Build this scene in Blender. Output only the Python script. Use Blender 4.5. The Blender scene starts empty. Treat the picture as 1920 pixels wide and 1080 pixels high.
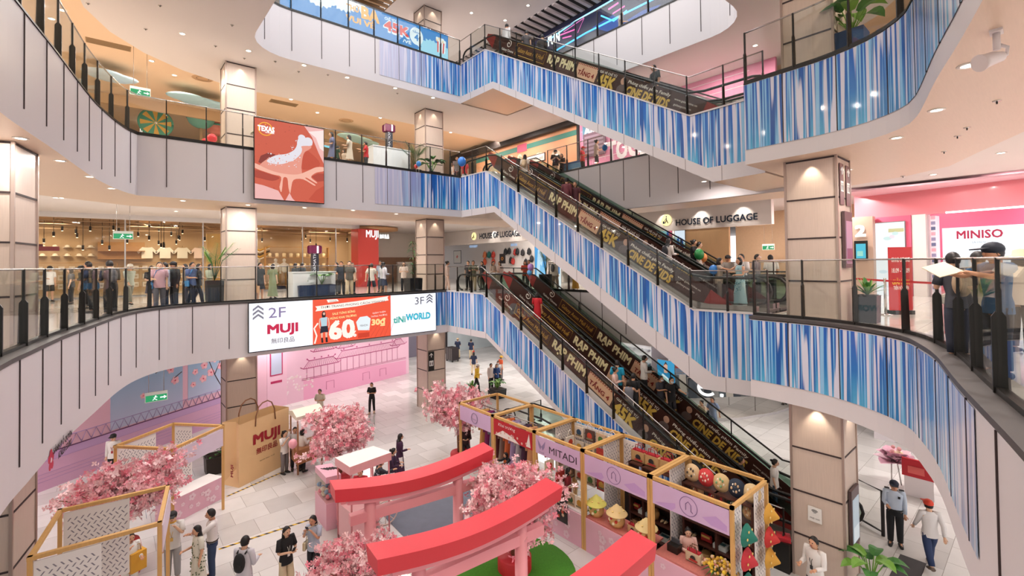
import bpy, math, random
from math import sin, cos, pi, sqrt, atan2, radians, hypot
from mathutils import Vector, Matrix, geometry
rnd = random.Random(7)
scene = bpy.context.scene
COL = scene.collection

# ---------------------------------------------------------------- camera, sky, light, exposure
# x runs along the shop-front grid to the far right, y to the far left, z = 0 is the ground floor; the photographer stands one level up
EYE = 7.5
FPX, CYP = 871.9, 479.2
RIGHT = Vector((0.757268, -0.652985, -0.012463))
DOWN = Vector((0.001593, 0.020929, -0.999780))
FWD = Vector((0.653102, 0.757082, 0.016889))
cam_d = bpy.data.cameras.new('camera')
cam = bpy.data.objects.new('camera', cam_d); COL.objects.link(cam)
cam_d.sensor_width = 36.0; cam_d.lens = 36.0 * FPX / 1920.0
cam_d.shift_y = -(540.0 - CYP) / 1920.0
cam_d.clip_start = 0.05; cam_d.clip_end = 300
cam.matrix_world = Matrix(((RIGHT.x, -DOWN.x, -FWD.x, 0), (RIGHT.y, -DOWN.y, -FWD.y, 0), (RIGHT.z, -DOWN.z, -FWD.z, EYE), (0, 0, 0, 1)))
scene.camera = cam
world = bpy.data.worlds.new('world'); scene.world = world; world.use_nodes = True
bg = world.node_tree.nodes['Background']; bg.inputs[0].default_value = (0.985, 0.975, 1.0, 1); bg.inputs[1].default_value = 1.15
scene.view_settings.view_transform = 'Standard'; scene.view_settings.look = 'None'
scene.view_settings.exposure = 0.0; scene.view_settings.gamma = 1.0; scene.view_settings.use_curve_mapping = False
scene.cycles.max_bounces = 6; scene.cycles.diffuse_bounces = 3; scene.cycles.glossy_bounces = 2; scene.cycles.transparent_max_bounces = 20; scene.cycles.use_adaptive_sampling = True; scene.cycles.adaptive_threshold = .07; scene.cycles.adaptive_min_samples = 16
scene.cycles.light_sampling_threshold = .03; scene.cycles.caustics_reflective = False; scene.cycles.caustics_refractive = False

def area_light(name, loc, size, power, color=(1, .93, .86), rot=(0, 0, 0), size_y=None, shape='DISK'):
    d = bpy.data.lights.new(name, 'AREA'); d.shape = shape if size_y is None else 'RECTANGLE'
    d.size = size; d.energy = power; d.color = color
    if size_y: d.size_y = size_y
    o = bpy.data.objects.new(name, d); o.location = loc; o.rotation_euler = rot; COL.objects.link(o); return o
def spot_light(name, loc, aim, power, angle=60, color=(1, .9, .78), r=0.04, blend=.6):
    d = bpy.data.lights.new(name, 'SPOT'); d.energy = power; d.color = color; d.spot_size = radians(angle); d.spot_blend = blend; d.shadow_soft_size = r
    o = bpy.data.objects.new(name, d); o.location = loc
    o.rotation_euler = (Vector(aim) - Vector(loc)).to_track_quat('-Z', 'Y').to_euler(); COL.objects.link(o); return o
# fill lamp added above the atrium void, out of view, for soft brightness
area_light('atrium_fill_light', (10, 12.8, 24), 12, 1500, (1, .97, .96), size_y=12)

# ---------------------------------------------------------------- measured directions: points on known planes
def _ray(px, py):
    return FWD + RIGHT * ((px - 960) / FPX) + DOWN * ((py - CYP) / FPX)
def at_z(px, py, z):
    d = _ray(px, py); t = (z - EYE) / d.z; return Vector((d.x * t, d.y * t, z))
def at_x(px, py, x):
    d = _ray(px, py); t = x / d.x; return Vector((x, d.y * t, EYE + d.z * t))
def at_y(px, py, y):
    d = _ray(px, py); t = y / d.y; return Vector((d.x * t, y, EYE + d.z * t))

# ---------------------------------------------------------------- materials
def lin(c):
    if isinstance(c, str):
        c = c.lstrip('#'); c = [int(c[i:i + 2], 16) / 255 for i in (0, 2, 4)]
    return tuple(x / 12.92 if x <= .04045 else ((x + .055) / 1.055) ** 2.4 for x in c) + (1,)
_mats = {}
def mat(hexc, rough=.55, metal=0.0, emit=0.0, spec=.5, noise=0.0, nscale=8.0, stretch=(1, 1, 1), coat=0.0):
    key = (hexc, rough, metal, emit, spec, noise, nscale, stretch, coat)
    if key in _mats: return _mats[key]
    m = bpy.data.materials.new('material_' + hexc.strip('#')); m.use_nodes = True; nt = m.node_tree; b = nt.nodes['Principled BSDF']
    c = lin(hexc); b.inputs['Base Color'].default_value = c; b.inputs['Roughness'].default_value = rough; b.inputs['Metallic'].default_value = metal
    b.inputs['Specular IOR Level'].default_value = spec; b.inputs['Coat Weight'].default_value = coat; b.inputs['Coat Roughness'].default_value = .08
    if emit: b.inputs['Emission Color'].default_value = c; b.inputs['Emission Strength'].default_value = emit
    if noise:
        tc = nt.nodes.new('ShaderNodeTexCoord'); mp = nt.nodes.new('ShaderNodeMapping'); mp.inputs['Scale'].default_value = stretch
        nz = nt.nodes.new('ShaderNodeTexNoise'); nz.inputs['Scale'].default_value = nscale; nz.inputs['Detail'].default_value = 3
        mx = nt.nodes.new('ShaderNodeMix'); mx.data_type = 'RGBA'; mx.blend_type = 'MIX'
        d = tuple(max(0, x * (1 - noise)) for x in c[:3]) + (1,); l = tuple(min(1, x * (1 + noise * .6)) for x in c[:3]) + (1,)
        mx.inputs[6].default_value = d; mx.inputs[7].default_value = l
        nt.links.new(tc.outputs['Object'], mp.inputs[0]); nt.links.new(mp.outputs[0], nz.inputs[0]); nt.links.new(nz.outputs[0], mx.inputs[0]); nt.links.new(mx.outputs[2], b.inputs['Base Color'])
    _mats[key] = m; return m
def screen(hexc, s=1.0):
    """a lit display surface"""
    key = ('screen', hexc, s)
    if key in _mats: return _mats[key]
    m = bpy.data.materials.new('screen_' + hexc.strip('#')); m.use_nodes = True; b = m.node_tree.nodes['Principled BSDF']; c = lin(hexc)
    b.inputs['Base Color'].default_value = tuple(x * .08 for x in c[:3]) + (1,); b.inputs['Roughness'].default_value = .35
    b.inputs['Emission Color'].default_value = c; b.inputs['Emission Strength'].default_value = s
    _mats[key] = m; return m
def glass(tint='#f4f8f6', refl=.35, name='glass', haze=0.0):
    key = ('glass', tint, refl, haze)
    if key in _mats: return _mats[key]
    m = bpy.data.materials.new(name); m.use_nodes = True; nt = m.node_tree; nt.nodes.clear()
    out = nt.nodes.new('ShaderNodeOutputMaterial'); tr = nt.nodes.new('ShaderNodeBsdfTransparent'); tr.inputs[0].default_value = lin(tint)
    gl = nt.nodes.new('ShaderNodeBsdfGlossy'); gl.inputs['Roughness'].default_value = .02
    ge = nt.nodes.new('ShaderNodeNewGeometry'); dt = nt.nodes.new('ShaderNodeVectorMath'); dt.operation = 'DOT_PRODUCT'
    nt.links.new(ge.outputs['Normal'], dt.inputs[0]); nt.links.new(ge.outputs['Incoming'], dt.inputs[1])
    def mt(op, a, b=0.0):
        n = nt.nodes.new('ShaderNodeMath'); n.operation = op
        for i, x in enumerate((a, b)):
            if isinstance(x, (int, float)): n.inputs[i].default_value = x
            else: nt.links.new(x, n.inputs[i])
        return n.outputs[0]
    sch = mt('MULTIPLY', mt('ADD', mt('MULTIPLY', mt('POWER', mt('SUBTRACT', 1.0, mt('ABSOLUTE', dt.outputs['Value'])), 5.0), .9), .045), refl * 2)
    mx = nt.nodes.new('ShaderNodeMixShader'); nt.links.new(sch, mx.inputs[0])
    nt.links.new(tr.outputs[0], mx.inputs[1]); nt.links.new(gl.outputs[0], mx.inputs[2]); nt.links.new(mx.outputs[0], out.inputs[0])
    _mats[key] = m; return m

def nodes_of(name):
    m = bpy.data.materials.new(name); m.use_nodes = True; nt = m.node_tree; return m, nt, nt.nodes['Principled BSDF']
def _n(nt, t, **kw):
    n = nt.nodes.new(t)
    for k, v in kw.items(): setattr(n, k, v)
    return n
def math_node(nt, op, a, b=None, clamp=False):
    n = _n(nt, 'ShaderNodeMath', operation=op, use_clamp=clamp)
    for i, x in enumerate((a, b)):
        if x is None: continue
        if isinstance(x, (int, float)): n.inputs[i].default_value = x
        else: nt.links.new(x, n.inputs[i])
    return n.outputs[0]
def stripes(name, pale):
    """printed curtain of blue light streaks; UV x in metres, UV y 0..1 up"""
    m, nt, b = nodes_of(name)
    uv = _n(nt, 'ShaderNodeTexCoord').outputs['UV']; sp = _n(nt, 'ShaderNodeSeparateXYZ'); nt.links.new(uv, sp.inputs[0]); x, y = sp.outputs[0], sp.outputs[1]
    def streak(scale, seed, lo, hi, lean):
        cx = _n(nt, 'ShaderNodeCombineXYZ'); nt.links.new(math_node(nt, 'MULTIPLY', x, scale), cx.inputs[0]); nt.links.new(math_node(nt, 'MULTIPLY', y, lean), cx.inputs[1]); cx.inputs[2].default_value = seed
        nz = _n(nt, 'ShaderNodeTexNoise'); nz.inputs['Scale'].default_value = 1; nz.inputs['Detail'].default_value = 0; nt.links.new(cx.outputs[0], nz.inputs[0])
        mr = _n(nt, 'ShaderNodeMapRange', clamp=True); nt.links.new(nz.outputs[0], mr.inputs[0]); mr.inputs[1].default_value = lo; mr.inputs[2].default_value = hi; return mr.outputs[0]
    ramp = _n(nt, 'ShaderNodeValToRGB'); nt.links.new(y, ramp.inputs[0]); e = ramp.color_ramp.elements
    e[0].position = 0; e[0].color = lin('#4fb4dc'); e[1].position = 1; e[1].color = lin('#1a5fc0'); k = e.new(.45); k.color = lin('#1276c4')
    dk = streak(5.5, 3.1, .42, .6, .25); st = streak(11.5, 9.7, .56, .61, .45); s2 = streak(21.0, 5.2, .55, .64, .35)
    mid = _n(nt, 'ShaderNodeMix', data_type='RGBA'); nt.links.new(dk, mid.inputs[0]); nt.links.new(ramp.outputs[0], mid.inputs[6]); mid.inputs[7].default_value = lin('#0e57a8')
    mid.inputs[0].default_value = .5
    a = _n(nt, 'ShaderNodeMix', data_type='RGBA'); nt.links.new(s2, a.inputs[0]); nt.links.new(mid.outputs[2], a.inputs[6]); a.inputs[7].default_value = lin('#8cc4ea')
    c = _n(nt, 'ShaderNodeMix', data_type='RGBA'); nt.links.new(st, c.inputs[0]); nt.links.new(a.outputs[2], c.inputs[6]); c.inputs[7].default_value = lin('#d6d8e8')
    p = _n(nt, 'ShaderNodeMix', data_type='RGBA'); p.inputs[0].default_value = pale; nt.links.new(c.outputs[2], p.inputs[6]); p.inputs[7].default_value = lin('#cfcadd')
    nt.links.new(p.outputs[2], b.inputs['Base Color']); b.inputs['Roughness'].default_value = .28; b.inputs['Specular IOR Level'].default_value = .5
    b.inputs['Coat Weight'].default_value = .3; b.inputs['Coat Roughness'].default_value = .05
    return m
BLUE, BLUE_MID, BLUE_PALE = stripes('blue_streak_print', 0.0), stripes('blue_streak_print_fading', .45), stripes('lilac_streak_print', .8)

def tiles(name, c1, c2, sx, sy, rough, grout='#a8a29c', rot=0.0, mortar=.006):
    m, nt, b = nodes_of(name)
    tc = _n(nt, 'ShaderNodeTexCoord').outputs['Object']; mp = _n(nt, 'ShaderNodeMapping'); mp.inputs['Rotation'].default_value = (0, 0, rot); nt.links.new(tc, mp.inputs[0])
    br = _n(nt, 'ShaderNodeTexBrick', offset=.5); nt.links.new(mp.outputs[0], br.inputs[0]); br.inputs['Scale'].default_value = 1; br.inputs['Brick Width'].default_value = sx; br.inputs['Row Height'].default_value = sy
    br.inputs['Mortar Size'].default_value = mortar; br.inputs['Mortar Smooth'].default_value = 0; br.inputs['Color1'].default_value = lin(c1); br.inputs['Color2'].default_value = lin(c2); br.inputs['Mortar'].default_value = lin(grout); br.inputs['Bias'].default_value = -.25
    nz = _n(nt, 'ShaderNodeTexNoise'); nz.inputs['Scale'].default_value = 2.5; nz.inputs['Detail'].default_value = 5; nt.links.new(tc, nz.inputs[0])
    mx = _n(nt, 'ShaderNodeMix', data_type='RGBA', blend_type='MULTIPLY'); mx.inputs[0].default_value = .12; nt.links.new(br.outputs[0], mx.inputs[6]); nt.links.new(nz.outputs[0], mx.inputs[7])
    nt.links.new(mx.outputs[2], b.inputs['Base Color']); b.inputs['Roughness'].default_value = rough
    return m
WHITE = mat('#ddd3d4', .5); PANEL = mat('#d9d4d6', .45); GROOVE = mat('#3a2c2c', .6); BLACK = mat('#17130f', .4); BLACKM = mat('#1d1a19', .35, .3)
STEEL = mat('#b9b4b0', .25, .9); DARK = mat('#2b2526', .6); LEDGE = mat('#4a4544', .5)
SOFFIT = mat('#d9c0ac', .4, noise=.07, nscale=6, stretch=(.5, 8, 1)); CEIL = mat('#ddd5d2', .8); CEILW = mat('#e6c8a8', .85)
WOODCOL = mat('#d3bfb1', .45, noise=.13, nscale=7, stretch=(9, 9, .35))
PINE = mat('#dcab67', .5, noise=.18, nscale=5, stretch=(6, 6, .6)); WALNUT = mat('#4a261c', .45, noise=.25, nscale=6, stretch=(2, 2, 2))
GLASS = glass('#f6f8f6', .4); GLASS_SHOP = glass('#f6f3ee', .2, 'shop_glass')
GOLD = mat('#e6bf5a', .45)

# ---------------------------------------------------------------- mesh builder
class MB:
    def __init__(s): s.v = []; s.f = []; s.m = []; s.sm = []; s.uv = {}
    def add(s, vs, fs, m=0, smooth=False):
        b = len(s.v); s.v += [tuple(v) for v in vs]
        for f in fs: s.f.append(tuple(i + b for i in f)); s.m.append(m); s.sm.append(smooth)
        return b
    def merge(s, o, M=None, moff=0):
        b = len(s.v); fb = len(s.f)
        s.v += [tuple(M @ Vector(v)) for v in o.v] if M else list(o.v)
        for f, m, sm in zip(o.f, o.m, o.sm): s.f.append(tuple(i + b for i in f)); s.m.append(m + moff); s.sm.append(sm)
        for k, u in o.uv.items(): s.uv[k + fb] = u
    def quad(s, a, b, c, d, m=0, uv=None):
        s.add((a, b, c, d), ((0, 1, 2, 3),), m)
        if uv: s.uv[len(s.f) - 1] = uv
    def box(s, a, b, m=0):
        x0, y0, z0 = a; x1, y1, z1 = b
        s.add(((x0, y0, z0), (x1, y0, z0), (x1, y1, z0), (x0, y1, z0), (x0, y0, z1), (x1, y0, z1), (x1, y1, z1), (x0, y1, z1)),
              ((0, 3, 2, 1), (4, 5, 6, 7), (0, 1, 5, 4), (1, 2, 6, 5), (2, 3, 7, 6), (3, 0, 4, 7)), m)
    def cbox(s, c, d, m=0, rz=0.0, rx=0.0, ry=0.0, taper=1.0, bev=0.0):
        x, y, z = (k / 2 for k in d); M = Matrix.Translation(Vector(c)) @ Matrix.Rotation(rz, 4, 'Z') @ Matrix.Rotation(ry, 4, 'Y') @ Matrix.Rotation(rx, 4, 'X')
        if bev:
            vs = []; e = bev
            for zz, k in ((-z, e), (-z + e, 0), (z - e, 0), (z, e)):
                for sx, sy in ((-1, -1), (1, -1), (1, 1), (-1, 1)): 
                    vs += [(sx * (x - k - e * (1 if sx * sy > 0 else 0)), sy * (y - k - e * (1 if sx * sy < 0 else 0)), zz), (sx * (x - k - e * (1 if sx * sy < 0 else 0)), sy * (y - k - e * (1 if sx * sy > 0 else 0)), zz)]
            fs = [tuple(range(7, -1, -1)), tuple(range(24, 32))] + [(r * 8 + i, r * 8 + (i + 1) % 8, r * 8 + 8 + (i + 1) % 8, r * 8 + 8 + i) for r in range(3) for i in range(8)]
            s.add([M @ Vector(v) for v in vs], fs, m); return
        vs = [(sx * x * (taper if sz > 0 else 1), sy * y * (taper if sz > 0 else 1), sz * z) for sz in (-1, 1) for sx, sy in ((-1, -1), (1, -1), (1, 1), (-1, 1))]
        s.add([M @ Vector(v) for v in vs], ((0, 3, 2, 1), (4, 5, 6, 7), (0, 1, 5, 4), (1, 2, 6, 5), (2, 3, 7, 6), (3, 0, 4, 7)), m)
    def prism(s, poly, z0, z1, m=0):
        n = len(poly); s.add([(p[0], p[1], z0) for p in poly] + [(p[0], p[1], z1) for p in poly], [tuple(range(n - 1, -1, -1)), tuple(range(n, 2 * n))] + [(i, (i + 1) % n, n + (i + 1) % n, n + i) for i in range(n)], m)
    def tube(s, pts, r, n=8, m=0, cap=True, sq=1.0):
        pts = [Vector(p) for p in pts]; k = len(pts); rs = r if isinstance(r, (list, tuple)) else [r] * k; vs = []; up = None
        for i, p in enumerate(pts):
            t = (pts[min(i + 1, k - 1)] - pts[max(i - 1, 0)])
            if t.length < 1e-9: t = Vector((0, 0, 1))
            t.normalize()
            if up is None: up = Vector((0, 0, 1)) if abs(t.z) < .9 else Vector((0, 1, 0))
            a = t.cross(up)
            if a.length < 1e-6: a = t.orthogonal()
            a.normalize(); c = a.cross(t).normalized(); up = c
            for j in range(n):
                g = 2 * pi * j / n; vs.append(p + a * (cos(g) * rs[i]) + c * (sin(g) * rs[i] * sq))
        fs = [(i * n + j, i * n + (j + 1) % n, (i + 1) * n + (j + 1) % n, (i + 1) * n + j) for i in range(k - 1) for j in range(n)]
        b = s.add(vs, fs, m, True)
        if cap: s.f.append(tuple(b + j for j in range(n - 1, -1, -1))); s.m.append(m); s.sm.append(False); s.f.append(tuple(b + (k - 1) * n + j for j in range(n))); s.m.append(m); s.sm.append(False)
    def lathe(s, prof, c=(0, 0, 0), n=16, m=0, smooth=True, cap=True):
        c = Vector(c); k = len(prof); vs = [c + Vector((cos(2 * pi * j / n) * r, sin(2 * pi * j / n) * r, z)) for r, z in prof for j in range(n)]
        b = s.add(vs, [(i * n + j, i * n + (j + 1) % n, (i + 1) * n + (j + 1) % n, (i + 1) * n + j) for i in range(k - 1) for j in range(n)], m, smooth)
        if cap: s.f.append(tuple(b + j for j in range(n - 1, -1, -1))); s.m.append(m); s.sm.append(False); s.f.append(tuple(b + (k - 1) * n + j for j in range(n))); s.m.append(m); s.sm.append(False)
    def ball(s, c, r, m=0, n=12, k=8, M=None):
        c = Vector(c); r = (r, r, r) if isinstance(r, (int, float)) else r; vs = [Vector((0, 0, -r[2]))]
        for i in range(1, k):
            a = -pi / 2 + pi * i / k; vs += [Vector((cos(a) * cos(2 * pi * j / n) * r[0], cos(a) * sin(2 * pi * j / n) * r[1], sin(a) * r[2])) for j in range(n)]
        vs.append(Vector((0, 0, r[2]))); vs = [c + ((M @ v) if M else v) for v in vs]; L = len(vs) - 1
        fs = [(0, 1 + (j + 1) % n, 1 + j) for j in range(n)] + [(1 + i * n + j, 1 + i * n + (j + 1) % n, 1 + (i + 1) * n + (j + 1) % n, 1 + (i + 1) * n + j) for i in range(k - 2) for j in range(n)] + [(1 + (k - 2) * n + j, 1 + (k - 2) * n + (j + 1) % n, L) for j in range(n)]
        s.add(vs, fs, m, True)
    def poly(s, pts, m=0):
        """flat outline (any shape) in space"""
        tri = geometry.tessellate_polygon([[Vector(p) for p in pts]]); s.add(pts, tri, m)
    def holed(s, outer, holes, z, m=0, flip=False):
        loops = [[Vector((p[0], p[1], 0)) for p in outer]] + [[Vector((p[0], p[1], 0)) for p in h] for h in holes]
        tri = geometry.tessellate_polygon(loops); flat = [(p.x, p.y, z) for l in loops for p in l]
        out = []
        for t in tri:
            a, b, c = (Vector(flat[i]) for i in t); up = (b - a).cross(c - a).z > 0
            out.append(t if up != flip else t[::-1])
        s.add(flat, out, m)
_vs_text = {}
def text_data(body, bold=0.0):
    key = (body, 0)
    if key not in _vs_text:
        cu = bpy.data.curves.new('t', 'FONT'); cu.body = body; cu.size = 1; cu.align_x = 'LEFT'; cu.resolution_u = 2; cu.space_line = 1.1
        o = bpy.data.objects.new('t', cu); COL.objects.link(o); dg = bpy.context.evaluated_depsgraph_get(); me = bpy.data.meshes.new_from_object(o.evaluated_get(dg))
        vs = [v.co.copy() for v in me.vertices]; fs = [tuple(p.vertices) for p in me.polygons]
        bpy.data.objects.remove(o); bpy.data.curves.remove(cu); bpy.data.meshes.remove(me)
        if vs:
            x0 = min(v.x for v in vs); x1 = max(v.x for v in vs); y0 = min(v.y for v in vs); y1 = max(v.y for v in vs)
        else: x0 = x1 = y0 = y1 = 0
        _vs_text[key] = (vs, fs, x0, x1, y0, y1)
    return _vs_text[key]
def put_text(mb, body, o, ux, uy, w=None, h=None, m=0, bold=.01, lean=0.0, align='C'):
    """lettering in the plane ux, uy; o = centre (or left middle with align L); fits width w and/or height h in metres"""
    vs, fs, x0, x1, y0, y1 = text_data(body, bold); ux = Vector(ux).normalized(); uy = Vector(uy).normalized(); o = Vector(o)
    if not vs: return
    sx = w / (x1 - x0) if w else None; sy = h / (y1 - y0) if h else None
    sx = sx or sy; sy = sy or sx; mx = (x0 + x1) / 2 if align == 'C' else (x0 if align == 'L' else x1); my = (y0 + y1) / 2
    b = min(bold, .04)
    nn = ux.cross(uy) * .0012
    for i, (dx, dy) in enumerate(((0, 0),) if b < .012 else ((-b, -b), (b, -b), (b, b), (-b, b))):      # heavier strokes by overlapping the letters
        mb.add([o + nn * i + ux * ((v.x - mx + dx) * sx + lean * (v.y - my) * sy) + uy * ((v.y - my + dy) * sy) for v in vs], fs, m)

def mesh_of(name, mb, mats, off=(0, 0, 0)):
    me = bpy.data.meshes.new(name); ox, oy, oz = off
    me.from_pydata([(v[0] - ox, v[1] - oy, v[2] - oz) for v in mb.v], [], mb.f)
    for m in (mats if isinstance(mats, (list, tuple)) else [mats]): me.materials.append(m)
    me.polygons.foreach_set('material_index', mb.m); me.polygons.foreach_set('use_smooth', mb.sm)
    if mb.uv:
        l = me.uv_layers.new(name='UVMap')
        for fi, uvs in mb.uv.items():
            for li, u in zip(me.polygons[fi].loop_indices, uvs): l.data[li].uv = u
    me.update(); return me
def world_loc(o):
    p = Vector((0, 0, 0))
    while o: p = p + o.location; o = o.parent
    return p
def tag(o, label=None, cat=None, group=None, kind=None):
    if label: o['label'] = label
    if cat: o['category'] = cat
    if group: o['group'] = group
    if kind: o['kind'] = kind
    return o
def thing(name, label, cat, loc=(0, 0, 0), rz=0.0, group=None):
    o = bpy.data.objects.new(name, None); o.empty_display_size = .1; COL.objects.link(o); o.location = loc; o.rotation_euler = (0, 0, rz); return tag(o, label, cat, group)
def part(name, mb, mats, parent, local=False, label=None):
    """a part; its mesh is given in the place's own coordinates unless local"""
    o = bpy.data.objects.new(name, mesh_of(name, mb, mats, (0, 0, 0) if local else world_loc(parent))); COL.objects.link(o); o.parent = parent
    if label: o['label'] = label
    return o
def single(name, mb, mats, label, cat, loc=(0, 0, 0), group=None, kind=None, local=False, rz=0.0):
    o = bpy.data.objects.new(name, mesh_of(name, mb, mats, (0, 0, 0) if local else loc)); o.location = loc; o.rotation_euler = (0, 0, rz); COL.objects.link(o); return tag(o, label, cat, group, kind)
def struct(name, mb, mats, parent=None):
    o = bpy.data.objects.new(name, mesh_of(name, mb, mats, world_loc(parent) if parent else (0, 0, 0))); COL.objects.link(o)
    if parent: o.parent = parent
    else: o['kind'] = 'structure'
    return o
def dup(root, loc, rz=None, label=None, group=None):
    def cp(o, par):
        c = o.copy(); COL.objects.link(c)
        if par: c.parent = par
        for ch in kids.get(o, ()): cp(ch, c)
        return c
    kids = {}
    for o in list(root.children_recursive): kids.setdefault(o.parent, []).append(o)
    r = cp(root, None); r.location = loc
    if rz is not None: r.rotation_euler = (0, 0, rz)
    return tag(r, label, None, group)
# ================================================================= the shell: floors, voids, fascias, ceilings, columns
F1, F2, F3, F4 = 0.0, 6.05, 11.75, 17.45
C1, C2, C3, C4 = 4.18, 9.87, 15.6, 21.0
LEFT2 = [(-1.42, 2), (-1.35, 6), (-1.13, 9.3), (-.98, 10.5), (-.69, 12.5), (-.3, 14.4), (.12, 16.4), (.55, 17.75), (1.15, 18.7), (1.95, 19.25), (2.8, 19.4), (12.46, 19.4)]
RIGHT2 = [(11.95, 4.9), (11.9, 4.4), (11.75, 3.4), (11.3, 2.5), (10.6, 1.75), (9.7, 1.36), (8.7, 1.05), (7, .67), (4.9, .15), (2.5, -.4), (.5, -.85)]
LEFT3 = [(-1.5, 4), (-1.42, 8), (-1.27, 10.2), (-1.1, 11.4), (-.87, 12.8), (-.56, 14.9), (-.31, 16.4), (.08, 18), (.42, 19.0), (.65, 19.4), (13.4, 19.4)]
RIGHT3 = [(11.9, 4.9), (11.86, 4.4), (11.8, 3.6), (11.7, 3.0), (11.4, 2.3), (10.9, 1.75), (10.2, 1.42), (8.3, .95), (6.9, .57), (5, .1), (2.5, -.5), (.5, -.9)]
def arc(cx, cy, r, a0, a1, n=6): return [(cx + r * cos(radians(a0 + (a1 - a0) * i / n)), cy + r * sin(radians(a0 + (a1 - a0) * i / n))) for i in range(n + 1)]
LEFT4 = [(3.78, 9)] + arc(5.3, 17.8, 1.52, 180, 90) + [(13.4, 19.32)]
BACK4 = [(16.45, 17)] + arc(15.0, 7.9, 1.45, 0, -90)
def smooth_path(p, step=.3):
    """Catmull-Rom through the points where they bend, straight where they do not"""
    q = [Vector((a[0], a[1], 0)) for a in p]; out = []
    for i in range(len(q) - 1):
        a, b = q[i], q[i + 1]; L = (b - a).length
        if L > 4: out.append(a); continue
        p0 = q[i - 1] if i and (a - q[i - 1]).length < 4 else a - (b - a); p3 = q[i + 2] if i + 2 < len(q) and (q[i + 2] - b).length < 4 else b + (b - a)
        n = max(1, int(L / step))
        for k in range(n):
            t = k / n; out.append(.5 * ((2 * a) + (b - p0) * t + (2 * p0 - 5 * a + 4 * b - p3) * t * t + (3 * a - p0 - 3 * b + p3) * t ** 3))
    out.append(q[-1]); return [(v.x, v.y) for v in out]
def void2(): return smooth_path(LEFT2) + [(16.5, 19.4), (16.5, 4.9)] + smooth_path(RIGHT2) + [(-1.5, -.9)]
def void3(): return smooth_path(LEFT3) + [(16.5, 19.4), (16.5, 4.9)] + smooth_path(RIGHT3) + [(-1.6, -.9)]
def void4(): return LEFT4 + [(16.45, 19.32)] + BACK4 + arc(5.3, 7.9, 1.45, -90, -180)
def normals(p):
    out = []
    for i in range(len(p)):
        a = Vector(p[max(0, i - 1)]); b = Vector(p[min(len(p) - 1, i + 1)]); t = (b - a).normalized(); out.append((-t.y, t.x))
    return out     # left of the walking direction
def offset(p, d):
    return [(a[0] + n[0] * d, a[1] + n[1] * d) for a, n in zip(p, normals(p))]
OUT = [(-24, -14), (52, -14), (52, 50), (-24, 50)]
TILE1 = tiles('pale_stone_tiles', '#e6e2df', '#c6c1be', .92, .92, .12)
TILE2 = tiles('polished_cream_tiles', '#e3dcd4', '#d9d1c8', .9, .9, .1)
mb = MB(); mb.holed(OUT, [[(12.3, 9.3), (15.3, 9.3), (15.3, 14.9), (12.3, 14.9)]], 0, 0); struct('floor', mb, TILE1)
def void_offset(v, d):
    n = len(v); out = []
    for i in range(n):
        a, b, c = Vector(v[i - 1]), Vector(v[i]), Vector(v[(i + 1) % n]); t1 = (b - a).normalized(); t2 = (c - b).normalized()
        n1 = Vector((-t1.y, t1.x)); n2 = Vector((-t2.y, t2.x)); k = n1 + n2
        k = k / max(.35, k.length_squared / 2) if k.length > 1e-6 else n1
        out.append((b.x + k.x * d, b.y + k.y * d))
    return out
# the outlines above run clockwise, so "left" is away from the void
SOFF = {2: 2.7, 3: 3.4, 4: 4.6}
RIN = [(19.6, 23.4), (19.4, 6), (18.2, 4.4), (17.3, 2.66), (16.4, 1.67), (14.9, 1.07), (12.4, .0), (9, -1.0), (5, -2.2), (1, -3.4), (-4.6, -3.6)]
def inner_line(level):
    if level == 4: return void_offset(void4(), SOFF[4])
    return smooth_path(offset(smooth_path(LEFT2 if level == 2 else LEFT3, .8), SOFF[level]), .5) + RIN
for nm, vd, zt, zb, lv, mt in (('second_level', void2(), F2, C1, 2, SOFFIT), ('third_level', void3(), F3, C2, 3, SOFFIT), ('fourth_level', void4(), F4, C3, 4, CEIL)):
    inner = inner_line(lv)
    mb = MB(); mb.holed(OUT, [vd], zt, 0); struct('floor_' + nm, mb, [TILE2])
    under = {'second_level': 'first', 'third_level': 'second', 'fourth_level': 'third'}[nm]
    mb = MB(); mb.holed(OUT, [inner], zb + .36, 0, flip=True); struct('ceiling_' + under + '_level', mb, [CEILW if under == 'third' else CEIL])
    mb = MB(); n = len(inner); mb.holed(inner, [vd], zb, 0, flip=True)
    for i in range(n):
        c, d = inner[(i + 1) % n], inner[i]; mb.quad((*d, zb), (*c, zb), (*c, zb + .36), (*d, zb + .36), 1)
    struct('trim_soffit_' + under + '_level', mb, [mt, CEIL])

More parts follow.
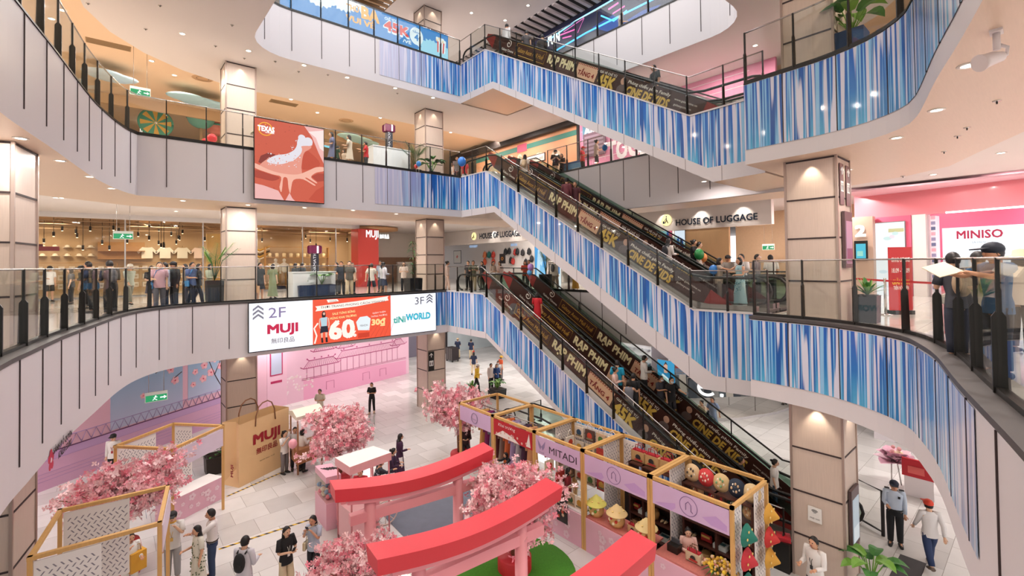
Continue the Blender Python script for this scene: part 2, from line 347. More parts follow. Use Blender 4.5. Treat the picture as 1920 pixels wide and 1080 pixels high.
def resample(p, step, s0=0.0):
    """points every step metres along a path, with the path's left normal"""
    out = []; acc = 0.0; nxt = s0
    for i in range(len(p) - 1):
        a, b = Vector(p[i]), Vector(p[i + 1]); L = (b - a).length; t = (b - a) / L if L else Vector((1, 0))
        while nxt <= acc + L + 1e-6:
            q = a + t * (nxt - acc); out.append((q.x, q.y, -t.y, t.x, nxt)); nxt += step
        acc += L
    return out, acc
def fascia(name, p, zt, zb, step, blue=(9e9, 9e9), band=.36, s0=0.0, pale=2, reverse=False):
    """panelled edge of a floor: white boards with dark joints, a plain band at the foot, and a printed blue run"""
    mb = MB(); s = 0.0; nm = normals(p); T = .12
    for i in range(len(p) - 1):
        a, b = p[i], p[i + 1]; na, nb = nm[i], nm[i + 1]
        mb.quad((*a, zb), (*b, zb), (*b, zt), (*a, zt), 0)
        mb.quad((*a, zt), (*b, zt), (b[0] + nb[0] * T, b[1] + nb[1] * T, zt), (a[0] + na[0] * T, a[1] + na[1] * T, zt), 0)
        mb.quad((a[0] + na[0] * T, a[1] + na[1] * T, zb), (a[0] + na[0] * T, a[1] + na[1] * T, zt), (b[0] + nb[0] * T, b[1] + nb[1] * T, zt), (b[0] + nb[0] * T, b[1] + nb[1] * T, zb), 0)
    pts, L = resample(p, step, s0)
    for x, y, nx, ny, s in pts:
        mb.cbox((x - nx * .004, y - ny * .004, (zt + zb + band) / 2), (.022, .02, zt - zb - band), 1, atan2(ny, nx) + pi / 2)
    struct('wall_' + name, mb, [PANEL, GROOVE])
    if blue[0] < 1e9:
        mb = MB(); acc = 0.0; fine, _ = resample(p, .1)
        for k in range(len(fine) - 1):
            a, b = fine[k], fine[k + 1]; s = (a[4] + b[4]) / 2
            if not blue[0] <= s <= blue[1]: continue
            d = (s - blue[0]) / step if not reverse else (blue[1] - s) / step
            m = 0 if d >= pale else (1 if d >= pale - 1 else 2)
            if pale == 0: m = 0
            o = -.012; A = (a[0] + a[2] * o, a[1] + a[3] * o); B = (b[0] + b[2] * o, b[1] + b[3] * o)
            mb.quad((*A, zb + band), (*B, zb + band), (*B, zt - .015), (*A, zt - .015), m, [(a[4], 0), (b[4], 0), (b[4], 1), (a[4], 1)])
        for x, y, nx, ny, s in pts:
            if blue[0] - .1 <= s <= blue[1]: mb.cbox((x - nx * .014, y - ny * .014, (zt + zb + band) / 2), (.02, .006, zt - zb - band), 3, atan2(ny, nx) + pi / 2)
        struct('trim_blue_print_' + name, mb, [BLUE, BLUE_MID, BLUE_PALE, GROOVE])
p = smooth_path(LEFT2); _, L = resample(p, 1); fascia('fascia_left_second_level', p, F2 + .1, C1, 1.12, (L - .75, L), .37, .3, 0)
p = smooth_path(LEFT3); _, L = resample(p, 1); fascia('fascia_left_third_level', p, F3 + .1, C2, 1.14, (L - 4.55, L), .34, .45)
_, L = resample(LEFT4, 1); fascia('fascia_left_fourth_level', LEFT4, F4 + .1, C3, 1.15, (L - 4.35, L), .36, .9)
p = smooth_path(RIGHT2); fascia('fascia_right_second_level', p, F2 + .0, C1, 1.12, (0, 8.0), .4, .9, 1, True)
p = smooth_path(RIGHT3); fascia('fascia_right_third_level', p, F3 + .1, C2, 1.12, (0, 9.2), .36, .9, 1, True)
fascia('fascia_back_second_level', [(16.5, 19.3), (16.5, 4.9)], F2 + .08, C1 - .1, 1.25)
fascia('fascia_back_third_level', [(16.5, 19.3), (16.5, 4.9)], F3 + .08, C2 - .12, 1.25)
fascia('fascia_back_fourth_level', BACK4, F4 + .08, C3, 1.25)

mb = MB()
for k in range(6): mb.box((3.6 + k * 2.56 - .06, 6.4, 24.1), (3.6 + k * 2.56 + .06, 19.4, 24.35)); mb.box((3.6, 6.4 + k * 2.6 - .06, 24.1), (16.5, 6.4 + k * 2.6 + .06, 24.35))
struct('ceiling_added_skylight_frame', mb, WHITE)  # unseen frame added above the atrium fill lamp to stand for a skylight
# columns clad in pale wood boards with dark joints
def column(x0, y0, w, z0, z1, joints, rz=0.0, piv=None):
    mb = MB(); mb.box((x0, y0, z0), (x0 + w, y0 + w, z1), 0); e = .012
    for z in joints + [z1 - .03]: mb.box((x0 - e, y0 - e, z - .018), (x0 + w + e, y0 + w + e, z + .018), 1)
    for cx in (x0, x0 + w):
        for cy in (y0, y0 + w): mb.cbox((cx, cy, (z0 + z1) / 2), (.05, .05, z1 - z0), 2)
    if rz:
        M = Matrix.Translation(Vector((piv[0], piv[1], 0))) @ Matrix.Rotation(rz, 4, 'Z') @ Matrix.Translation(Vector((-piv[0], -piv[1], 0))); mb.v = [tuple(M @ Vector(v)) for v in mb.v]
    return struct('column', mb, [WOODCOL, GROOVE, mat('#b09c92', .3, .4)])
LV = ((F1, C1, [1.0, 2.02, 3.04]), (F2, C2, [F2 + .95, F2 + 1.95, F2 + 2.87]), (F3, C3, [F3 + 1.0, F3 + 2.0, F3 + 2.95]), (F4, C4, [F4 + 1, F4 + 2, F4 + 2.8]))
for z0, z1, j in LV:
    column(3.4, 21.0, 1.05, z0, z1, j); column(12.3, 21.0, 1.05, z0, z1, j)
    if z0 < F4: column(12.4, 3.13, 1.05, z0, z1, j)
    if z0 < F3: column(-2.5, 12.47, 1.13, z0, z1, j, radians(-11), (-1.37, 12.47))
# ================================================================= downlights in the ceilings, with the light they give
mb = MB(); mb.lathe([(.075, -.012), (.11, -.012), (.115, 0), (.075, 0)], (0, 0, 0), 16, 0, cap=False); mb.lathe([(.0, -.006), (.078, -.006)], (0, 0, 0), 16, 1, cap=False)
DL = single('downlight', mb, [mat('#f2ece6', .4), screen('#fff3df', 14)], 'x', 'lamp', (0, 0, -60), local=True)
def inside(pt, poly):
    x, y = pt; c = False
    for i in range(len(poly)):
        (x1, y1), (x2, y2) = poly[i - 1], poly[i]
        if (y1 > y) != (y2 > y) and x < (x2 - x1) * (y - y1) / (y2 - y1) + x1: c = not c
    return c
def lamps(pix, z, lab, grp, power, color, size=.16):
    for px, py in pix:
        v = at_z(px, py, z); dup(DL, (v.x, v.y, z - .001), 0, lab, grp)
        if power: area_light('lamp_and_fill_light', (v.x, v.y, z - .02), size, power, color)
NEUT, WARM = (1, .94, .89), (1, .84, .67)
lamps([(39, 259), (113, 301), (168, 331), (209, 353), (343, 376), (465, 384), (571, 389), (662, 394), (743, 401)], C2, 'small bright downlight along the second floor soffit edge', 'downlights along the second floor soffit edge', 55, NEUT)
lamps([(115, 371), (330, 396), (545, 399), (650, 405), (905, 417), (965, 413)], C2 + .36, 'small downlight in the pale second floor ceiling', 'downlights in the pale second floor ceiling', 70, NEUT)
lamps([(342, 63), (466, 95), (570, 122), (651, 145), (741, 165), (812, 183)], C3, 'bright downlight in the pale band of the third floor ceiling', 'downlights in the pale third floor ceiling band', 75, NEUT)
lamps([(284, 114), (562, 158), (595, 211), (701, 190), (412, 123), (480, 140), (864, 226), (930, 257), (1009, 228), (1080, 172)], C3 + .36, 'downlight in the deep warm third floor ceiling', 'downlights in the warm third floor ceiling', 90, WARM)
lamps([(118, 19), (97, 35)], C3 + .36, 'downlight in the third floor ceiling close to the frame edge', 'downlights at the edges of the third floor ceiling', 75, NEUT)
lamps([(1416, 85)], C3, 'downlight in the third floor ceiling close to the frame edge', 'downlights at the edges of the third floor ceiling', 75, NEUT)
lamps([(884, 24), (947, 38), (990, 10)], C4, 'downlight in the white top floor ceiling', 'downlights in the top floor ceiling', 70, NEUT)
lamps([(1816, 122), (1756, 206), (1681, 258), (1590, 318)], C2, 'downlight in the curved soffit above the pink shop', 'downlights in the curved soffit', 55, (1, .9, .86))
lamps([(1750, 327), (1320, 340)], C2 + .36, 'downlight in the ceiling before the pink shop', 'downlights before the pink shop', 60, (1, .9, .86))
drop_ = DL
# the rows of lamps further under each ceiling
def grid(z, lv, power, color, xs, ys, step=4.4, lab=None, grp=None):
    inner = inner_line(lv); cols = ((-1.9, 13.0), (3.9, 21.5), (12.8, 21.5), (12.9, 3.65))
    x = xs[0]
    while x <= xs[1]:
        y = ys[0]
        while y <= ys[1]:
            if not inside((x, y), inner) and all(hypot(x - c, y - d) > 1.6 for c, d in cols):
                area_light('lamp_and_fill_light', (x, y, z - .02), .22, power, color)
                if lab: dup(DL, (x, y, z - .001), 0, lab, grp)
            y += step
        x += step
grid(C2 + .36, 3, 150, NEUT, (-6.4, 25), (-4, 29.5), 4.8, 'small downlight deep in the pale second floor ceiling', 'downlights in the pale second floor ceiling')
grid(C3 + .36, 4, 115, WARM, (-7.5, 18.8), (1, 28.7), 4.8, 'downlight in the deep warm third floor ceiling', 'downlights in the warm third floor ceiling')
grid(C1 + .36, 2, 135, NEUT, (-3.2, 25), (-3, 27), 4.8, 'small downlight in the ground floor ceiling', 'downlights in the ground floor ceiling')
grid(C4, 4, 170, NEUT, (11.5, 17), (24.5, 34), 4.8)
bpy.data.objects.remove(DL)
for y in (9, 13, 17, 21, 25): area_light('lamp_and_fill_light', (18.4, y, C3 - .02), .3, 110, NEUT)  # fill lights without fixtures, added to brighten the third floor hoardings
for x, y in ((20.6, 3.2), (20.2, -.6), (18.6, -3.4)): area_light('lamp_and_fill_light', (x, y, C2 + .34), .3, 55, NEUT)  # fill lights added to lift the dark ceiling edge before the pink shop
# wall washers on the column heads
def washer(x, y, z, nx, ny, power=20):
    spot_light('column_spot', (x + nx * .16, y + ny * .16, z - .03), (x + nx * .02, y + ny * .02, z - 1.2), power, 75, (1, .87, .7), .02, .7)
for z in (C2, C3, C1): washer(3.92, 21, z, 0, -1); washer(12.82, 21, z, 0, -1)
for z in (C2, C3): washer(12.3, 21.52, z, -1, 0, 18); washer(3.4, 21.5, z, -1, 0, 18)
washer(12.82, 21, C4, 0, -1); washer(12.3, 21.5, C4, -1, 0)
for z in (C1, C2): washer(12.4, 3.62, z, -1, 0, 40); washer(12.95, 3.13, z, 0, -1, 30)
# ================================================================= glass railings and escalators
def railing(label, p3, h=1.36, step=1.14, s0=0.0, inset=.09, plate=.62, top=STEEL, topr=.018, name='glass_railing', cat='railing', ends=True, group=None, base=.1):
    """p3: (x, y, z) along the edge with the floor on the left; glass panes between black blade posts"""
    q = [Vector(p) for p in p3]; out = []; acc = 0.0; nxt = s0
    for i in range(len(q) - 1):
        a, b = q[i], q[i + 1]; L = hypot(b.x - a.x, b.y - a.y); t = (b - a) / L; n = Vector((-t.y, t.x, 0)).normalized()
        while nxt <= acc + L + 1e-6: out.append((a + t * (nxt - acc) + n * inset, n, i)); nxt += step
        acc += L
    if ends and len(out) > 1 and (out[-1][0] - q[-1]).length > .3: out.append((q[-1] + out[-1][1] * inset, out[-1][1], len(q) - 2))
    line = [x + Vector((-(q[min(i + 1, len(q) - 1)] - q[max(i - 1, 0)]).normalized().y, (q[min(i + 1, len(q) - 1)] - q[max(i - 1, 0)]).normalized().x, 0)).normalized() * inset for i, x in enumerate(q)]
    root = thing(name, label, cat, tuple(q[0]), 0, group)
    for (a, n, i), (b, n2, j) in zip(out, out[1:]):
        t = (b - a); tt = Vector((t.x, t.y, 0)).normalized(); g = Vector((-tt.y, tt.x, 0)) * .006; A = a + t * .02; B = b - t * .02; z0 = Vector((0, 0, base * .6)); z1 = Vector((0, 0, h))
        mid = q[i + 1] + n * inset if j == i + 1 and abs((q[i + 1] - q[i]).normalized().z - (q[j + 1] - q[j]).normalized().z) > .1 else None
        mb = MB(); seg = [A, mid, B] if mid else [A, B]
        for c, d in zip(seg, seg[1:]):
            vs = [c + z0 - g, d + z0 - g, d + z1 - g, c + z1 - g, c + z0 + g, d + z0 + g, d + z1 + g, c + z1 + g]
            mb.add(vs, ((0, 1, 2, 3), (7, 6, 5, 4), (3, 2, 6, 7), (1, 0, 4, 5)))
        part('glass_panel', mb, GLASS, root)
    for a, n, i in out:
        mb = MB(); rz = atan2(n.y, n.x); ph = plate * h
        M = Matrix.Translation(a) @ Matrix.Rotation(rz, 4, 'Z')
        if plate: mb.add([M @ Vector(v) for v in [(x, y, z) for y in (-.014, .014) for x, z in ((-.06, 0), (.07, 0), (.05, ph - .05), (.02, ph), (-.03, ph), (-.06, ph - .05))]], ((0, 1, 2, 3, 4, 5), (11, 10, 9, 8, 7, 6)) + tuple((i, i + 6, (i + 1) % 6 + 6, (i + 1) % 6) for i in range(6)))
        v = [M @ Vector((x, y, z)) for z in (0, h + .02) for x, y in ((-.022, -.016), (.018, -.016), (.018, .016), (-.022, .016))]
        mb.add(v, ((0, 3, 2, 1), (4, 5, 6, 7), (0, 1, 5, 4), (1, 2, 6, 5), (2, 3, 7, 6), (3, 0, 4, 7)))
        part('post', mb, BLACK, root)
    mb = MB(); mb.tube([v + Vector((0, 0, h + .01)) for v in line], topr, 6); part('handrail', mb, top, root)
    if base:
        mb = MB()
        for a, b in zip(line, line[1:]):
            t = (b - a).normalized(); n = Vector((-t.y, t.x, 0)).normalized() * .045; w = Vector((0, 0, base))
            mb.add([a - n, b - n, b + n, a + n, a - n + w, b - n + w, b + n + w, a + n + w], ((0, 3, 2, 1), (4, 5, 6, 7), (0, 1, 5, 4), (2, 3, 7, 6), (1, 2, 6, 5), (3, 0, 4, 7)))
        part('base_rail', mb, BLACK, root)
    return root
def ledge(name, p, z, w=.2, h=.07, m=None):
    mb = MB(); nm = normals(p); a = p; b = [(x + n[0] * w, y + n[1] * w) for (x, y), n in zip(p, nm)]; c = [(x - n[0] * .02, y - n[1] * .02) for (x, y), n in zip(p, nm)]
    for i in range(len(p) - 1):
        mb.quad((*c[i], z + h), (*c[i + 1], z + h), (*b[i + 1], z + h), (*b[i], z + h)); mb.quad((*c[i], z), (*c[i + 1], z), (*c[i + 1], z + h), (*c[i], z + h)); mb.quad((*b[i], z), (*b[i], z + h), (*b[i + 1], z + h), (*b[i + 1], z))
    struct('trim_ledge_' + name, mb, m or LEDGE)
def lift(p, z): return [(x, y, z) for x, y in p]
p = smooth_path(LEFT2); ledge('left_second_level', p, F2 + .1, .26); railing('long glass railing along the left edge of the second floor, in front of the shops', lift(offset(p, .14), F2 + .12), 1.32, 1.12, .3)
p = smooth_path(LEFT3); ledge('left_third_level', p, F3 + .1, .14, .04, BLACK); railing('long glass railing on the third floor above the chicken screen', lift(p, F3 + .12), 1.3, 1.14, .45)
p = LEFT4; ledge('left_fourth_level', p, F4 + .1, .14, .04, BLACK); railing('glass railing on the top floor, behind the blue cinema display', lift(p, F4 + .12), 1.3, 1.15, .9)
p = smooth_path(RIGHT2); ledge('right_second_level', p, F2 + .02, .3); railing('glass railing curving along the second floor towards the pink shop', lift(offset(p, .16), F2 + .05), 1.38, 1.12, .0)
p = smooth_path(RIGHT3); ledge('right_third_level', p, F3 + .1, .14, .04, BLACK); railing('curved glass railing above the blue panels at the upper right of the atrium', lift(p, F3 + .12), 1.3, 1.12, .0)
for lab, z, a, b in (('glass railing on the far second floor edge under the long escalator', F2 + .08, 16.4, 5.2), ('glass railing on the far third floor edge in front of the pink and orange hoarding', F3 + .08, 16.4, 5.2)):
    ledge('back_' + ('second' if z < 9 else 'third'), [(16.5, 19.3), (16.5, 5.0)], z, .14, .04, BLACK); railing(lab, [(16.5, a, z), (16.5, b, z)], 1.3, 1.3, .0, plate=.5)
ledge('back_fourth', BACK4, F4 + .08, .14, .04, BLACK); railing('glass railing on the far top floor edge in front of the neon display', lift(BACK4, F4 + .08), 1.3, 1.3, .0, plate=.5)

BROWN = mat('#43261f', .4, coat=.2); CREAM = mat('#efe0b0', .5); CREAMW = mat('#eee6da', .5); ORANGE_T = mat('#d9a84a', .5); TICKET = mat('#e3b493', .5); TREDD = mat('#8e1f1b', .5); BANRED = mat('#8d2b26', .45)
DECK = mat('#a8a29c', .28, .85); STEPM = mat('#4d4a48', .4, .6); RUBBER = mat('#141211', .45); SAGE = glass('#b9cfc4', .5, 'green_glass')
def interp(L, v):
    for (a, z), (b, w) in zip(L, L[1:]):
        if b <= v <= a: return z + (w - z) * (a - v) / (a - b)
    return L[0][1] if v > L[0][0] else L[-1][1]
def escalator_run(root, x0, zt, zb, vt, vb, banners, bright):
    """one moving stair going down towards -y: steps, decks, two glass balustrades with handrails, printed film"""
    th = atan2(zt - zb, vt - vb); d = Vector((0, -cos(th), -sin(th))); n = Vector((0, -sin(th), cos(th))); L = hypot(vt - vb, zt - zb)
    line = [(vt + 2.2, zt), (vt + .5, zt), (vt, zt - .08), (vb, zb + .08), (vb - .5, zb), (vb - 1.9, zb)]
    mb = MB(); k = int((vt - vb) / .4); dz = (zt - zb) / k; dy = (vt - vb) / k
    for i in range(k):
        y = vt - i * dy; z = zt - i * dz
        mb.box((x0 + .2, y - dy, z - dz - .05), (x0 + 1.2, y + .02, z - dz * .5), 0); mb.box((x0 + .2, y - dy, z - dz * .5 - .001), (x0 + 1.2, y - dy + .025, z - dz * .5 + .004), 1)
    part('steps', mb, [STEPM, mat('#d8b84a', .5)], root)
    mb = MB(); mb.box((x0, vt, zt - .05), (x0 + 1.4, vt + 2.2, zt + .02)); mb.box((x0, vb - 2.0, zb - .05), (x0 + 1.4, vb, zb + .02)); part('landing_plate', mb, DECK, root)
    for side, xc in ((0, x0 + .1), (1, x0 + 1.3)):
        mb = MB()
        for (a, z), (b, w) in zip(line, line[1:]): mb.add([(xc - .1, a, z - .12), (xc + .1, a, z - .12), (xc + .1, b, w - .12), (xc - .1, b, w - .12), (xc - .1, a, z + .16), (xc + .1, a, z + .16), (xc + .1, b, w + .16), (xc - .1, b, w + .16)], ((4, 5, 6, 7), (0, 4, 7, 3), (1, 2, 6, 5), (0, 1, 5, 4), (3, 7, 6, 2)))
        part('deck', mb, DECK, root)
        hl = [(a, z + .95) for a, z in line]; r = .37
        top = [(vt + 2.2 + r * sin(t * pi / 6), zt + .95 - r + r * cos(t * pi / 6)) for t in range(1, 7)]; bot = [(vb - 1.9 - r * sin(t * pi / 6), zb + .95 - r + r * cos(t * pi / 6)) for t in range(1, 7)]
        loop = top[::-1] + hl + bot
        mb = MB(); mb.tube([(xc, a, z) for a, z in loop], .042, 8); part('handrail', mb, RUBBER, root)
        mb = MB(); low = [(a, z + .16) for a, z in line]
        ol = loop; mb.poly([(xc, a, z - .02) for a, z in ol] + [(xc, a, z) for a, z in low[::-1]]); bal = part('balustrade_glass', mb, SAGE if side else GLASS, root)
        mb = MB()
        def at(s, h): return Vector((xc - .012, vt, zt)) + d * s + n * h
        fl = mb
        e0, e1 = -.25, L + .2
        mb.add([at(e0, .18), at(e1, .18), at(e1, .80), at(e0, .80)] , ((0, 1, 2, 3),), 0); mb.add([v + Vector((.018, 0, 0)) for v in (at(e0, .18), at(e1, .18), at(e1, .80), at(e0, .80))], ((3, 2, 1, 0),), 0)
        # red tapering tail at both ends of the film
        mb.add([at(e0 - .75, .5), at(e0, .18), at(e0, .80), at(e0 - .7, .72)], ((0, 1, 2, 3),), 1); mb.add([at(e1, .18), at(e1 + .5, .42), at(e1 + .8, .74), at(e1, .80)], ((0, 1, 2, 3),), 1)
        if side == 1: mb.add([at(e0 + .1, .82), at(e1, .82), at(e1, .98), at(e0 + .1, .98)], ((0, 1, 2, 3),), 2)
        film = part('banner_film', mb, [BROWN, BANRED, SAGE], bal) if banners else None
        if not banners: continue
        mb = MB(); f = L / 11.6
        def tx(body, s0, s1, h, hh, m, bold=.02, lean=.0): put_text(mb, body, at((s0 + s1) / 2 * f, h) - Vector((.006, 0, 0)), d, n, (s1 - s0) * f, hh, m, bold, lean)
        c = at(.95 * f, .58) - Vector((.006, 0, 0)); sp = [c + d * (cos(t * .35) * (.03 + t * .0075)) + n * (sin(t * .35) * (.03 + t * .0075) * .85) for t in range(24)]; mb.tube(sp, .022, 4, 1)
        tx('Galaxy Cinema', .5, 1.45, .3, .13, 1, .02)
        bx = [at(1.6 * f, .26), at(3.75 * f, .26), at(3.75 * f, .74), at(1.6 * f, .74), at(1.6 * f, .26)]; mb.tube([b - Vector((.006, 0, 0)) for b in bx], .012, 4, 2)
        tx('Galaxy Aeon Mall Huế', 1.72, 3.62, .49, .3, 3, .005, .15)
        tx('RẠP PHIM', 3.95, 5.65, .5, .42, 0, .05)
        A = [at(5.8 * f, .24), at(6.95 * f, .24), at(6.95 * f, .76), at(5.8 * f, .76)]; mb.add([a - Vector((.004, 0, 0)) for a in A], ((0, 1, 2, 3),), 4)
        for i in range(12): mb.add([at((5.82 + i * .095 + q) * f, hh) - Vector((.006, 0, 0)) for q, hh in ((0, .70), (.05, .70), (.05, .75), (0, .75))], ((0, 1, 2, 3),), 5)
        tx('TẦNG 4', 5.93, 6.83, .47, .26, 5, .03)
        tx('GIÁ VÉ CHỈ TỪ', 7.05, 7.95, .70, .11, 1, .02); tx('45K', 7.1, 7.95, .41, .38, 2, .06)
        mb.ball(at(8.3 * f, .6), (.004, .11, .12), 6); mb.ball(at(8.32 * f, .34), (.004, .2, .15), 7)
        tx('Phòng chiếu phim Family', 8.55, 10.45, .65, .17, 1, .02, .1); tx('CINE DE KIDS', 8.6, 10.5, .37, .28, 2, .05, .1)
        tx('www.galaxycine.vn', 10.65, 11.55, .58, .09, 1, .01); tx('galaxycinevn', 10.7, 11.4, .42, .09, 1, .01)
        part('banner_lettering', mb, [CREAM, CREAMW, GOLD, ORANGE_T, TICKET, TREDD, mat('#c79a82', .6), mat('#6a5a58', .6)], bal)
def escalators(x, tops, blues, whites, zt, zb, vt, vb, y1, lab):
    W = 3.25
    ys = sorted({a for L in (tops, blues, whites) for a, _ in L} | {y1}, reverse=True); fine = []
    for a, b in zip(ys, ys[1:]):
        k = max(1, int((a - b) / .35)); fine += [a + (b - a) * i / k for i in range(k)]
    fine.append(ys[-1]); Z = lambda L, v: max(0.0, interp(L, v))
    root = thing('escalator', lab[0], 'escalator', (x, vb, zb)); mb = MB(); mw = MB()
    for a, b in zip(fine, fine[1:]):
        ta, tb = Z(tops, a), Z(tops, b); ba, bb = Z(blues, a), Z(blues, b); wa, wb = Z(whites, a), Z(whites, b)
        if ta > ba + .02 or tb > bb + .02: mb.quad((x, a, ba), (x, b, bb), (x, b, tb - .03), (x, a, ta - .03), 0, [(30 - a, 0), (30 - b, 0), (30 - b, 1), (30 - a, 1)])
        mb.quad((x - .02, a, ta - .03), (x - .02, b, tb - .03), (x - .02, b, tb + .02), (x - .02, a, ta + .02), 1); mb.quad((x - .02, a, ta + .02), (x - .02, b, tb + .02), (x + .3, b, tb + .02), (x + .3, a, ta + .02), 1)
        if ba > 0 or bb > 0: mb.quad((x - .005, a, wa), (x - .005, b, wb), (x - .005, b, bb), (x - .005, a, ba), 1)
        mw.quad((x, a, wa), (x, b, wb), (x + W, b, wb), (x + W, a, wa), 0)
        mw.quad((x + W, b, wb), (x + W, a, wa), (x + W, a, ta), (x + W, b, tb), 0)
    y = fine[0] - .9
    while y > fine[-1] + .3:
        bz, wz, tz = Z(blues, y), Z(whites, y), Z(tops, y)
        if bz > 0: mb.box((x - .012, y - .006, wz), (x - .003, y + .006, bz), 2)
        if tz > bz: mb.box((x - .006, y - .02, bz), (x + .001, y + .02, tz - .03), 3)
        y -= 1.12
    part('truss_cladding', mb, [BLUE, PANEL, mat('#9a9092', .5), mat('#d6d6e6', .4)], root)
    yl = fine[-1]; mw.quad((x, yl, Z(whites, yl)), (x + W, yl, Z(whites, yl)), (x + W, yl, Z(tops, yl)), (x, yl, Z(tops, yl)), 0)
    part('truss_underside', mw, [mat('#cdb8a6', .25)], root)
    escalator_run(root, x + .22, zt, zb, vt, vb, True, False)
    r2 = thing('escalator', lab[1], 'escalator', (x + 1.72, vb, zb)); escalator_run(r2, x + 1.72, zt, zb, vt, vb, True, True)
    p = [(x, a, Z(tops, a)) for a in (19.3, tops[1][0], tops[2][0], y1)]
    railing(lab[2], [(a, b, c + .02) for a, b, c in p], 1.15, 1.12, .9, -.02, .5, base=0)
    railing(lab[3], [(a + W, b, c + .02) for a, b, c in p], 1.05, 2.2, 1.2, 0, 0, top=BLACK, topr=.03, base=0)
escalators(13.4, [(19.4, 17.6), (17.28, 17.65), (7.12, 11.95), (5.0, 12.0)], [(19.4, 15.97), (16.74, 15.95), (6.6, 10.26), (5.0, 10.28)], [(19.4, 15.63), (16.74, 15.63), (6.45, 9.82), (5.0, 9.87)], F4, F3, 17.0, 7.3, 5.0,
    ('upper escalator with blue streaked side, running down from the top floor', 'far moving stair of the upper escalator pair, behind the brown cinema film', 'sloping glass railing along the blue side of the upper escalator', 'black handrail and glass on the far side of the upper escalator pair'))
escalators(13.4, [(19.4, 11.9), (17.3, 11.87), (7.13, 6.03), (5.0, 6.04)], [(19.4, 10.2), (16.74, 10.17), (6.5, 4.13), (5.0, 4.18)], [(19.4, 9.86), (16.74, 9.87), (6.85, 3.68), (5.0, 3.78)], F3, F2, 17.0, 7.3, 5.0,
    ('long middle escalator with blue streaked side, landing beside the big wood column', 'far moving stair of the middle escalator pair, people with balloons at its foot', 'sloping glass railing along the blue side of the middle escalator', 'black handrail on the far side of the middle escalator pair'))
escalators(12.46, [(19.4, 6.2), (16.45, 6.17), (5.55, .25), (4.4, .25)], [(19.4, 4.53), (16.3, 4.5), (7.8, 0.0), (4.4, 0)], [(19.4, 4.22), (16.2, 4.22), (8.2, 0.0), (4.4, 0)], F2, F1 + .02, 16.3, 5.75, 4.4,
    ('lowest escalator beside the kiosk row, carrying a woman in red', 'far moving stair of the lowest escalator pair, carrying a man in white', 'sloping glass railing beside the lowest escalator, behind the kiosks', 'black handrail on the far side of the lowest escalator pair'))
# ================================================================= shop fronts, hoardings, displays, ceilings above
UZ = Vector((0, 0, 1)); FX = Vector((1, 0, 0)); FY = Vector((0, -1, 0))      # FX: fronts that face -y, FY: fronts that face -x
class Face:
    """a vertical front: u runs along it as the viewer reads, z up, d towards the viewer"""
    def __init__(s, o, ux): s.o = Vector((o[0], o[1], 0)); s.ux = Vector(ux).normalized(); s.n = s.ux.cross(UZ)
    def p(s, u, z, d=0.0): return s.o + s.ux * u + s.n * d + UZ * z
    def rect(s, mb, u0, z0, u1, z1, d=0.0, t=.02, m=0):
        v = [s.p(u, z, e) for e in (d, d + t) for u, z in ((u0, z0), (u1, z0), (u1, z1), (u0, z1))]
        mb.add(v, ((0, 3, 2, 1), (4, 5, 6, 7), (0, 1, 5, 4), (1, 2, 6, 5), (2, 3, 7, 6), (3, 0, 4, 7)), m)
    def poly(s, mb, pts, d=.01, m=0): mb.poly([s.p(u, z, d) for u, z in pts], m)
    def disc(s, mb, u, z, r, d=.01, m=0, n=20, rz=None): s.poly(mb, [(u + cos(2 * pi * i / n) * r, z + sin(2 * pi * i / n) * (rz or r)) for i in range(n)], d, m)
    def text(s, mb, body, u, z, w=None, h=None, d=.012, m=0, bold=.01, lean=0.0, rot=0.0, align='C'):
        put_text(mb, body, s.p(u, z, d), s.ux * cos(rot) + UZ * sin(rot), UZ * cos(rot) - s.ux * sin(rot), w, h, m, bold, lean, align)
    def line(s, mb, pts, r=.01, d=.01, m=0): mb.tube([s.p(u, z, d) for u, z in pts], r, 4, m)
def wall(name, a, b, z0, z1, m, t=.15):
    mb = MB(); a = Vector(a); b = Vector(b); d = (b - a).normalized(); n = Vector((-d.y, d.x)) * t
    mb.prism([a, b, b + n, a + n], z0, z1); return struct('wall_' + name, mb, m)
PINKW = mat('#e9b9cb', .6); LILAC = mat('#d8b4d6', .6); WARMW = mat('#efe4d8', .7); BEIGE = mat('#bfa380', .7)

# ---- the LED banner under the railing of the second level
F = Face((3.84, 19.27), FX); W = 7.92; z0, z1 = 4.36, 6.14
t = thing('display_screen', 'wide white and orange LED banner under the second floor railing, with 2F and 3F arrows', 'display', (3.84, 19.3, z0))
mb = MB(); F.rect(mb, -.03, z0 - .03, W + .03, z1 + .03, -.06, .06, 0); part('housing', mb, BLACKM, t)
wh = screen('#f6f8ff', 1.05); u1, u2 = 2.25, 5.6
mb = MB(); F.rect(mb, 0, z0, u1, z1, 0, .012, 0)
for k in range(3): F.poly(mb, [(.12, 5.53 + k * .16), (.30, 5.67 + k * .16), (.48, 5.53 + k * .16), (.48, 5.61 + k * .16), (.30, 5.75 + k * .16), (.12, 5.61 + k * .16)], .016, 1)
F.text(mb, '2F', .95, 5.75, .6, .38, .016, 2, .0); F.text(mb, 'MUJI', 1.15, 5.08, 1.05, .42, .016, 3, .06); F.text(mb, '無印良品', 1.15, 4.68, .82, .2, .016, 4, .01)
part('white_panel', mb, [wh, screen('#8d8a99', .8), screen('#9483b0', .8), screen('#d1244f', .9), screen('#5a2942', .6)], t)
mb = MB(); OR = screen('#f0593c', 1.0); F.rect(mb, u1, z0, u2, z1, 0, .012, 0)
